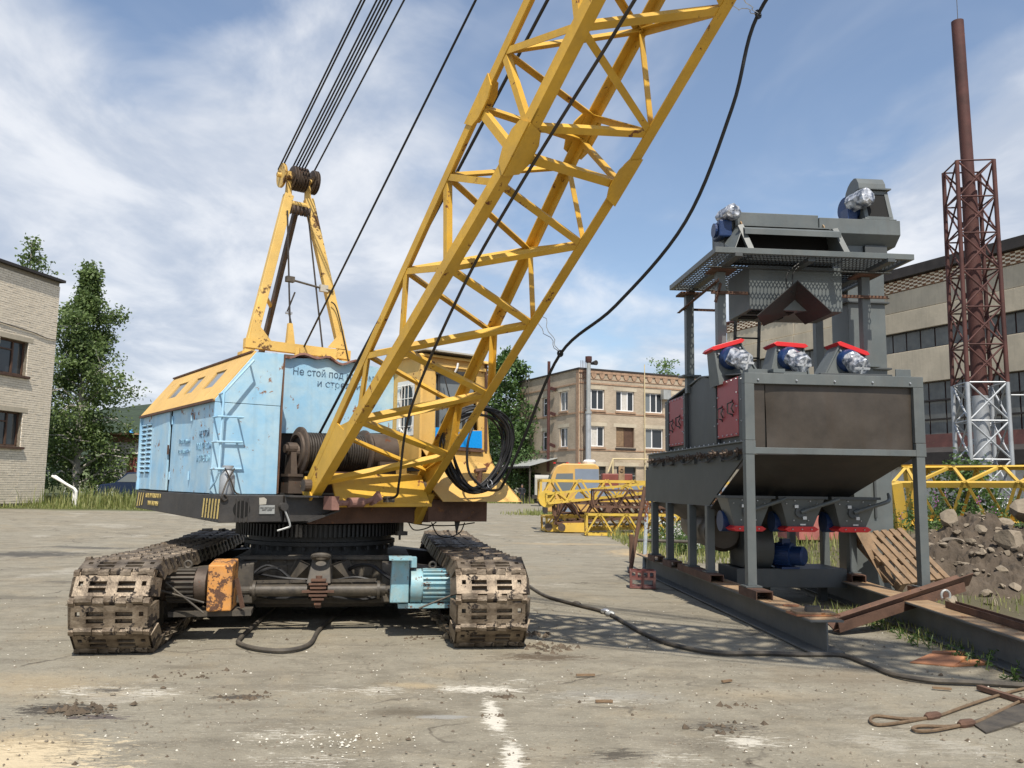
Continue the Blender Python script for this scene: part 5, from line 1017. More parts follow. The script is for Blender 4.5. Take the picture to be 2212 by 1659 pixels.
# hinges and latches on the house doors
for u in (-.79, .06):
    for z in (1.62, 2.32): B().cyl(K(u, -1.728, z), K(u, -1.728, z + .10), .012, n=6).build('hinge', 'house_blue', house)
B().box(K(-.90, -1.735, 2.0), (.02, .02, .12), KAX).build('door_latch', 'rust_brown', house)

# clutter on the front of the carbody
for pts, r in (([(-.9, -1.3, .70), (-.6, -1.45, .60), (-.3, -1.6, .56), (0, -1.6, .54)], .016), ([(.25, -1.5, .52), (.5, -1.55, .56), (.75, -1.6, .50), (.9, -1.9, .42)], .014), ([(-.7, -1.2, .35), (-.4, -1.5, .33), (0, -1.7, .36)], .02), ([(.2, -1.6, .36), (.55, -1.45, .30), (.85, -1.3, .34)], .02)): B().tube(catmull([T(*p) for p in pts], 6), r, 6).build('hose', 'rope_black', und, smooth=True)
for a in (-.55, -.35, .42, .62): B().box(T(a, -1.165, .60), (.10, .03, .12), TAX).build('cover_lug', 'frame_grey', und)
for k in range(9): B().cyl(T(-.7 + k * .19, -1.16, .70), T(-.7 + k * .19, -1.185, .70), .016, n=6).build('frame_bolt', 'frame_grey', und)
B().bar(T(-.62, -1.62, .52), T(-.05, -1.62, .53), .06, .03).build('linkage_bar', 'shaft_grease', und); B().bar(T(.22, -1.62, .53), T(.72, -1.66, .54), .05, .03).build('linkage_bar', 'shaft_grease', und)
B().cyl(T(.50, -1.155, .40), T(.50, -1.20, .40), .09, n=16).build('inspection_cap', 'grease_black', und); B().cyl(T(-.38, -1.155, .40), T(-.38, -1.20, .40), .09, n=16).build('inspection_cap', 'grease_black', und)
# ================================================================== the grain dryer (grey steel machine on the right)
DTH = R(5); DP = V3(math.cos(DTH), math.sin(DTH), 0); DQ = V3(-math.sin(DTH), math.cos(DTH), 0); D0 = V3(2.93, 10.4, 0)
def Q(p, q, z): return D0 + DP * p + DQ * q + ZU * z
QAX = (DP, DQ, ZU)
dry = thing('grain_dryer', 'tall grey steel hopper machine on legs with red hatches and upper platform', 'dryer', Q(1.08, 2, 0.44))
def qb(name, p0, p1, q0, q1, z0, z1, m='dryer_grey', par=None, bv=.004):
    return B().box(Q((p0 + p1) / 2, (q0 + q1) / 2, (z0 + z1) / 2), (p1 - p0, q1 - q0, z1 - z0), QAX).build(name, m, par or dry, bevel=bv)
def qbm(m, p0, p1, q0, q1, z0, z1): m.box(Q((p0 + p1) / 2, (q0 + q1) / 2, (z0 + z1) / 2), (p1 - p0, q1 - q0, z1 - z0), QAX)
def bolt(parent, c, d, r=.014, name='bolt'): return B().lathe(c, c + d * .018, [(0, r), (.6, r), (1, r * .6)], 8).build(name, 'zinc', parent)
# legs
for p in (-.015, 2.165):
    lg = qb('frame_leg', p - .055, p + .055, 0.0, .11, .455, 2.028); qb('foot_plate', p - .10, p + .10, -.05, .16, .44, .455, par=lg, bv=0)
for q in (1.80, 2.65, 3.88, 4.85):
    for p in (0.055, 2.13):
        lg = qb('frame_leg', p - .055, p + .055, q - .055, q + .055, .455, 1.36); qb('foot_plate', p - .09, p + .09, q - .09, q + .09, .44, .455, par=lg, bv=0)
# front frame
qb('corner_post', -.07, .05, -.004, .11, 2.20, 2.895); qb('corner_post', 2.10, 2.235, -.004, .11, 2.20, 2.895)
qb('post_sleeve', -.072, .055, -.006, .112, 2.03, 2.195); qb('post_sleeve', 2.105, 2.237, -.006, .112, 2.03, 2.195)
tbm = qb('top_beam', -.07, 2.235, -.004, .11, 2.897, 3.03); qb('mid_beam', .052, 2.108, -.002, .10, 2.035, 2.112)
for k in range(5): bolt(tbm, Q(.10 + .49 * k, -.004, 2.945), -DQ, .013)
# front sheet: narrow strip, dark slit, wide bulged sheet with nicks along the foot
B().hexa([Q(.045, .05, 2.11), Q(.195, .05, 2.11), Q(.195, .055, 2.11), Q(.045, .055, 2.11)], [Q(.045, .05, 2.9), Q(.20, .05, 2.9), Q(.20, .055, 2.9), Q(.045, .055, 2.9)]).build('front_sheet', 'bare_sheet', dry)
fs = B(); nx, nz = 26, 10; g = []
for j in range(nz + 1):
    for i in range(nx + 1):
        z = lerp(2.11, 2.90, j / nz); p = lerp(.215 + .022 * math.sin(math.pi * min(1, (j + 2) / nz)), 2.105 - .012 * (j < 8), i / nx)
        bul = .018 * math.sin(math.pi * j / nz) * math.sin(math.pi * i / nx) + (.05 * math.exp(-i / 1.2) * math.exp(-((j - 3.5) / 4.2) ** 2)) * -1
        nick = sum(.03 * math.exp(-((i - c) / .5) ** 2) * math.exp(-j / 1.1) for c in (11, 19, 20.6, 22.5))
        g.append(Q(p, .055 - bul - nick, z))
fs.add(g, [(j * (nx + 1) + i, j * (nx + 1) + i + 1, (j + 1) * (nx + 1) + i + 1, (j + 1) * (nx + 1) + i) for j in range(nz) for i in range(nx)]); fs.build('front_sheet', 'bare_sheet', dry, smooth=True)
qb('dark_inside', .05, 2.1, .12, .14, 2.1, 2.9, 'void', bv=0)
# upper box
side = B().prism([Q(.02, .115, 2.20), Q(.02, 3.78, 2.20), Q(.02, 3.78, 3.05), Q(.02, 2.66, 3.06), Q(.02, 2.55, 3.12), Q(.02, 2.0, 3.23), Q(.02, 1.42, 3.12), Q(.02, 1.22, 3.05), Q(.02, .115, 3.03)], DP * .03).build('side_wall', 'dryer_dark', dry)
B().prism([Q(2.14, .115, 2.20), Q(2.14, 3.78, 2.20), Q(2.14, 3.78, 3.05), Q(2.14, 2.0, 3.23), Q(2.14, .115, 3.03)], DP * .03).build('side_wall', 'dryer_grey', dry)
B().prism([Q(.05, 3.75, 2.2), Q(2.14, 3.75, 2.2), Q(2.14, 3.75, 3.05), Q(.05, 3.75, 3.05)], DQ * .02).build('rear_wall', 'dryer_grey', dry)
rf = B(); rf.hexa([Q(.0, .11, 3.03), Q(2.16, .11, 3.03), Q(2.16, 2.0, 3.22), Q(0, 2.0, 3.22)], [Q(0, .11, 3.045), Q(2.16, .11, 3.045), Q(2.16, 2.0, 3.24), Q(0, 2.0, 3.24)]); rf.hexa([Q(.0, 2.0, 3.22), Q(2.16, 2.0, 3.22), Q(2.16, 3.8, 3.04), Q(0, 3.8, 3.04)], [Q(0, 2.0, 3.24), Q(2.16, 2.0, 3.24), Q(2.16, 3.8, 3.06), Q(0, 3.8, 3.06)])
rfo = rf.build('top_cover', 'dryer_grey', dry)
for q0, q1 in ((.11, .36), (1.19, 1.28), (2.66, 2.75), (3.60, 3.80)): qb('door_post', -.035 if q0 > .2 else -.02, .018, q0, q1, 2.21, 3.03 + (.03 if 1 < q0 < 3 else 0), 'dryer_dark')
for q0, q1 in ((.37, 1.17), (2.77, 3.58)):
    d = qb('hatch', -.022, .016, q0, q1, 2.275, 3.03, 'dryer_red', bv=.003)
    for i in range(5):
        for z in (2.30, 3.005): bolt(d, Q(-.022, lerp(q0 + .05, q1 - .05, i / 4), z), -DP, .010, 'rivet')
    for i in range(1, 4):
        for q in (q0 + .035, q1 - .035): bolt(d, Q(-.022, q, lerp(2.30, 3.005, i / 4)), -DP, .010, 'rivet')
    for q in (q0 + .20, q1 - .20):
        z = 2.60 + .04 * (q < (q0 + q1) / 2)
        B().tube([Q(-.025, q, z - .11), Q(-.025, q, z - .085), Q(-.075, q + .045, z - .06), Q(-.075, q + .045, z + .06), Q(-.025, q, z + .085), Q(-.025, q, z + .11)], .011, 7).build('hatch_handle', 'grease_black', d)
        B().tube([Q(-.03, q - .05, z - .065), Q(-.06, q - .05, z), Q(-.03, q - .05, z + .065)], .009, 6).build('hatch_handle', 'grease_black', d)
fl = qb('flange_band', -.03, .03, .10, 5.05, 2.185, 2.205, 'dryer_grey')
for k in range(22): bolt(fl, Q(-.012, .3 + k * .215, 2.205), ZU, .010)
for q in (.2, 1.23, 2.7, 3.7):
    for z in (2.45, 2.72, 2.98): bolt(dry, Q(-.036, q, z), -DP, .009)
# lower hopper
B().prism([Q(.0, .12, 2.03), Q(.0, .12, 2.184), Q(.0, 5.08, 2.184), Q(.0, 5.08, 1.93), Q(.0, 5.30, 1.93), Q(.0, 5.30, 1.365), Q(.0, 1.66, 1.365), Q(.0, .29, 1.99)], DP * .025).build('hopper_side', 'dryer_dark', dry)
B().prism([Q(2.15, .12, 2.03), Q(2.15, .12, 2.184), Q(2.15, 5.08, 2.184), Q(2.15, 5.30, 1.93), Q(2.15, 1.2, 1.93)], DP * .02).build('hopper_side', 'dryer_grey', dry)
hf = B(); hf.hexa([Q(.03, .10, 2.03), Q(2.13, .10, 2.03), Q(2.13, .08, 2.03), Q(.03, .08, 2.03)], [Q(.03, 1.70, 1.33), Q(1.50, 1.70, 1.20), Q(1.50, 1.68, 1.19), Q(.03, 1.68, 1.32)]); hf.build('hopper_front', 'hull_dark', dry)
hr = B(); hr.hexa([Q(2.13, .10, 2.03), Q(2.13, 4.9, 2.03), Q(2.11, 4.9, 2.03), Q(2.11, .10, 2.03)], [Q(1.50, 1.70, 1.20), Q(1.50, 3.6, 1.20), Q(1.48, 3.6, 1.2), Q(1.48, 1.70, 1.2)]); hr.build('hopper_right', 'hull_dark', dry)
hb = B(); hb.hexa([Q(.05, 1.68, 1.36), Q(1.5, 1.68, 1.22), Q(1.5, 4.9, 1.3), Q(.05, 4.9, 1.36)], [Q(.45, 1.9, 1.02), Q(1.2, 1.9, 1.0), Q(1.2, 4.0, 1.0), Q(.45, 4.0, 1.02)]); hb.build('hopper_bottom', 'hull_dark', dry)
# sprocket shafts along the hopper edge
def sprocket_mesh():
    m = B(); n = 14
    m.cyl((0, 0, .02), (0, 0, -.11), .017, n=8); m.cyl((0, 0, -.02), (0, 0, -.05), .028, n=10)
    m.cyl((0, 0, -.062), (0, 0, -.074), .040, n=14)
    for k in range(n):
        a = 2 * math.pi * k / n; d = V3(math.cos(a), math.sin(a), 0); m.box(d * .045 + V3(0, 0, -.068), (.016, .009, .011), (d, V3(0, 0, 1).cross(d), V3(0, 0, 1)))
    m.box((0, 0, -.012), (.10, .07, .02)); o = m.build('shaft_sprocket', 'drum_brown'); me = o.data; bpy.data.objects.remove(o); return me
spm = sprocket_mesh()
for k in range(17):
    q = .30 + k * .275; shared('shaft_sprocket', spm, mtx(DQ, ZU, DP, Q(-.004 - (.045 if k % 2 else 0), q, 2.06 + (.0 if k % 3 else .012))), dry)
for k in range(5): B().tube(catmull([Q(-.03, .36 + k * .95, 2.04), Q(-.05, .55 + k * .95, 1.985), Q(-.05, .85 + k * .95, 1.98), Q(-.03, 1.05 + k * .95, 2.03)], 5), .010, 6).build('drive_chain', 'rope_black', dry)
for k in range(8): qb('shaft_bracket', -.035, -.002, .42 + .6 * k, .50 + .6 * k, 1.965, 2.10, 'dryer_dark', bv=0)
# discharge gates under the hopper front
for i, pc in enumerate((.31, 1.03, 1.76)):
    q = 1.02; gm = B(); gm.hexa([Q(pc - .175, q - .02, 1.11), Q(pc + .175, q - .02, 1.11), Q(pc + .175, q + .26, 1.11), Q(pc - .175, q + .26, 1.11)], [Q(pc - .31, q - .12, 1.49), Q(pc + .30, q - .12, 1.49), Q(pc + .30, q + .30, 1.49), Q(pc - .31, q + .30, 1.49)])
    gt_ = gm.build('discharge_gate', 'dryer_grey', dry)
    B().box(Q(pc - .005, q + .08, 1.50), (.68, .46, .035), QAX).build('gate_collar', 'dryer_dark', gt_)
    rd = B(); out = [(-.235, 0), (-.18, -.035), (.18, -.035), (.235, 0), (.18, .035), (-.18, .035)]
    rd.prism([Q(pc + x, q - .07, 1.085 + z) for x, z in out], DQ * .36); rd.build('gate_flange', 'flange_red', gt_, bevel=.004)
    for x in (-.13, .0, .13): bolt(gt_, Q(pc + x, q - .07, 1.085), -DQ, .010)
    for x, z in ((-.11, 1.46), (.10, 1.455), (-.22, 1.42), (.2, 1.42), (-.1, 1.2), (.1, 1.2)): bolt(gt_, Q(pc + x, q - .02 - .10 * ((z - 1.11) / .38), z), -DQ, .010)
    B().cyl(Q(pc - .02, q - .10, 1.31), Q(pc - .02, q - .06, 1.31), .075, n=20).build('pivot_disc', 'dryer_dark', gt_)
    B().cyl(Q(pc - .27, q + .30, 1.17), Q(pc - .12, q + .30, 1.17), .14, n=22).build('vibrator_cover', 'motor_navy', gt_, smooth=True)
    hd_ = B().tube(catmull([Q(pc - .02, q - .11, 1.31), Q(pc + .13, q - .16, 1.37), Q(pc + .33, q - .26, 1.45)] + ([Q(pc + .40, q - .24, 1.49), Q(pc + .42, q - .2, 1.57)] if i == 2 else [Q(pc + .42, q - .30, 1.49)]), 5), .026, 10).build('gate_handle', 'dryer_grey', gt_, smooth=True)
    for x, z in ((-.09, 1.385), (.02, 1.235)): B().box(Q(pc + x, q - .115, z), (.05, .03, .04), QAX).build('wing_nut', 'zinc', gt_)
    B().box(Q(pc + .03, q - .038, 1.145), (.075, .004, .018), QAX).build('name_tag', 'zinc', gt_)
# fan and duct underneath
B().lathe(Q(.32, 2.0, .97), Q(.72, 4.6, 1.0), [(0, .22), (.02, .27), (.6, .29), (1, .27)], 22).build('air_duct', 'bare_sheet', dry, smooth=True)
fu = B(); fu.cyl(Q(.55, 2.05, .80), Q(.95, 2.05, .80), .36, n=26); qbm(fu, .55, .95, 1.85, 2.4, .50, .80); qbm(fu, .48, 1.02, 1.72, 2.5, .30, .50); fan = fu.build('fan_housing', 'dryer_dark', dry, smooth=True)
qb('fan_skid', .40, 2.0, 1.70, 2.5, .24, .50, 'dryer_dark', fan); qb('fan_skid_leg', .9, 1.0, 2.0, 2.1, .02, .24, 'dryer_dark', fan); qb('fan_skid_leg', 1.75, 1.85, 2.0, 2.1, .02, .24, 'dryer_dark', fan)
fm = B().lathe(Q(1.02, 1.95, .68), Q(1.36, 1.62, .68), [(0, .15), (.1, .17), (.62, .17), (.63, .135), (.95, .135), (1, .11)], 22).build('fan_motor', 'motor_navy', fan, smooth=True)
for k in range(16):
    an = 2 * math.pi * k / 16; ax = (Q(1.36, 1.62, .68) - Q(1.02, 1.95, .68)).normalized(); s1, u1 = frame_for(ax); d = s1 * math.cos(an) + u1 * math.sin(an)
    B().box(Q(1.15, 1.825, .68) + d * .172, (.20, .012, .02), (ax, ax.cross(d), d)).build('cooling_fin', 'motor_navy', fm)
B().box(Q(1.15, 1.82, .87), (.12, .12, .08), QAX).build('terminal_box', 'motor_navy', fm); B().box(Q(1.17, 1.8, .51), (.26, .26, .03), QAX).build('motor_foot', 'motor_navy', fm)
# elevator column
col_ = B(); qbm(col_, 2.45, 3.05, 2.30, 2.85, .02, 5.0); colo = col_.build('elevator_column', 'dryer_grey', dry, bevel=.006)
qb('column_rib', 2.755, 2.79, 2.27, 2.298, 1.2, 4.95, 'dryer_dark', colo)
for z in (3.45, 4.48): qb('column_collar', 2.40, 3.10, 2.25, 2.9, z, z + .03, 'dryer_dark', colo)
# inlet ducts with red flanges and wrapped motors on the top cover
def inlet(pc, tilt, q=1.05):
    ct, st = math.cos(tilt), math.sin(tilt); X = DP * ct + ZU * st; Y = ZU * ct - DP * st; o = Q(pc, q, 3.07)
    def L(x, y, z): return o + X * x + DQ * y + Y * z
    m = B(); m.hexa([L(-.29, -.12, 0), L(.29, -.12, 0), L(.29, .26, 0), L(-.29, .26, 0)], [L(-.20, -.06, .46), L(.20, -.06, .46), L(.20, .22, .46), L(-.20, .22, .46)])
    d = m.build('inlet_duct', 'dryer_grey', dry)
    out = [(-.245, 0), (-.2, -.03), (.2, -.03), (.245, 0), (.2, .03), (-.2, .03)]
    B().prism([L(x, -.12, .49 + z) for x, z in out], DQ * .40).build('inlet_flange', 'flange_red', d, bevel=.004)
    for s in (-1, 1): B().hexa([L(s * .29, -.12, 0), L(s * .27, -.12, 0), L(s * .27, -.14, 0), L(s * .29, -.14, 0)], [L(s * .20, -.06, .46), L(s * .18, -.06, .46), L(s * .18, -.09, .46), L(s * .20, -.09, .46)]).build('duct_rib', 'dryer_grey', d)
    B().lathe(L(-.02, -.20, .30), L(-.02, -.06, .30), [(0, .13), (.3, .155), (1, .155)], 20).build('gear_flange', 'motor_navy', d, smooth=True)
    mm = B(); mm.lathe(L(-.02, -.17, .31), L(.06, -.43, .17), [(0, .09), (.1, .13), (.3, .115), (.55, .135), (.85, .125), (.97, .115), (1, .06)], 14)
    for v in mm.v: v += Vector((random.uniform(-1, 1), random.uniform(-1, 1), random.uniform(-1, 1))) * .012
    w = mm.build('wrapped_motor', 'plastic_wrap', d, smooth=True)
    e = (L(.06, -.43, .17) - L(-.02, -.17, .31)).normalized(); s1, u1 = frame_for(e); c = L(.06, -.43, .17)
    for dd, uu in ((s1, u1), (u1, s1)): B().box(c + e * .004, (.22, .028, .006), (dd, uu, e)).build('tape_strip', 'white_frame', w)
    for s in (-1, 1): bolt(d, L(s * .155, -.09, .40), -DQ, .016)
inlet(.20, R(17)); inlet(.91, R(-3)); inlet(1.66, R(-19))
qb('cover_plate', 1.0, 1.95, .2, .7, 3.05, 3.08, 'dryer_dark'); qb('lifting_ear', 1.95, 2.15, .12, .14, 3.03, 3.14, 'dryer_grey')
for p, q, w in ((.2, .35, .25), (.45, .28, .15), (.75, .5, .3)): B().box(Q(p, q, 3.09), (w, .2, .05), QAX).build('hatch_cover', 'dryer_grey', rfo)
# tower posts, platform with expanded-metal deck
for p in (.035, 2.11):
    for q in (1.15, 2.62):
        ps = qb('tower_post', p - .06, p + .06, q - .06, q + .06, 3.05, 4.58, 'dryer_grey')
        qb('post_flange', p - .14, p + .14, q - .14, q + .14, 3.30, 3.325, 'dryer_grey', ps, 0); qb('post_cap', p - .17, p + .17, q - .17, q + .13, 4.583, 4.61, 'rust_brown', ps, 0)
pf = B(); P0, P1, Q0, Q1 = -.26, 2.46, .45, 2.66
qbm(pf, P0, P1, Q0, Q0 + .05, 4.67, 4.745); qbm(pf, P0, P1, Q1 - .05, Q1, 4.67, 4.745); qbm(pf, P0, P0 + .05, Q0 + .052, Q1 - .052, 4.67, 4.743); qbm(pf, P1 - .05, P1, Q0 + .052, Q1 - .052, 4.67, 4.743)
plat = pf.build('platform', 'dryer_grey', dry, bevel=.003)
for p in (.035, 1.07, 2.11): qb('platform_joist', p - .05, p + .05, Q0 - .06 if p != 1.07 else Q0 + .06, Q1 - .06, 4.612, 4.668, 'dryer_dark', plat)
for q in (.95, 2.3): qb('platform_joist', P0 + .06, P1 - .06, q - .03, q + .03, 4.60, 4.611, 'dryer_dark', plat)
em = B(); cp, cq = .052, .105
def strand(a, b): em.bar(a, b, .010, .012, ZU)
npc = int((P1 - P0 - .1) / cp); nqc = int((Q1 - Q0 - .1) / cq)
for i in range(npc):
    for j in range(nqc):
        p = P0 + .05 + i * cp; q = Q0 + .05 + j * cq
        if .42 < p < 1.70 and 1.02 < q < 1.84: continue
        c = Q(p + cp / 2, q + cq / 2, 4.70)
        a0, a1, a2, a3 = c - DP * cp / 2 - DQ * .022, c - DP * cp / 2 + DQ * .022, c - DQ * cq / 2, c + DQ * cq / 2
        strand(a0, a1); strand(a1, a3 ); strand(a0, a2); strand(a3, a1 + DP * cp); strand(a2, a0 + DP * cp)
tag(em.build('expanded_metal_deck', 'dryer_dark', plat, fix=False), kind='stuff')
# hopper hung in the platform
hp_ = B(); hp_.box(Q(1.06, 1.43, 4.36), (1.32, .84, .62), QAX); hop = hp_.build('feed_hopper', 'dryer_grey', dry, bevel=.004)
for k in range(4): qb('bottom_slot', .46 + .36 * (k % 2), .70 + .36 * (k % 2), 1.1 + .36 * (k // 2), 1.28 + .36 * (k // 2), 4.035, 4.052, 'void', hop, 0)
df = B(); aF, aB = Q(.95, .70, 4.39), Q(1.10, 1.22, 4.07)
for fF, fB in ((Q(.38, .70, 3.89), Q(.67, 1.22, 3.86)), (Q(1.42, .70, 3.97), Q(1.27, 1.22, 3.90))): df.hexa([aF, fF, fB, aB], [p + ZU * .012 for p in (aF, fF, fB, aB)])
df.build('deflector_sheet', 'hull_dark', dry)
hg = B()
hg.prism([Q(.05, .62, 4.75), Q(.05, 1.5, 4.75), Q(.05, 1.5, 5.2), Q(.24, .78, 5.16)], DP * .012)
hg.prism([Q(1.60, .62, 4.75), Q(1.60, 1.5, 4.75), Q(1.53, 1.5, 5.2), Q(1.50, .78, 5.16)], DP * .012)
hg.hexa([Q(.24, .78, 5.15), Q(1.51, .78, 5.15), Q(1.51, 1.0, 5.22), Q(.24, 1.0, 5.22)], [Q(.24, .78, 5.165), Q(1.51, .78, 5.165), Q(1.51, 1.0, 5.235), Q(.24, 1.0, 5.235)])
hood = hg.build('intake_hood', 'dryer_grey', dry)
fo = B()
for a, b in (((.20, .785, 5.15), (.30, .64, 4.755)), ((1.53, .785, 5.15), (1.63, .64, 4.755))): fo.bar(Q(*a), Q(*b), .075, .05, -DQ)
fo.hexa([Q(.22, .66, 5.055), Q(1.56, .66, 5.055), Q(1.53, .95, 5.19), Q(.24, .95, 5.19)], [Q(.22, .66, 5.075), Q(1.56, .66, 5.075), Q(1.53, .95, 5.21), Q(.24, .95, 5.21)])
fo.hexa([Q(.22, .655, 5.0), Q(1.56, .655, 5.0), Q(1.56, .665, 5.0), Q(.22, .665, 5.0)], [Q(.22, .655, 5.07), Q(1.56, .655, 5.07), Q(1.56, .665, 5.07), Q(.22, .665, 5.07)])
fo.build('hood_frame', 'dryer_grey', hood)
qb('hood_inside', .06, 1.60, 1.02, 1.04, 4.675, 5.16, 'void', hood, 0)
for p in (.28, 1.46): B().prism([Q(p, .95, 5.14), Q(p, 1.03, 5.14), Q(p, 1.03, 5.24), Q(p, .99, 5.28), Q(p, .95, 5.24)], DP * .015).build('lifting_eye', 'rust_orange', hood)
# conveyor trough, octagonal lower edges
def trough(p0, p1, z0, z1, q0, q1, name):
    qc = (q1 - q0) * .28; return B().prism([Q(p0, q0, z1), Q(p0, q0, z0 + .13), Q(p0, q0 + qc, z0), Q(p0, q1 - qc, z0), Q(p0, q1, z0 + .13), Q(p0, q1, z1)], DP * (p1 - p0)).build(name, 'dryer_grey', dry, bevel=.005)
trough(1.42, 2.60, 5.045, 5.385, 1.0, 1.55, 'conveyor_trough'); trough(.22, 1.415, 5.08, 5.42, 1.02, 1.53, 'conveyor_cover')
qb('support_duct', 1.80, 2.12, 1.15, 1.5, 4.72, 5.045, 'dryer_grey'); qb('support_duct', 2.125, 2.45, 1.1, 1.5, 4.72, 5.045, 'dryer_dark')
def wrapped(c, e, r, L_, parent):
    mm = B(); mm.lathe(c, c + e * L_, [(0, r * .8), (.1, r), (.35, r * .9), (.6, r * 1.05), (.9, r), (1, r * .6)], 16)
    for v in mm.v: v += Vector((random.uniform(-1, 1), random.uniform(-1, 1), random.uniform(-1, 1))) * .010
    return mm.build('wrapped_motor', 'plastic_wrap', parent, smooth=True)
gd = B().box(Q(.07, 1.12, 5.17), (.18, .30, .24), QAX).build('conveyor_gearbox', 'motor_navy', dry, bevel=.02)
B().cyl(Q(-.03, 1.12, 5.17), Q(-.06, 1.12, 5.17), .10, n=18).build('gear_cover', 'motor_navy', gd); wrapped(Q(.08, 1.2, 5.38), (-DQ + DP * .25).normalized(), .11, .36, gd); B().box(Q(.19, 1.12, 5.2), (.05, .1, .3), QAX).build('motor_bracket', 'dryer_grey', gd)
# elevator head: round-backed housing with an open outlet
hh = B()
arc = [(1.30 + .32 * math.sin(R(18 * k)) , 5.76 + .33 * math.cos(R(18 * k))) for k in range(6)]      # crown rolling down to the back
pts = [(1.02, 5.39), (1.16, 5.86), (1.18, 5.98), (1.24, 6.07)] + arc + [(1.62, 5.39)]
hh.prism([Q(2.10, q, z) for q, z in pts], DP * .40); head = hh.build('elevator_head', 'dryer_grey', dry)
fr2 = B()
def HP(x, t, o): return lerp(Q(2.10 + x, 1.02, 5.39), Q(2.10 + x, 1.16, 5.84), t) + (-DQ * .95 + ZU * .3) * o
for a, b in (((.02, .03), (.38, .03)), ((.02, .97), (.38, .97)), ((.02, .0), (.02, 1.0)), ((.38, 0), (.38, 1.0))): fr2.bar(HP(a[0], a[1], .012), HP(b[0], b[1], .012), .055, .02, -DQ)
fr2.build('outlet_frame', 'dryer_grey', head); B().hexa([HP(.05, .09, .002), HP(.35, .09, .002), HP(.35, .09, .006), HP(.05, .09, .006)], [HP(.05, .91, .002), HP(.35, .91, .002), HP(.35, .91, .006), HP(.05, .91, .006)]).build('outlet_opening', 'void', head)
B().hexa([Q(2.06, 1.09, 5.865), Q(2.54, 1.09, 5.865), Q(2.54, 1.20, 5.87), Q(2.06, 1.20, 5.87)], [Q(2.06, 1.09, 5.885), Q(2.54, 1.09, 5.885), Q(2.54, 1.20, 5.89), Q(2.06, 1.20, 5.89)]).build('head_lip', 'dryer_grey', head)
qb('head_base', 2.05, 2.55, 1.0, 1.66, 5.386, 5.40, 'dryer_grey', head, 0)
hgx = B(); hgx.cyl(Q(2.09, 1.30, 5.62), Q(1.93, 1.28, 5.62), .17, n=22); hgx.box(Q(1.98, 1.25, 5.50), (.14, .22, .2), QAX); hgo = hgx.build('head_gearbox', 'motor_navy', head, smooth=True); wrapped(Q(1.98, 1.22, 5.66), (-DQ + DP * .42 + ZU * .12).normalized(), .13, .36, hgo)
# rusty tie bars round the tower, ladder, cable
B().lbar(Q(-.12, 1.08, 4.26), Q(2.42, 1.08, 4.27), .045, .008, ZU, -DQ).build('tie_bar', 'rust_brown', dry); B().lbar(Q(-.03, 1.0, 4.42), Q(-.03, 2.9, 4.36), .045, .008, ZU, -DP).build('tie_bar', 'rust_brown', dry); B().lbar(Q(-.05, 2.69, 4.36), Q(.5, 2.69, 4.36), .04, .008, ZU, -DQ).build('tie_bar', 'rust_brown', dry); B().lbar(Q(-.08, 1.08, 4.15), Q(-.0, 1.08, 4.42), .04, .008, DP, -DQ).build('tie_bar', 'rust_brown', dry)
la_ = B(); la_.bar(Q(.74, 2.45, 4.7), Q(.70, 2.55, 3.1), .035, .035); la_.bar(Q(1.12, 2.45, 4.7), Q(1.08, 2.55, 3.1), .035, .035); lad2 = la_.build('access_ladder', 'grease_black', dry)
for k in range(5): B().cyl(Q(.72, 2.5, 3.3 + .31 * k), Q(1.10, 2.5, 3.3 + .31 * k), .014, n=8).build('ladder_rung', 'grease_black', lad2)
B().tube(catmull([Q(1.02, .80, 4.66), Q(.86, .80, 4.52), Q(.84, .80, 4.35), Q(.90, .80, 4.25), Q(.92, .80, 4.36), Q(.93, .80, 4.5), Q(1.0, .8, 4.6), Q(1.10, .8, 4.64)], 6), .009, 6).build('hanging_cable', 'rope_black', dry)
# ================================================================== yard: steelwork and clutter round the dryer
def ibeam(name, a, b, label):
    o = B(); o.ibar(a, b, .34, .32, .02, .016); return tag(o.build(name, 'beam_grey', base=a, bevel=.003), label, 'steel beam')
bl0, bl1 = V3(3.13, 8.58, .012), V3(2.63, 16.85, .012); br0, br1 = V3(4.60, 6.7, .012), V3(5.04, 15.8, .012)
i1 = ibeam('steel_beam', bl0, bl1, 'long grey I-beam on the ground carrying the left legs of the dryer')
i2 = ibeam('steel_beam', br0, br1, 'long grey I-beam on the ground under the right legs of the dryer')
for io, a, b in ((i1, bl0, bl1), (i2, br0, br1)):
    d = (b - a).normalized(); m = B()
    rn = random.Random(4); 
    m.bar(a + d * .02 + ZU * .3225, b - d * .02 + ZU * .3225, .325, .003); m.build('rusty_top', 'rust_orange', io)
B().cyl(V3(3.13, 8.62, .10) + V3(.012, 0, 0), V3(3.13, 8.62, .10) + V3(-.012, 0, 0), .02, n=10)
def channel(name, c, d, L_, w, h, label, m='rust_brown', z=.336):
    d = d.normalized(); a = V3(c.x, c.y, z + h) - d * L_ / 2; b = a + d * L_
    o = B(); o.ubar(a, b, w, h, .012, None, -ZU); return tag(o.build(name, m, base=V3(c.x, c.y, z)), label, 'steel channel')
fdir = (bl1 - bl0)
channel('channel_spacer', Q(-.015, -.08, 0), fdir, .62, .20, .10, 'rusty upturned channel under the front left leg of the dryer')
channel('channel_spacer', Q(.055, 2.32, 0), fdir, 1.75, .19, .10, 'long rusty channel under the middle legs on the left beam')
channel('channel_spacer', Q(.055, 4.78, 0), fdir, .5, .19, .10, 'short rusty channel under the rearmost left leg of the dryer'); channel('channel_spacer', Q(.055, 3.75, 0), fdir, .55, .19, .10, 'rusty channel under the third leg back on the left beam')
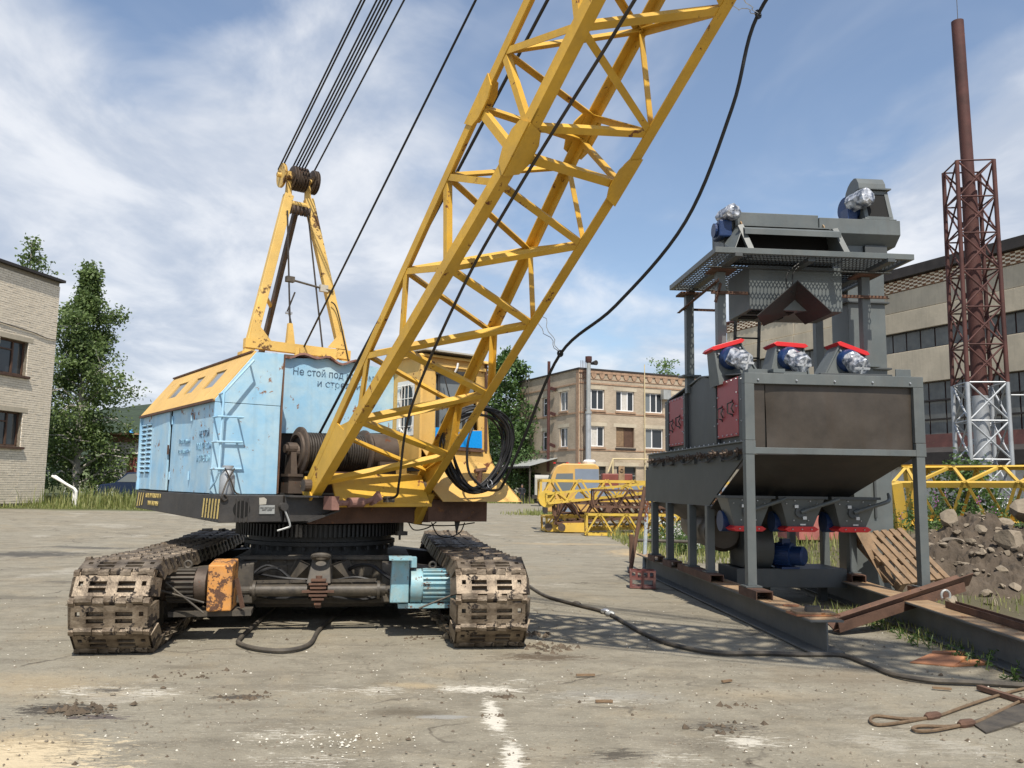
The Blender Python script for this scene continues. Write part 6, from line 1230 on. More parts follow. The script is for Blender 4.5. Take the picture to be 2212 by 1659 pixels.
channel('channel_spacer', Q(2.13, 1.9, 0), br1 - br0, .8, .20, .10, 'rusty channel under the second leg on the right beam'); channel('channel_spacer', Q(2.165, .02, 0), br1 - br0, .5, .24, .10, 'rusty channel under the front right leg of the dryer'); channel('channel_spacer', Q(2.13, 2.75, 0), br1 - br0, .5, .20, .10, 'rusty channel under the third leg on the right beam')
rc0, rc1 = V3(4.74, 7.0, .34), V3(4.87, 9.6, .34)
tag(B().ubar(rc0, rc1, .12, .07, .01, None, ZU).build('steel_channel', 'rust_brown', base=rc0), 'thin rusty channel lying along the top of the right I-beam', 'steel channel')
pl_ = V3(3.11, 8.92, .338)
s1 = B().box(pl_ + ZU * .009, (.46, .26, .016), (V3(.97, .1, 0).normalized(), V3(-.1, .97, 0).normalized(), ZU)).build('steel_plate', 'sheet_rust', base=pl_); tag(s1, 'lower rusty plate at the near end of the left beam', 'steel plate')
s2 = B().box(pl_ + ZU * .027, (.40, .22, .016), (V3(.99, -.06, 0).normalized(), V3(.06, .99, 0).normalized(), ZU)).build('steel_plate', 'rust_orange', base=pl_ + ZU * .02); tag(s2, 'upper rusty plate under the small dark block on the left beam', 'steel plate')
s3 = B().hexa([pl_ + V3(*q) for q in ((-.09, -.06, .037), (.07, -.06, .037), (.09, .06, .037), (-.07, .06, .037))], [pl_ + V3(*q) for q in ((-.08, -.05, .085), (.06, -.05, .085), (.09, .06, .085), (-.06, .06, .085))]).build('steel_block', 'frame_grey', base=pl_ + ZU * .037); tag(s3, 'small dark steel block on rusty plates at the beam end', 'steel block')
cp_ = V3(3.09, 9.55, .338); tag(B().prism([cp_ + V3(.09 * math.cos(k * .7), .05 * math.sin(k * .7), 0) for k in range(9)], ZU * .014).build('steel_offcut', 'sheet_rust', base=cp_), 'small oval rusty offcut on top of the left beam', 'offcut')
# angle irons lying across both beams
a0, a1 = V3(3.66, 9.83, .035), V3(5.62, 10.62, .47)
g1 = B(); g1.lbar(a0, a1, .19, .014, ZU * .55 + V3(-.35, .75, 0), V3(.3, -.9, -.15)); tag(g1.build('angle_iron', 'rust_brown', base=a0), 'upper brown angle iron propped on the right beam with its end on the ground', 'angle iron')
a2 = a0 + V3(.03, -.10, -.005); a3 = a1 + V3(-.10, -.12, -.055); g2 = B(); g2.lbar(a2, a3, .11, .012, ZU, V3(.3, .9, 0)); tag(g2.build('angle_iron', 'rust_brown', base=a2), 'lower brown angle iron nested in front of the other, pointing at the camera', 'angle iron')
sh = V3(5.02, 10.0, .36); tag(B().tube([sh + V3(.05 * math.cos(R(a)), 0, .06 + .06 * math.sin(R(a))) for a in range(-30, 211, 20)], .014, 7).build('shackle', 'sheet_zinc', base=sh), 'small steel shackle on the right beam beside the front leg', 'shackle')
# pallet leaning behind the right front leg
pal = thing('wooden_pallet', 'weathered wooden pallet leaning on the right beam behind the front leg', 'pallet', V3(5.5, 12.1, .34))
PX = V3(.93, .35, 0).normalized(); PY = (ZU * .62 + V3(-.34, .62, 0)).normalized(); PX = (PX - PY * PX.dot(PY)).normalized(); PN = PX.cross(PY).normalized(); po = V3(5.33, 11.75, .35)
def PPt(x, y, z): return po + PX * x + PY * y + PN * z
for i in range(6): B().box(PPt(.05 + i * .165, .49, .0), (.10, .98, .022), (PX, PY, PN)).build('plank', 'wood', pal)
for y in (.06, .49, .92):
    B().box(PPt(.46, y, -.024), (.98, .10, .022), (PX, PY, PN)).build('cross_plank', 'wood', pal)
    for x in (.05, .46, .87): B().box(PPt(x, y, -.085), (.11, .10, .095), (PX, PY, PN)).build('block', 'wood', pal)
for x in (.05, .46, .87): B().box(PPt(x, .49, -.145), (.10, .98, .02), (PX, PY, PN)).build('bottom_plank', 'wood', pal)
bd0 = V3(5.2, 12.05, .34); tag(B().hexa([bd0 + V3(*q) for q in ((0, 0, 0), (.20, .06, 0), (.20, .075, 0), (0, .015, 0))], [bd0 + V3(*q) for q in ((-.42, .2, .93), (-.22, .26, .93), (-.22, .275, .93), (-.42, .215, .93))]).build('loose_board', 'wood', base=bd0), 'pale loose board leaning on the left of the pallet', 'board')
# plastic crate
cr0 = V3(2.16, 14.08, 0); crate = thing('plastic_crate', 'faded red plastic bottle crate on the asphalt beside the left beam', 'crate', cr0); CX_ = V3(.98, -.12, 0).normalized(); CY_ = V3(.12, .98, 0).normalized(); CA = (CX_, CY_, ZU)
def CP(x, y, z): return cr0 + CX_ * x + CY_ * y + ZU * z
for y in (-.15, .15):
    f = B()
    for x in (-.19, -.095, 0, .095, .19): f.box(CP(x, y, .21), (.035, .016, .14), CA)
    f.box(CP(0, y, .265), (.41, .018, .03), CA); f.box(CP(0, y, .15), (.41, .018, .035), CA); f.box(CP(0, y, .015), (.41, .018, .03), CA)
    for x in (-.185, 0, .185): f.box(CP(x, y, .08), (.04, .016, .12), CA)
    f.build('crate_side', 'crate_red', crate)
for x in (-.197, .197):
    f = B()
    for y in (-.13, 0, .13): f.box(CP(x, y, .14), (.016, .035, .26), CA)
    f.box(CP(x, 0, .265), (.018, .28, .03), CA); f.box(CP(x, 0, .15), (.018, .28, .035), CA); f.box(CP(x, 0, .015), (.018, .28, .03), CA); f.build('crate_end', 'crate_red', crate)
B().box(CP(0, 0, .008), (.38, .28, .014), CA).build('crate_base', 'crate_red', crate)
# steel props left of the dryer
mat('prop_blue', (0.30, 0.36, 0.40), .7, var=.2, vs=5, rust=.8, rs=4, dust=.5, dustc=(.5, .5, .48))
tag(B().cyl((2.28, 16.4, 0), (2.62, 16.7, 1.62), .04, n=10).build('steel_prop', 'rust_brown', base=(2.28, 16.4, 0)), 'rusty pipe prop leaning against the rear corner of the dryer', 'prop')
tag(B().cyl((2.56, 16.5, 0), (2.70, 16.9, 1.58), .038, n=10).build('steel_prop', 'prop_blue', base=(2.56, 16.5, 0)), 'peeling pale blue pipe prop beside the rusty one', 'prop')
rl = thing('low_rail', 'low dark pipe rail on posts behind the dryer legs', 'rail', V3(3.4, 18.6, 0)); B().cyl((2.6, 18.6, .48), (4.3, 18.6, .46), .035, n=8).build('rail', 'frame_grey', rl); B().cyl((3.95, 18.6, 0), (3.95, 18.6, 1.4), .055, n=8).build('post', 'rust_brown', rl); B().cyl((2.62, 18.6, 0), (2.62, 18.6, .6), .05, n=8).build('post', 'rust_brown', rl)
rb = V3(8.0, 22.5, gh(8, 22.5)); tag(B().box(rb + ZU * .50, (1.6, 1.2, 1.0), (V3(.98, .15, 0), V3(-.15, .98, 0), ZU)).build('metal_bin', 'fade_red', base=rb, bevel=.01), 'faded red metal bin in the grass seen under the dryer', 'bin')
# cables on the asphalt
mat('rope_rust', (0.15, 0.10, 0.058), .8, var=.3, vs=9, bump=.5, bs=60)
def gpath(pts, r, k=8, lift=0.0): return catmull([px(x, y) + ZU * (r + lift) for x, y in pts], k)
cbl = B().tube(gpath([(1142, 1268), (1180, 1291), (1250, 1311), (1312, 1328), (1380, 1367), (1450, 1396), (1550, 1415), (1650, 1416), (1740, 1419), (1820, 1421), (1875, 1440), (1930, 1462), (2010, 1476), (2100, 1480), (2225, 1488)], .022), .022, 8).build('rubber_cable', 'frame_grey', base=px(1142, 1268), smooth=True); tag(cbl, 'long grey rubber cable lying across the yard from crane to right edge', 'cable')
for x, y, r, m in ((1245, 1309, .035, 'frame_grey'), (1308, 1326, .036, 'zinc'), (1318, 1331, .036, 'sheet_zinc')): 
    p = px(x, y) + ZU * .03; B().lathe(p - V3(.05, -.03, 0), p + V3(.05, -.03, 0), [(0, .02), (.3, r), (.7, r), (1, .02)], 10).build('cable_joint', m, cbl, smooth=True)
cb2 = B().tube(gpath([(600, 1310), (560, 1345), (520, 1382), (518, 1395), (560, 1407), (620, 1410), (668, 1396), (688, 1366), (720, 1338), (770, 1310), (810, 1288)], .022), .022, 8).build('rubber_cable', 'frame_grey', base=px(520, 1390), smooth=True); tag(cb2, 'loop of grey rubber cable under the front of the crane', 'cable')
# wire rope slings at the right
def sling(loop, tail, label):
    m = B(); pts = gpath(loop + tail, .014, 8); m.tube(pts, .0115, 7)
    o = m.build('wire_sling', 'rope_rust', base=pts[0], smooth=True); tag(o, label, 'sling')
    p = px(*loop[-1]) + ZU * .02; d = (px(*tail[0]) - px(*loop[-1])).normalized(); B().lathe(p, p + d * .16, [(0, .018), (.2, .032), (.8, .028), (1, .016)], 9).build('splice', 'rust_brown', o)
sling([(2000, 1556), (1940, 1566), (1895, 1570), (1880, 1560), (1893, 1551), (1950, 1557), (2000, 1556)], [(2030, 1550), (2090, 1528), (2160, 1505), (2225, 1488)], 'rusty wire rope sling with open eye, the farther of the two')
sling([(2072, 1572), (2020, 1582), (1985, 1584), (1972, 1578), (1990, 1573), (2040, 1574), (2072, 1572)], [(2105, 1566), (2150, 1545), (2225, 1508)], 'rusty wire rope sling lying nearest the lower right corner')
tag(B().prism([px(2095, 1562), px(2130, 1586), px(2290, 1535), px(2230, 1515)], ZU * .012).build('steel_plate', 'frame_grey', base=px(2130, 1586)), 'flat grey steel plate on the ground under the slings', 'steel plate')
tag(B().bar(px(2115, 1490) + ZU * .02, px(2225, 1525) + ZU * .02, .05, .035).build('steel_bar', 'rust_brown', base=px(2115, 1490)), 'short dark rusty bar beside the slings at the right edge', 'steel bar')
cs = B(); cs.hexa([px(1966, 1432), px(2060, 1441), px(2090, 1430), px(2010, 1418)], [px(1966, 1432) + ZU * .01, px(2060, 1441) + ZU * .012, px(2090, 1430) + ZU * .05, px(2010, 1418) + ZU * .03]); cs.hexa([px(2055, 1441), px(2240, 1432), px(2240, 1424), px(2065, 1432)], [px(2055, 1441) + ZU * .012, px(2240, 1432) + ZU * .04, px(2240, 1424) + ZU * .04, px(2065, 1432) + ZU * .02]); cs.hexa([px(2012, 1418), px(2150, 1416), px(2230, 1413), px(2015, 1412)], [px(2012, 1418) + ZU * .03, px(2150, 1416) + ZU * .03, px(2230, 1413) + ZU * .03, px(2015, 1412) + ZU * .03]); tag(cs.build('cut_sheet', 'sheet_rust', base=px(1966, 1432)), 'bent rusty steel sheet with a cut-out on the ground at right', 'steel sheet')
for i, (x, y, L_, a, lb_) in enumerate(((1265, 1461, .16, .1, 'splintered pale wood stick on the asphalt in front of the right track'), (1305, 1518, .13, .0, 'small brown wood chip on the asphalt, mid foreground'), (1570, 1474, .1, .5, 'little stick lying right of the wood chips'), (2035, 1490, .14, -.3, 'short brown stick just left of the rusty bar'))):
    p = px(x, y) + ZU * .012; d = V3(math.cos(a), math.sin(a), 0); tag(B().bar(p - d * L_ / 2, p + d * L_ / 2, .025, .016).build('wood_stick', 'wood', base=p), lb_, 'stick')
# ------------------------------------------------ rubble heap
def rock(c, r, rnd, flat=.75):
    m = bmesh.new(); bmesh.ops.create_icosphere(m, subdivisions=2, radius=1.0); ph = [rnd.uniform(0, 20) for _ in range(3)]
    sc = (rnd.uniform(.75, 1.3), rnd.uniform(.7, 1.2), rnd.uniform(.5, .95) * flat / .75); rot = Matrix.Rotation(rnd.uniform(0, 6), 3, 'Z') @ Matrix.Rotation(rnd.uniform(-.6, .6), 3, 'X')
    cuts = [Vector((rnd.gauss(0, 1), rnd.gauss(0, 1), rnd.gauss(0, 1))).normalized() for _ in range(7)]
    vs = []
    for v in m.verts:
        p = v.co.copy()
        for n in cuts:
            d = p.dot(n) - .5
            if d > 0: p -= n * d
        p = Vector((p.x * sc[0], p.y * sc[1], p.z * sc[2])); p *= 1 + .10 * noise.noise(p * 2 + Vector(ph)) + .04 * noise.noise(p * 6 + Vector(ph)); vs.append(c + rot @ (p * r))
    fs = [tuple(v.index for v in f.verts) for f in m.faces]; m.free(); return vs, fs
hx, hy = 8.7, 15.6; hz0 = .12
def heap_h(x, y):
    dx, dy = (x - hx) / 2.7, (y - hy) / 2.5; d = math.sqrt(dx * dx + dy * dy); h = 1.12 * max(0, 1 - d) ** .8 if d < 1 else 0
    return h * (1 + .28 * noise.noise((x * 1.3, y * 1.3, 2))) + (.20 * noise.noise((x * 2.8, y * 2.8, 7)) + .12 * abs(noise.noise((x * 6.5, y * 6.5, 7))) + .05 * noise.noise((x * 15, y * 15, 3))) * min(1, h * 3)
hm_ = B(); n = 150; pts = []
for j in range(n + 1):
    for i in range(n + 1):
        x = hx - 2.9 + 5.8 * i / n; y = hy - 2.7 + 5.4 * j / n; pts.append((x, y, gh(x, y) - .03 + heap_h(x, y)))
hm_.add(pts, [(j * (n + 1) + i, j * (n + 1) + i + 1, (j + 1) * (n + 1) + i + 1, (j + 1) * (n + 1) + i) for j in range(n) for i in range(n)])
tag(hm_.build('earth_heap', 'dirt', smooth=False, fix=False), 'heap of dark dug earth behind the right I-beam', 'heap', kind='stuff')
rr_ = random.Random(21); k = 0; spots = []
while k < 50:
    a = rr_.uniform(0, 6.283); q = rr_.uniform(.25, 1.08); x = hx + math.cos(a) * 2.6 * q; y = hy + math.sin(a) * 2.4 * q
    if y > hy + .6: continue
    r = rr_.choice((.09, .12, .16, .22, .30)) * rr_.uniform(.8, 1.2)
    if any((x - s[0]) ** 2 + (y - s[1]) ** 2 < (r + s[2]) ** 2 * .7 for s in spots): continue
    spots.append((x, y, r)); k += 1
spots += [(6.55, 12.9, .17), (7.0, 12.6, .20), (7.9, 12.7, .28), (8.3, 12.2, .13), (7.4, 12.35, .10), (8.6, 12.7, .2)]
rows_ = {}
for x, y, r in spots:
    f = heap_h(x, y); key = 'at the foot of the earth heap' if f < .25 else ('halfway up the earth heap' if f < .6 else 'near the crest of the earth heap'); rows_.setdefault(key, []).append((x / y, x, y, r))
ORDN = ['leftmost', 'second', 'third', 'fourth', 'fifth', 'sixth', 'seventh', 'eighth', 'ninth', 'tenth', 'eleventh', 'twelfth', 'thirteenth', 'fourteenth', 'fifteenth', 'sixteenth', 'seventeenth', 'eighteenth', 'nineteenth', 'twentieth']
for key, lst in rows_.items():
    for n_, (_, x, y, r) in enumerate(sorted(lst)):
        c = V3(x, y, gh(x, y) + heap_h(x, y) + r * .05); v, f = rock(c, r, rr_); szw = 'small' if r < .13 else ('middling' if r < .2 else 'large'); ow = ORDN[n_] + ('' if n_ == 0 else ' from the left') if n_ < 20 else 'at the right end, %dth from the left' % (n_ + 1)
        tag(B().add(v, f).build('stone_block', 'stone', base=c), '%s broken stone %s, %s' % (szw, key, ow), 'stone', 'stones in the earth heap')
bo = V3(10.3, 14.6, 1.0); v, f = rock(V3(9.25, 15.2, 1.25), .42, rr_); tag(B().add(v, f).build('boulder', 'stone', base=(9.25, 15.2, 1.0)), 'largest boulder on the crest of the earth heap', 'boulder')
hr_ = random.Random(77); hb_ = B()
for _ in range(620):
    a = hr_.uniform(0, 6.283); q = math.sqrt(hr_.random()) * 1.12; x = hx + math.cos(a) * 2.6 * q; y = hy + math.sin(a) * 2.4 * q
    if y > hy + 1: continue
    r = .02 + .075 * hr_.random() ** 2.2; v, f = rock(V3(x, y, gh(x, y) + heap_h(x, y) + r * .2), r, hr_); hb_.add(v, f)
tag(hb_.build('heap_rubble', 'stone', fix=False), 'small broken rubble scattered over the earth heap', 'rubble', kind='stuff')
# gravel, clods and grit on the asphalt
def scatter(name, m, n, region, r0, r1, lab, seed):
    rn = random.Random(seed); mb = B()
    for _ in range(n):
        x, y = region(rn); r = r0 + (r1 - r0) * rn.random() ** 3; c = V3(x, y, gh(x, y) + r * .2); an = rn.uniform(0, 6)
        p = [c + V3(math.cos(an + q * 1.57) * r * rn.uniform(.7, 1.2), math.sin(an + q * 1.57) * r * rn.uniform(.7, 1.2), -r * .3) for q in range(4)] + [c + V3(rn.uniform(-.3, .3) * r, rn.uniform(-.3, .3) * r, r * rn.uniform(.25, .7))]
        mb.add(p, [(0, 1, 4), (1, 2, 4), (2, 3, 4), (3, 0, 4)])
    return tag(mb.build(name, m, fix=False), lab, name.replace('_', ' '), kind='stuff')
def near(rn): y = 3.2 + 9 * rn.random() ** 1.6; return rn.uniform(-.68, .68) * y, y
scatter('pale_grit', 'lime', 1500, near, .003, .011, 'pale grit on the yard', 34); scatter('gravel', 'stone', 6500, near, .003, .016, 'scattered small gravel on the yard', 31); scatter('dirt_clods', 'clod', 170, near, .006, .026, 'crumbled dark dirt on the yard', 32)
def patch(x, y, sx, sy):
    p = px(x, y); return lambda rn: (rn.gauss(p.x, sx), rn.gauss(p.y, sy))
scatter('lime_crumbs', 'lime', 90, patch(720, 1600, .24, .10), .005, .016, 'white crumbs of lime in the foreground', 33)
for i, (x, y, n, s, r) in enumerate(((1095, 1505, 26, .05, .05), (1060, 1548, 14, .04, .045), (180, 1530, 60, .14, .05), (540, 1505, 30, .10, .04), (1190, 1400, 70, .16, .05), (1150, 1370, 50, .12, .045), (1560, 1570, 24, .1, .04), (1600, 1525, 16, .06, .04), (420, 1460, 30, .2, .035), (2200, 1380, 30, .3, .05), (900, 1380, 22, .15, .035))): scatter('dirt_clods', 'clod', n, patch(x, y, s, s * .7), .01, r, 'crumbled dark dirt on the yard', 40 + i)

# ================================================================== lattice sections lying about
def lattice(name, label, a, b, w, h, m, pitch, chord=.09, bar=.05, up=ZU, group=None, taper=1.0, cat='lattice section', nobar=()):
    a, b = Vector(a), Vector(b); d = (b - a).normalized(); sd = d.cross(up).normalized(); u = sd.cross(d).normalized(); L_ = (b - a).length
    t = thing(name, label, cat, a, group)
    def P(s, i, j): f = lerp(1, taper, s / L_); return a + d * s + sd * (i * w / 2 * f) + u * (h / 2 + j * h / 2 * f)
    for i in (-1, 1):
        for j in (-1, 1): B().lbar(P(0, i, j), P(L_, i, j), chord, .012, -sd * i, -u * j).build('chord', m, t)
    n = max(2, round(L_ / pitch))
    for f0, f1, nr in (((-1, -1), (1, -1), -u), ((1, -1), (1, 1), sd), ((-1, 1), (1, 1), u), ((-1, -1), (-1, 1), -sd)):
        for k in range(2 * n):
            s0, s1 = L_ * k / (2 * n), L_ * (k + 1) / (2 * n); q0, q1 = (f0, f1) if k % 2 == 0 else (f1, f0); p0, p1 = P(s0, *q0), P(s1, *q1); dd = (p1 - p0).normalized(); B().lbar(p0, p1, bar, .008, nr.cross(dd), -nr).build('lacing_bar', m, t)
        for s in (0, L_): p0, p1 = P(s, *f0), P(s, *f1); B().lbar(p0, p1, bar * 1.3, .010, d if s == 0 else -d, -nr).build('end_frame', m, t)
    return t, P
mat('old_yellow', (0.60, 0.40, 0.05), .55, var=.2, vs=2, rust=.5, rs=3, rustc=(0.16, .08, .04), dust=.3, dustc=(.5, .4, .15))
mat('shine_yellow', (0.62, 0.40, 0.06), .5, var=.18, vs=1, rust=.36, rs=2, dust=.3, dustc=(.48, .36, .14))
tr_, P_ = lattice('boom_section', 'clean yellow lattice boom section lying in the weeds right of the dryer', (11.3, 24.6, gh(11.3, 24.6) + .02), (16.0, 20.6, .62), 1.5, 1.6, 'shine_yellow', 1.15, .14, .075, up=ZU + V3(-.18, -.30, 0))
for i in (-1, 1): B().bar(P_(.12, i, -1) + ZU * 0, P_(.12, i, 1), .30, .26, V3(0, 1, 0)).build('end_post', 'shine_yellow', tr_)
B().prism([P_(-.1, -1, .75), P_(1.2, -1, .85), P_(1.2, -1, 1.03), P_(-.1, -1, 1.06)], V3(.02, -.02, 0)).build('hook_plate', 'shine_yellow', tr_); B().tube([P_(.2, -1.04, .98), P_(.9, -1.05, 1.0), P_(2.6, -1.02, .97)], .03, 7).build('wire_rope', 'rope_steel', tr_)
lattice('boom_section', 'yellow lattice section with straight top lying highest in the stack', (1.05, 32.2, 1.05), (9.0, 32.6, 1.05), 1.2, .82, 'shine_yellow', 1.05, .10, .065)
tb_, _pb = lattice('boom_section', 'yellow lattice section at the bottom of the stack on the asphalt', (1.2, 31.0, .02), (9.0, 31.9, .25), 1.2, .55, 'shine_yellow', .95, .10, .06)
lattice('boom_section', 'dark brown lattice section sloping between the yellow ones in the stack', (1.55, 30.4, .28), (7.5, 30.6, .80), .8, .78, 'rust_brown', .95, .09, .06)
t5, P5 = lattice('jib_section', 'worn yellow jib with a sheave at its left end sloping up across the stack', (1.25, 29.9, .98), (6.8, 30.0, 1.62), .55, .40, 'old_yellow', .8, .075, .045)
for k in (-1, 0, 1): B().lathe(P5(.0, 0, 0) + V3(.05, k * .15 - .05, 0), P5(0, 0, 0) + V3(.05, k * .15 + .05, 0), [(0, .30), (.3, .25), (.7, .25), (1, .30)], 22).build('sheave', 'old_yellow', t5, smooth=True)
lattice('boom_section', 'dark lattice section half hidden at the back of the stack', (1.9, 33.6, .35), (8.6, 33.9, .35), 1.0, .75, 'rust_brown', .9, .09, .06)
lattice('jib_section', 'brown lattice jib wedged in the middle of the stack', (1.7, 31.4, .62), (8.0, 31.5, .62), .6, .45, 'rust_brown', .75, .07, .05)
lattice('jib_section', 'small rusty red lattice section lying at the right of the stack', (2.75, 29.0, .92), (7.0, 29.2, .92), .5, .62, 'rust_brown', .8, .07, .04)
lattice('jib_section', 'worn yellow and brown lattice section standing under the rusty one', (2.5, 28.7, .02), (7.0, 28.8, .02), .55, .72, 'old_yellow', .85, .075, .05)
for x, y in ((1.3, 30.2), (1.75, 30.0)):
    fo_ = V3(x, y, .02); fp_ = B().prism([fo_ + V3(q[0], 0, q[1]) for q in ((-.15, .15), (.0, .02), (.9, .02), (.9, .35), (.1, .33))], V3(0, .12, 0)).build('foot_plate', 'shine_yellow', tb_); B().cyl(fo_ + V3(.05, -.03, .18), fo_ + V3(.05, .15, .18), .13, n=18).build('pin_eye', 'drum_brown', fp_)

# ================================================================== lattice mast with chimney tube
mb0 = V3(16.6, 30.0, gh(16.6, 30)); mast = thing('lattice_mast', 'tall red lattice mast with chimney tube, its foot painted silver', 'mast', mb0); MR = .93; ma = R(38)
def MP(k, z): a = ma + k * math.pi / 2; f = lerp(1.03, .95, z / 13.2); return V3(mb0.x + .05 * z * 0 + MR * f * math.cos(a), mb0.y + MR * f * math.sin(a), z)
zs = [mb0.z] + [1.4 + 1.34 * i for i in range(10)]; zsil = 4.9
for (z0, z1) in zip(zs, zs[1:]):
    m = 'silver_paint' if z1 < zsil + .8 else 'mast_red'
    for k in range(4):
        B().cyl(MP(k, z0), MP(k, z1), .075, n=10).build('mast_leg', m, mast, smooth=True)
        B().cyl(MP(k, z1), MP(k + 1, z1), .03, n=6).build('mast_strut', m, mast)
        B().cyl(MP(k, z0), MP(k + 1, z1), .034, n=6).build('mast_brace', m, mast); B().cyl(MP(k + 1, z0), MP(k, z1), .034, n=6).build('mast_brace', m, mast)
        c = (MP(k, z0) + MP(k + 1, z1) + MP(k + 1, z0) + MP(k, z1)) / 4; e = (MP(k + 1, z0) - MP(k, z0)).normalized(); B().box(c, (.22, .02, .22), (e, e.cross(ZU), ZU)).build('brace_plate', m, mast)
B().cyl(mb0, V3(mb0.x, mb0.y, 5.0), .27, n=20).build('chimney_tube', 'silver_paint', mast, smooth=True); B().cyl(V3(mb0.x, mb0.y, 5.0), V3(mb0.x, mb0.y, 12.5), .26, n=20).build('chimney_tube', 'mast_red', mast, smooth=True); B().cyl(V3(mb0.x, mb0.y, 12.5), V3(mb0.x - .12, mb0.y, 19.1), .215, n=20).build('chimney_tube', 'mast_red', mast, smooth=True); B().cyl(V3(mb0.x - .1, mb0.y, 19.0), V3(mb0.x - .1, mb0.y, 22), .012, n=5).build('lightning_rod', 'frame_grey', mast)
fl_ = V3(17.95, 30.0, 5.0); flo = thing('flood_lamp', 'small floodlight on the right side of the mast', 'lamp', fl_); B().box(fl_ + V3(.35, -.1, .0), (.28, .16, .32), (V3(.9, .3, .25).normalized(), V3(-.3, .9, 0).normalized(), V3(-.2, 0, .97).normalized())).build('housing', 'silver_paint', flo); B().tube([fl_ + V3(-.25, 0, .05), fl_ + V3(.2, -.05, .05)], .03, 6).build('arm', 'silver_paint', flo)

# ================================================================== truck, van, tank, posts, person
tk = thing('flatbed_truck', 'yellow cab truck with grey side standing behind the lattice stack', 'truck', V3(1.6, 36.5, 0)); ty = 36.0
cabp = [(1.55, .55), (1.50, 1.30), (1.78, 2.20), (1.95, 2.48), (2.2, 2.58), (3.55, 2.58), (3.72, 2.45), (3.74, .55)]
B().prism([V3(x, ty, z) for x, z in cabp], V3(0, 2.2, 0)).build('cab', 'truck_yellow', tk, bevel=.05)
B().prism([V3(x, ty - .012, z) for x, z in ((1.75, 1.40), (1.93, 2.15), (2.62, 2.17), (2.62, 1.40))], V3(0, .014, 0)).build('side_window', 'glass_mid', tk); B().prism([V3(1.52, ty + .15, 1.42), V3(1.73, ty + .15, 2.12), V3(1.73, ty + 2.05, 2.12), V3(1.52, ty + 2.05, 1.42)], V3(-.02, 0, 0)).build('windscreen', 'glass_mid', tk)
B().prism([V3(x, ty - .014, z) for x, z in ((2.72, .9), (2.70, 2.36), (3.70, 2.36), (3.74, .9))], V3(0, .016, 0)).build('grey_panel', 'truck_grey', tk); B().box((2.2, ty + 1.0, 2.62), (.5, .5, .08)).build('roof_box', 'roof_dark', tk); B().lathe((3.35, ty + .5, 2.58), (3.35, ty + .5, 2.76), [(0, .25), (.6, .28), (1, .2)], 14).build('air_cap', 'white_frame', tk)
bd = B().box((6.6, ty + 1.1, 1.0), (5.6, 2.2, .16)).build('bed', 'truck_grey', tk)
for k in range(5): B().box((3.95 + k * 1.15, ty - .01, 1.38), (1.1, .04, .58)).build('bed_side', 'truck_grey', tk)
B().box((2.6, ty + .3, .75), (1.9, .5, .3)).build('bumper', 'roof_dark', tk); B().box((1.5, ty + 1.1, .62), (.14, 2.2, .3)).build('front_bumper', 'roof_dark', tk)
for x in (2.35, 6.5, 7.7):
    w = B().cyl((x, ty - .02, .5), (x, ty + .35, .5), .5, n=22).build('wheel', 'tyre', tk); B().cyl((x, ty - .04, .5), (x, ty, .5), .25, n=16).build('rim', 'truck_grey', w)
for x in (1.85, 2.4, 2.9): B().box((x, ty + .2, 2.60), (.10, .06, .05)).build('marker_lamp', 'flange_red', tk)
vn = thing('canvas_van', 'small lorry with pale canvas cover parked by the office door', 'lorry', V3(2.6, 70, 0)); B().prism([V3(2.0, 70, .9), V3(2.0, 72, .9), V3(2.0, 72, 2.3), V3(2.0, 71, 2.55), V3(2.0, 70, 2.3)], V3(3.4, 0, 0)).build('canvas', 'canvas', vn); B().box((3.6, 71, .75), (3.6, 1.9, .3)).build('chassis', 'roof_dark', vn)
for x in (2.6, 4.6): B().cyl((x, 69.9, .4), (x, 70.2, .4), .4, n=16).build('wheel', 'tyre', vn)
tkb = thing('rust_tank', 'rectangular red-brown tank behind the truck', 'tank', V3(5.9, 48, 0)); B().box((6.0, 48.6, 1.9), (1.7, 1.0, .95)).build('tank_body', 'tank_red', tkb, bevel=.05); B().box((6.0, 48.6, .7), (1.5, .8, 1.4)).build('tank_stand', 'rust_brown', tkb)
for x, lb_, m in ((5.25, 'pale concrete-filled steel post with a ring, left of the two', 'rust_orange'), (7.25, 'dark rusty steel post with a ring, right of the two', 'rust_brown')):
    p = V3(x, 40.5, 0); t = thing('steel_post', lb_, 'post', p); B().ubar(p, p + ZU * 2.62, .28, .14, .03, None, V3(0, 1, 0)).build('column', m, t); B().ring(p + V3(0, -.03, 2.42), V3(0, 1, 0), .07, .022, 12, 6).build('ring', m, t)
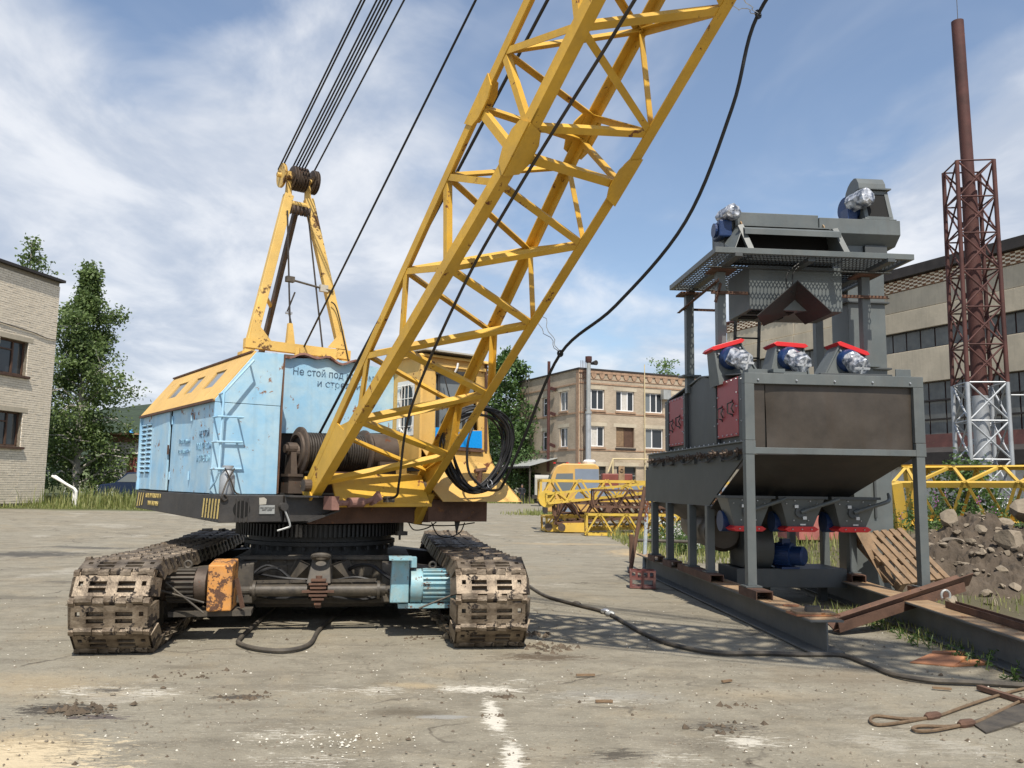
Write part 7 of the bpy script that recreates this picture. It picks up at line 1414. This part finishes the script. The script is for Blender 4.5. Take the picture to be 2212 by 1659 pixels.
# man in dark work clothes walking away
def person(loc, label):
    t = thing('person', label, 'person', loc); sc = 1.0
    J = {'pel': (0, 0, .95), 'chest': (0, .02, 1.25), 'neck': (0, .0, 1.47), 'ls': (-.19, .0, 1.42), 'le': (-.30, .02, 1.17), 'lw': (-.20, -.12, 1.0), 'rs': (.19, 0, 1.42), 're': (.29, .03, 1.16), 'rw': (.22, -.1, .96), 'lh': (-.10, 0, .90), 'lk': (-.11, -.05, .50), 'la': (-.12, .05, .09), 'lt': (-.13, -.12, .05), 'rh': (.10, 0, .90), 'rk': (.12, .02, .50), 'ra': (.13, .12, .10), 'rt': (.14, -.04, .05)}
    ed = [('pel', 'chest'), ('chest', 'neck'), ('chest', 'ls'), ('ls', 'le'), ('le', 'lw'), ('chest', 'rs'), ('rs', 're'), ('re', 'rw'), ('pel', 'lh'), ('lh', 'lk'), ('lk', 'la'), ('la', 'lt'), ('pel', 'rh'), ('rh', 'rk'), ('rk', 'ra'), ('ra', 'rt')]
    rad = {'pel': .16, 'chest': .18, 'neck': .07, 'ls': .085, 'rs': .085, 'le': .06, 're': .06, 'lw': .045, 'rw': .045, 'lh': .10, 'rh': .10, 'lk': .075, 'rk': .075, 'la': .055, 'ra': .055, 'lt': .045, 'rt': .045}
    ks = list(J); me = bpy.data.meshes.new('body'); me.from_pydata([J[k] for k in ks], [(ks.index(a), ks.index(b)) for a, b in ed], []); o = bpy.data.objects.new('body', me); COL.objects.link(o); o.parent = t
    o.modifiers.new('skin', 'SKIN'); sv = me.skin_vertices[0].data
    for i, k in enumerate(ks): sv[i].radius = (rad[k], rad[k] * (.72 if k in ('pel', 'chest') else 1)); sv[i].use_root = (k == 'pel')
    o.modifiers.new('sub', 'SUBSURF').levels = 2; o.modifiers['sub'].render_levels = 2; me.materials.append(MATS['cloth_dark']); ORG[o.name] = Vector(loc)
    hd = B(); L0 = Vector(loc); hd.lathe(L0 + V3(0, 0, 1.47), L0 + V3(.0, -.01, 1.77), [(0, .055), (.2, .06), (.35, .085), (.6, .10), (.85, .075), (1, .02)], 14); hd.box(L0 + V3(0, -.10, 1.60), (.03, .04, .05)); hd.build('head', 'skin', t, smooth=True)
    B().lathe(L0 + V3(0, .012, 1.62), L0 + V3(0, .0, 1.795), [(0, .10), (.3, .112), (.7, .095), (1, .03)], 14).build('hair', 'roof_dark', t, smooth=True)
    for k in ('lw', 'rw'):
        c = L0 + Vector(J[k]); h = B(); h.box(c + V3(0, -.02, -.04), (.035, .08, .09))
        for f in range(4): h.bar(c + V3(-.015, -.05 + f * .022, -.08), c + V3(-.01, -.045 + f * .02, -.15 + abs(f - 1.5) * .012), .016, .016)
        h.bar(c + V3(.0, -.06, -.03), c + V3(.01, -.095, -.08), .018, .018); h.build('hand', 'skin', t)
    return t
person(V3(1.05, 78, 0), 'person in dark work clothes walking in front of the brick office')
# ================================================================== vegetation
def leaf_quad(mb, c, s, rn, droop=0.0, narrow=.6):
    d = Vector((rn.gauss(0, 1), rn.gauss(0, 1), rn.gauss(0, .7) - droop)).normalized(); sd = d.cross(Vector((rn.gauss(0, 1), rn.gauss(0, 1), rn.gauss(0, 1)))).normalized() * (s * narrow * .5)
    mb.add([c, c + d * s * .5 + sd, c + d * s, c + d * s * .5 - sd], [(0, 1, 2, 3)])
def tree(name, label, base, height, rx, crown0, leaf, bark, nl, ls, seed, prof=None, lean=(0, 0), group=None, droop=0.0, nb=46, cl=.5, cat='tree'):
    rn = random.Random(seed); base = Vector(base); t = thing(name, label, cat, base, group); tr = B(); r0 = height * .013 + .05
    pts = [base + V3(lean[0] * s * s, lean[1] * s * s, height * s) + V3(rn.uniform(-.1, .1), rn.uniform(-.1, .1), 0) * s for s in [i / 9 for i in range(10)]]
    tr.tube(pts, r0, 8, radii=[r0 * (1 - .93 * i / 9) for i in range(10)]); ends = []
    prof = prof or (lambda f: math.sin(math.pi * min(1, f * .92 + .08)) ** .7)
    for k in range(nb):
        f = (k + rn.random()) / nb; s = crown0 + (1 - crown0) * f * .97; i = min(8, int(s * 9)); p = pts[i].lerp(pts[i + 1], s * 9 - i); L_ = rx * prof(f) * rn.uniform(.5, 1.2); a = k * 2.4 + rn.uniform(-.5, .5); rise = rn.uniform(.15, .6)
        q = p + V3(math.cos(a) * L_, math.sin(a) * L_, L_ * rise); mid = p.lerp(q, .5) + V3(0, 0, L_ * .08); rb = max(.012, r0 * (1 - s) * .45)
        tr.tube([p, mid, q - V3(0, 0, droop * L_ * .4)], rb, 5, radii=[rb, rb * .6, rb * .2])
        for w in (.35, .6, .85, 1.0): ends.append((p.lerp(q, w) - V3(0, 0, droop * L_ * w * w * .4), .30 + .25 * L_ * cl))
        for _ in range(3):
            w = rn.uniform(.4, .95); c = p.lerp(q, w); e = c + Vector((rn.gauss(0, .35), rn.gauss(0, .35), rn.gauss(0, .25))) * L_ * .6; tr.tube([c, e], rb * .3, 4, radii=[rb * .35, rb * .1]); ends.append((e, .28 + .16 * L_ * cl))
    for _ in range(8): ends.append((pts[-1] + Vector((rn.gauss(0, .15), rn.gauss(0, .15), rn.uniform(-.5, .25))), .3))
    tr.build('trunk', bark, t, fix=False, smooth=True); cr = B()
    for _ in range(nl):
        c, sp = rn.choice(ends); leaf_quad(cr, c + Vector((rn.gauss(0, 1), rn.gauss(0, 1), rn.gauss(0, .8) - droop)) * sp * .62, ls * rn.uniform(.6, 1.25), rn, droop)
    cr.build('crown', leaf, t, fix=False); return t
tree('birch_tree', 'tall leafy birch growing behind the corner of the pale brick building', (-23.6, 46.5, gh(-22.9, 46.5)), 12.8, 4.1, .04, 'leaf_birch', 'birch_bark', 34000, .20, 23, prof=lambda f: max(.10, (1 - f ** 1.7)) * (.62 + .38 * min(1, f * 4)) * (.85 + .25 * math.sin(f * 19)), droop=.5, nb=74, cl=.42)
tree('birch_tree', 'birch top showing above the roof of the pale brick building', (-29.0, 50, .5), 15.3, 2.2, .4, 'leaf_birch', 'birch_bark', 3000, .24, 12, prof=lambda f: (1 - f) ** .6 + .15, droop=.3)
tree('poplar_tree', 'big green poplar standing behind the crane cab', (-.6, 88, 0), 15.4, 3.9, .15, 'leaf_poplar', 'bark', 9000, .42, 13, droop=0, nb=60)
tree('poplar_tree', 'second poplar hidden lower behind the crane boom', (-4.6, 92, 0), 12.5, 3.2, .15, 'leaf_poplar', 'bark', 5000, .42, 14)
tree('willow_bush', 'round pale green willow beside the brick office', (.9, 86, 0), 7.6, 3.1, .05, 'leaf_willow', 'bark', 8000, .30, 15, prof=lambda f: math.sqrt(max(0, 1 - (f * 1.02) ** 2)) * .95 + .05, droop=.1, cl=.7)
tree('young_tree', 'light green treetop above the roof of the brick office', (19.2, 106, 0), 17.3, 2.4, .55, 'leaf_young', 'bark', 1500, .34, 16, prof=lambda f: .9 - .3 * f, cl=.5)
tree('shrub', 'leafy shrub growing round the silver foot of the mast', (14.6, 27.5, gh(14.6, 27.5)), 1.9, 1.2, .05, 'weed_leaf', 'bark', 2200, .15, 18, cat='shrub'); tree('shrub', 'leafy shrub at the right edge behind the yellow boom section', (18.3, 26.5, .5), 2.3, 1.4, .05, 'weed_leaf', 'bark', 2600, .16, 19, cat='shrub')
def grass(name, n, region, h0, h1, m, label, seed, wide=.012, bend=.5):
    rn = random.Random(seed); mb = B()
    for _ in range(n):
        x, y = region(rn); z = gh(x, y) - .01; h = lerp(h0, h1, rn.random() ** 1.6) * max(.25, 1 + 1.3 * noise.noise((x * .6, y * .6, 4))); a = rn.uniform(0, 6.28); b = rn.uniform(.1, bend) * h; w = wide * rn.uniform(.7, 1.4); d = V3(math.cos(a), math.sin(a), 0); s = V3(-math.sin(a), math.cos(a), 0) * w; p = V3(x, y, z)
        mb.add([p - s, p + s, p + d * b * .35 + ZU * h * .6 + s * .7, p + d * b * .35 + ZU * h * .6 - s * .7, p + d * b + ZU * h], [(0, 1, 2, 3), (3, 2, 4)])
    return tag(mb.build(name, m, fix=False), label, 'grass', kind='stuff')
def box_r(x0, x1, y0, y1): return lambda rn: (rn.uniform(x0, x1), rn.uniform(y0, y1))
def verge(rn):
    while True:
        x, y = rn.uniform(-29, -8.5), 34.6 + 11 * rn.random() ** 1.8
        if y > 35.2 + .7 * noise.noise((x * .5, 0, 0)) and not (x < -20.6 - .187 * (39 - y) and y < 39.2) and (x < -10.5 + (y - 35) * -.1 or rn.random() < .25): return x, y
grass('verge_grass', 9000, verge, .04, .24, 'grass_blade', 'green grass along the left verge in front of the hut', 61, .022)
grass('verge_weeds', 1600, lambda rn: (rn.gauss(-17.4, 1.6), rn.gauss(37.6, .8)), .2, .75, 'grass_blade', 'tall seeding grass beside the white pipe', 62, .02)
grass('yard_grass', 700, lambda rn: (lerp(4.25, 4.80, rn.random() ** .6) if True else 0, rn.uniform(6.9, 11.4)), .02, .10, 'grass_blade', 'thin grass along the foot of the right I-beam', 63, .006)
grass('yard_grass', 420, lambda rn: (rn.gauss(4.25, .22), rn.gauss(10.9, .25)), .03, .16, 'grass_blade', 'grass tuft between the two I-beams', 64, .006)
grass('rear_grass', 7000, box_r(3.2, 9.5, 18.5, 29), .05, .32, 'grass_blade', 'green grass behind the dryer', 65, .012)
grass('heap_grass', 2600, lambda rn: (rn.uniform(6.2, 13), rn.uniform(11.6, 20)), .04, .22, 'grass_blade', 'sparse grass round the earth heap', 66, .008)
grass('far_grass', 900, lambda rn: (rn.gauss(1.9, .9), rn.gauss(49, .8)), .1, .35, 'grass_blade', 'strip of grass on the asphalt far behind the crane', 67, .02)
grass('far_grass', 2200, lambda rn: (rn.uniform(-12, 2.2), rn.uniform(79, 86)), .2, .9, 'grass_blade', 'rough grass under the poplars', 68, .04)
def weeds(name, n, region, h0, h1, label, seed, flower=None, fl=.2):
    rn = random.Random(seed); st = B(); fw = B()
    for _ in range(n):
        x, y = region(rn); z = gh(x, y); h = rn.uniform(h0, h1); top = V3(x + rn.gauss(0, .08), y + rn.gauss(0, .08), z + h); p = V3(x, y, z - .02); st.tube([p, top], .006, 3, radii=[.008, .003])
        for k in range(int(9 + h * 9)): f = rn.uniform(.1, 1); c = p.lerp(top, f); leaf_quad(st, c, rn.uniform(.10, .20) * (1.15 - .5 * f) * min(1, .25 + h), rn, .2, .38)
        if flower and rn.random() < fl:
            for k in range(16): leaf_quad(fw, top + V3(rn.gauss(0, .03), rn.gauss(0, .03), rn.uniform(-.18, .04)), .05, rn, 0, .8)
    tag(st.build(name, 'weed_leaf', fix=False), label, 'weeds', kind='stuff')
    if fw.v: tag(fw.build(name + '_blossom', flower, fix=False), 'blossom on the ' + name.replace('_', ' '), 'blossom', kind='stuff')
weeds('tall_weeds', 620, lambda rn: (rn.uniform(9.2, 19.5), rn.uniform(17.8, 29.5)), .4, 1.15, 'dense weeds growing through the yellow boom section', 71, 'flower_pink', .10)
weeds('rear_weeds', 160, lambda rn: (rn.uniform(3.9, 6.2), rn.uniform(20.5, 25)), .3, .8, 'weeds with white flowers behind the dryer legs', 72, 'flower_white', .5)
weeds('beam_weeds', 45, lambda rn: (lerp(4.25, 4.6, rn.random()), rn.uniform(7.0, 11.0)), .06, .16, 'small weeds at the foot of the right I-beam', 73)
weeds('hut_weeds', 70, lambda rn: (rn.uniform(-21, -14), rn.uniform(38.5, 41)), .4, .9, 'weeds in front of the parked car', 74, 'flower_white', .2)
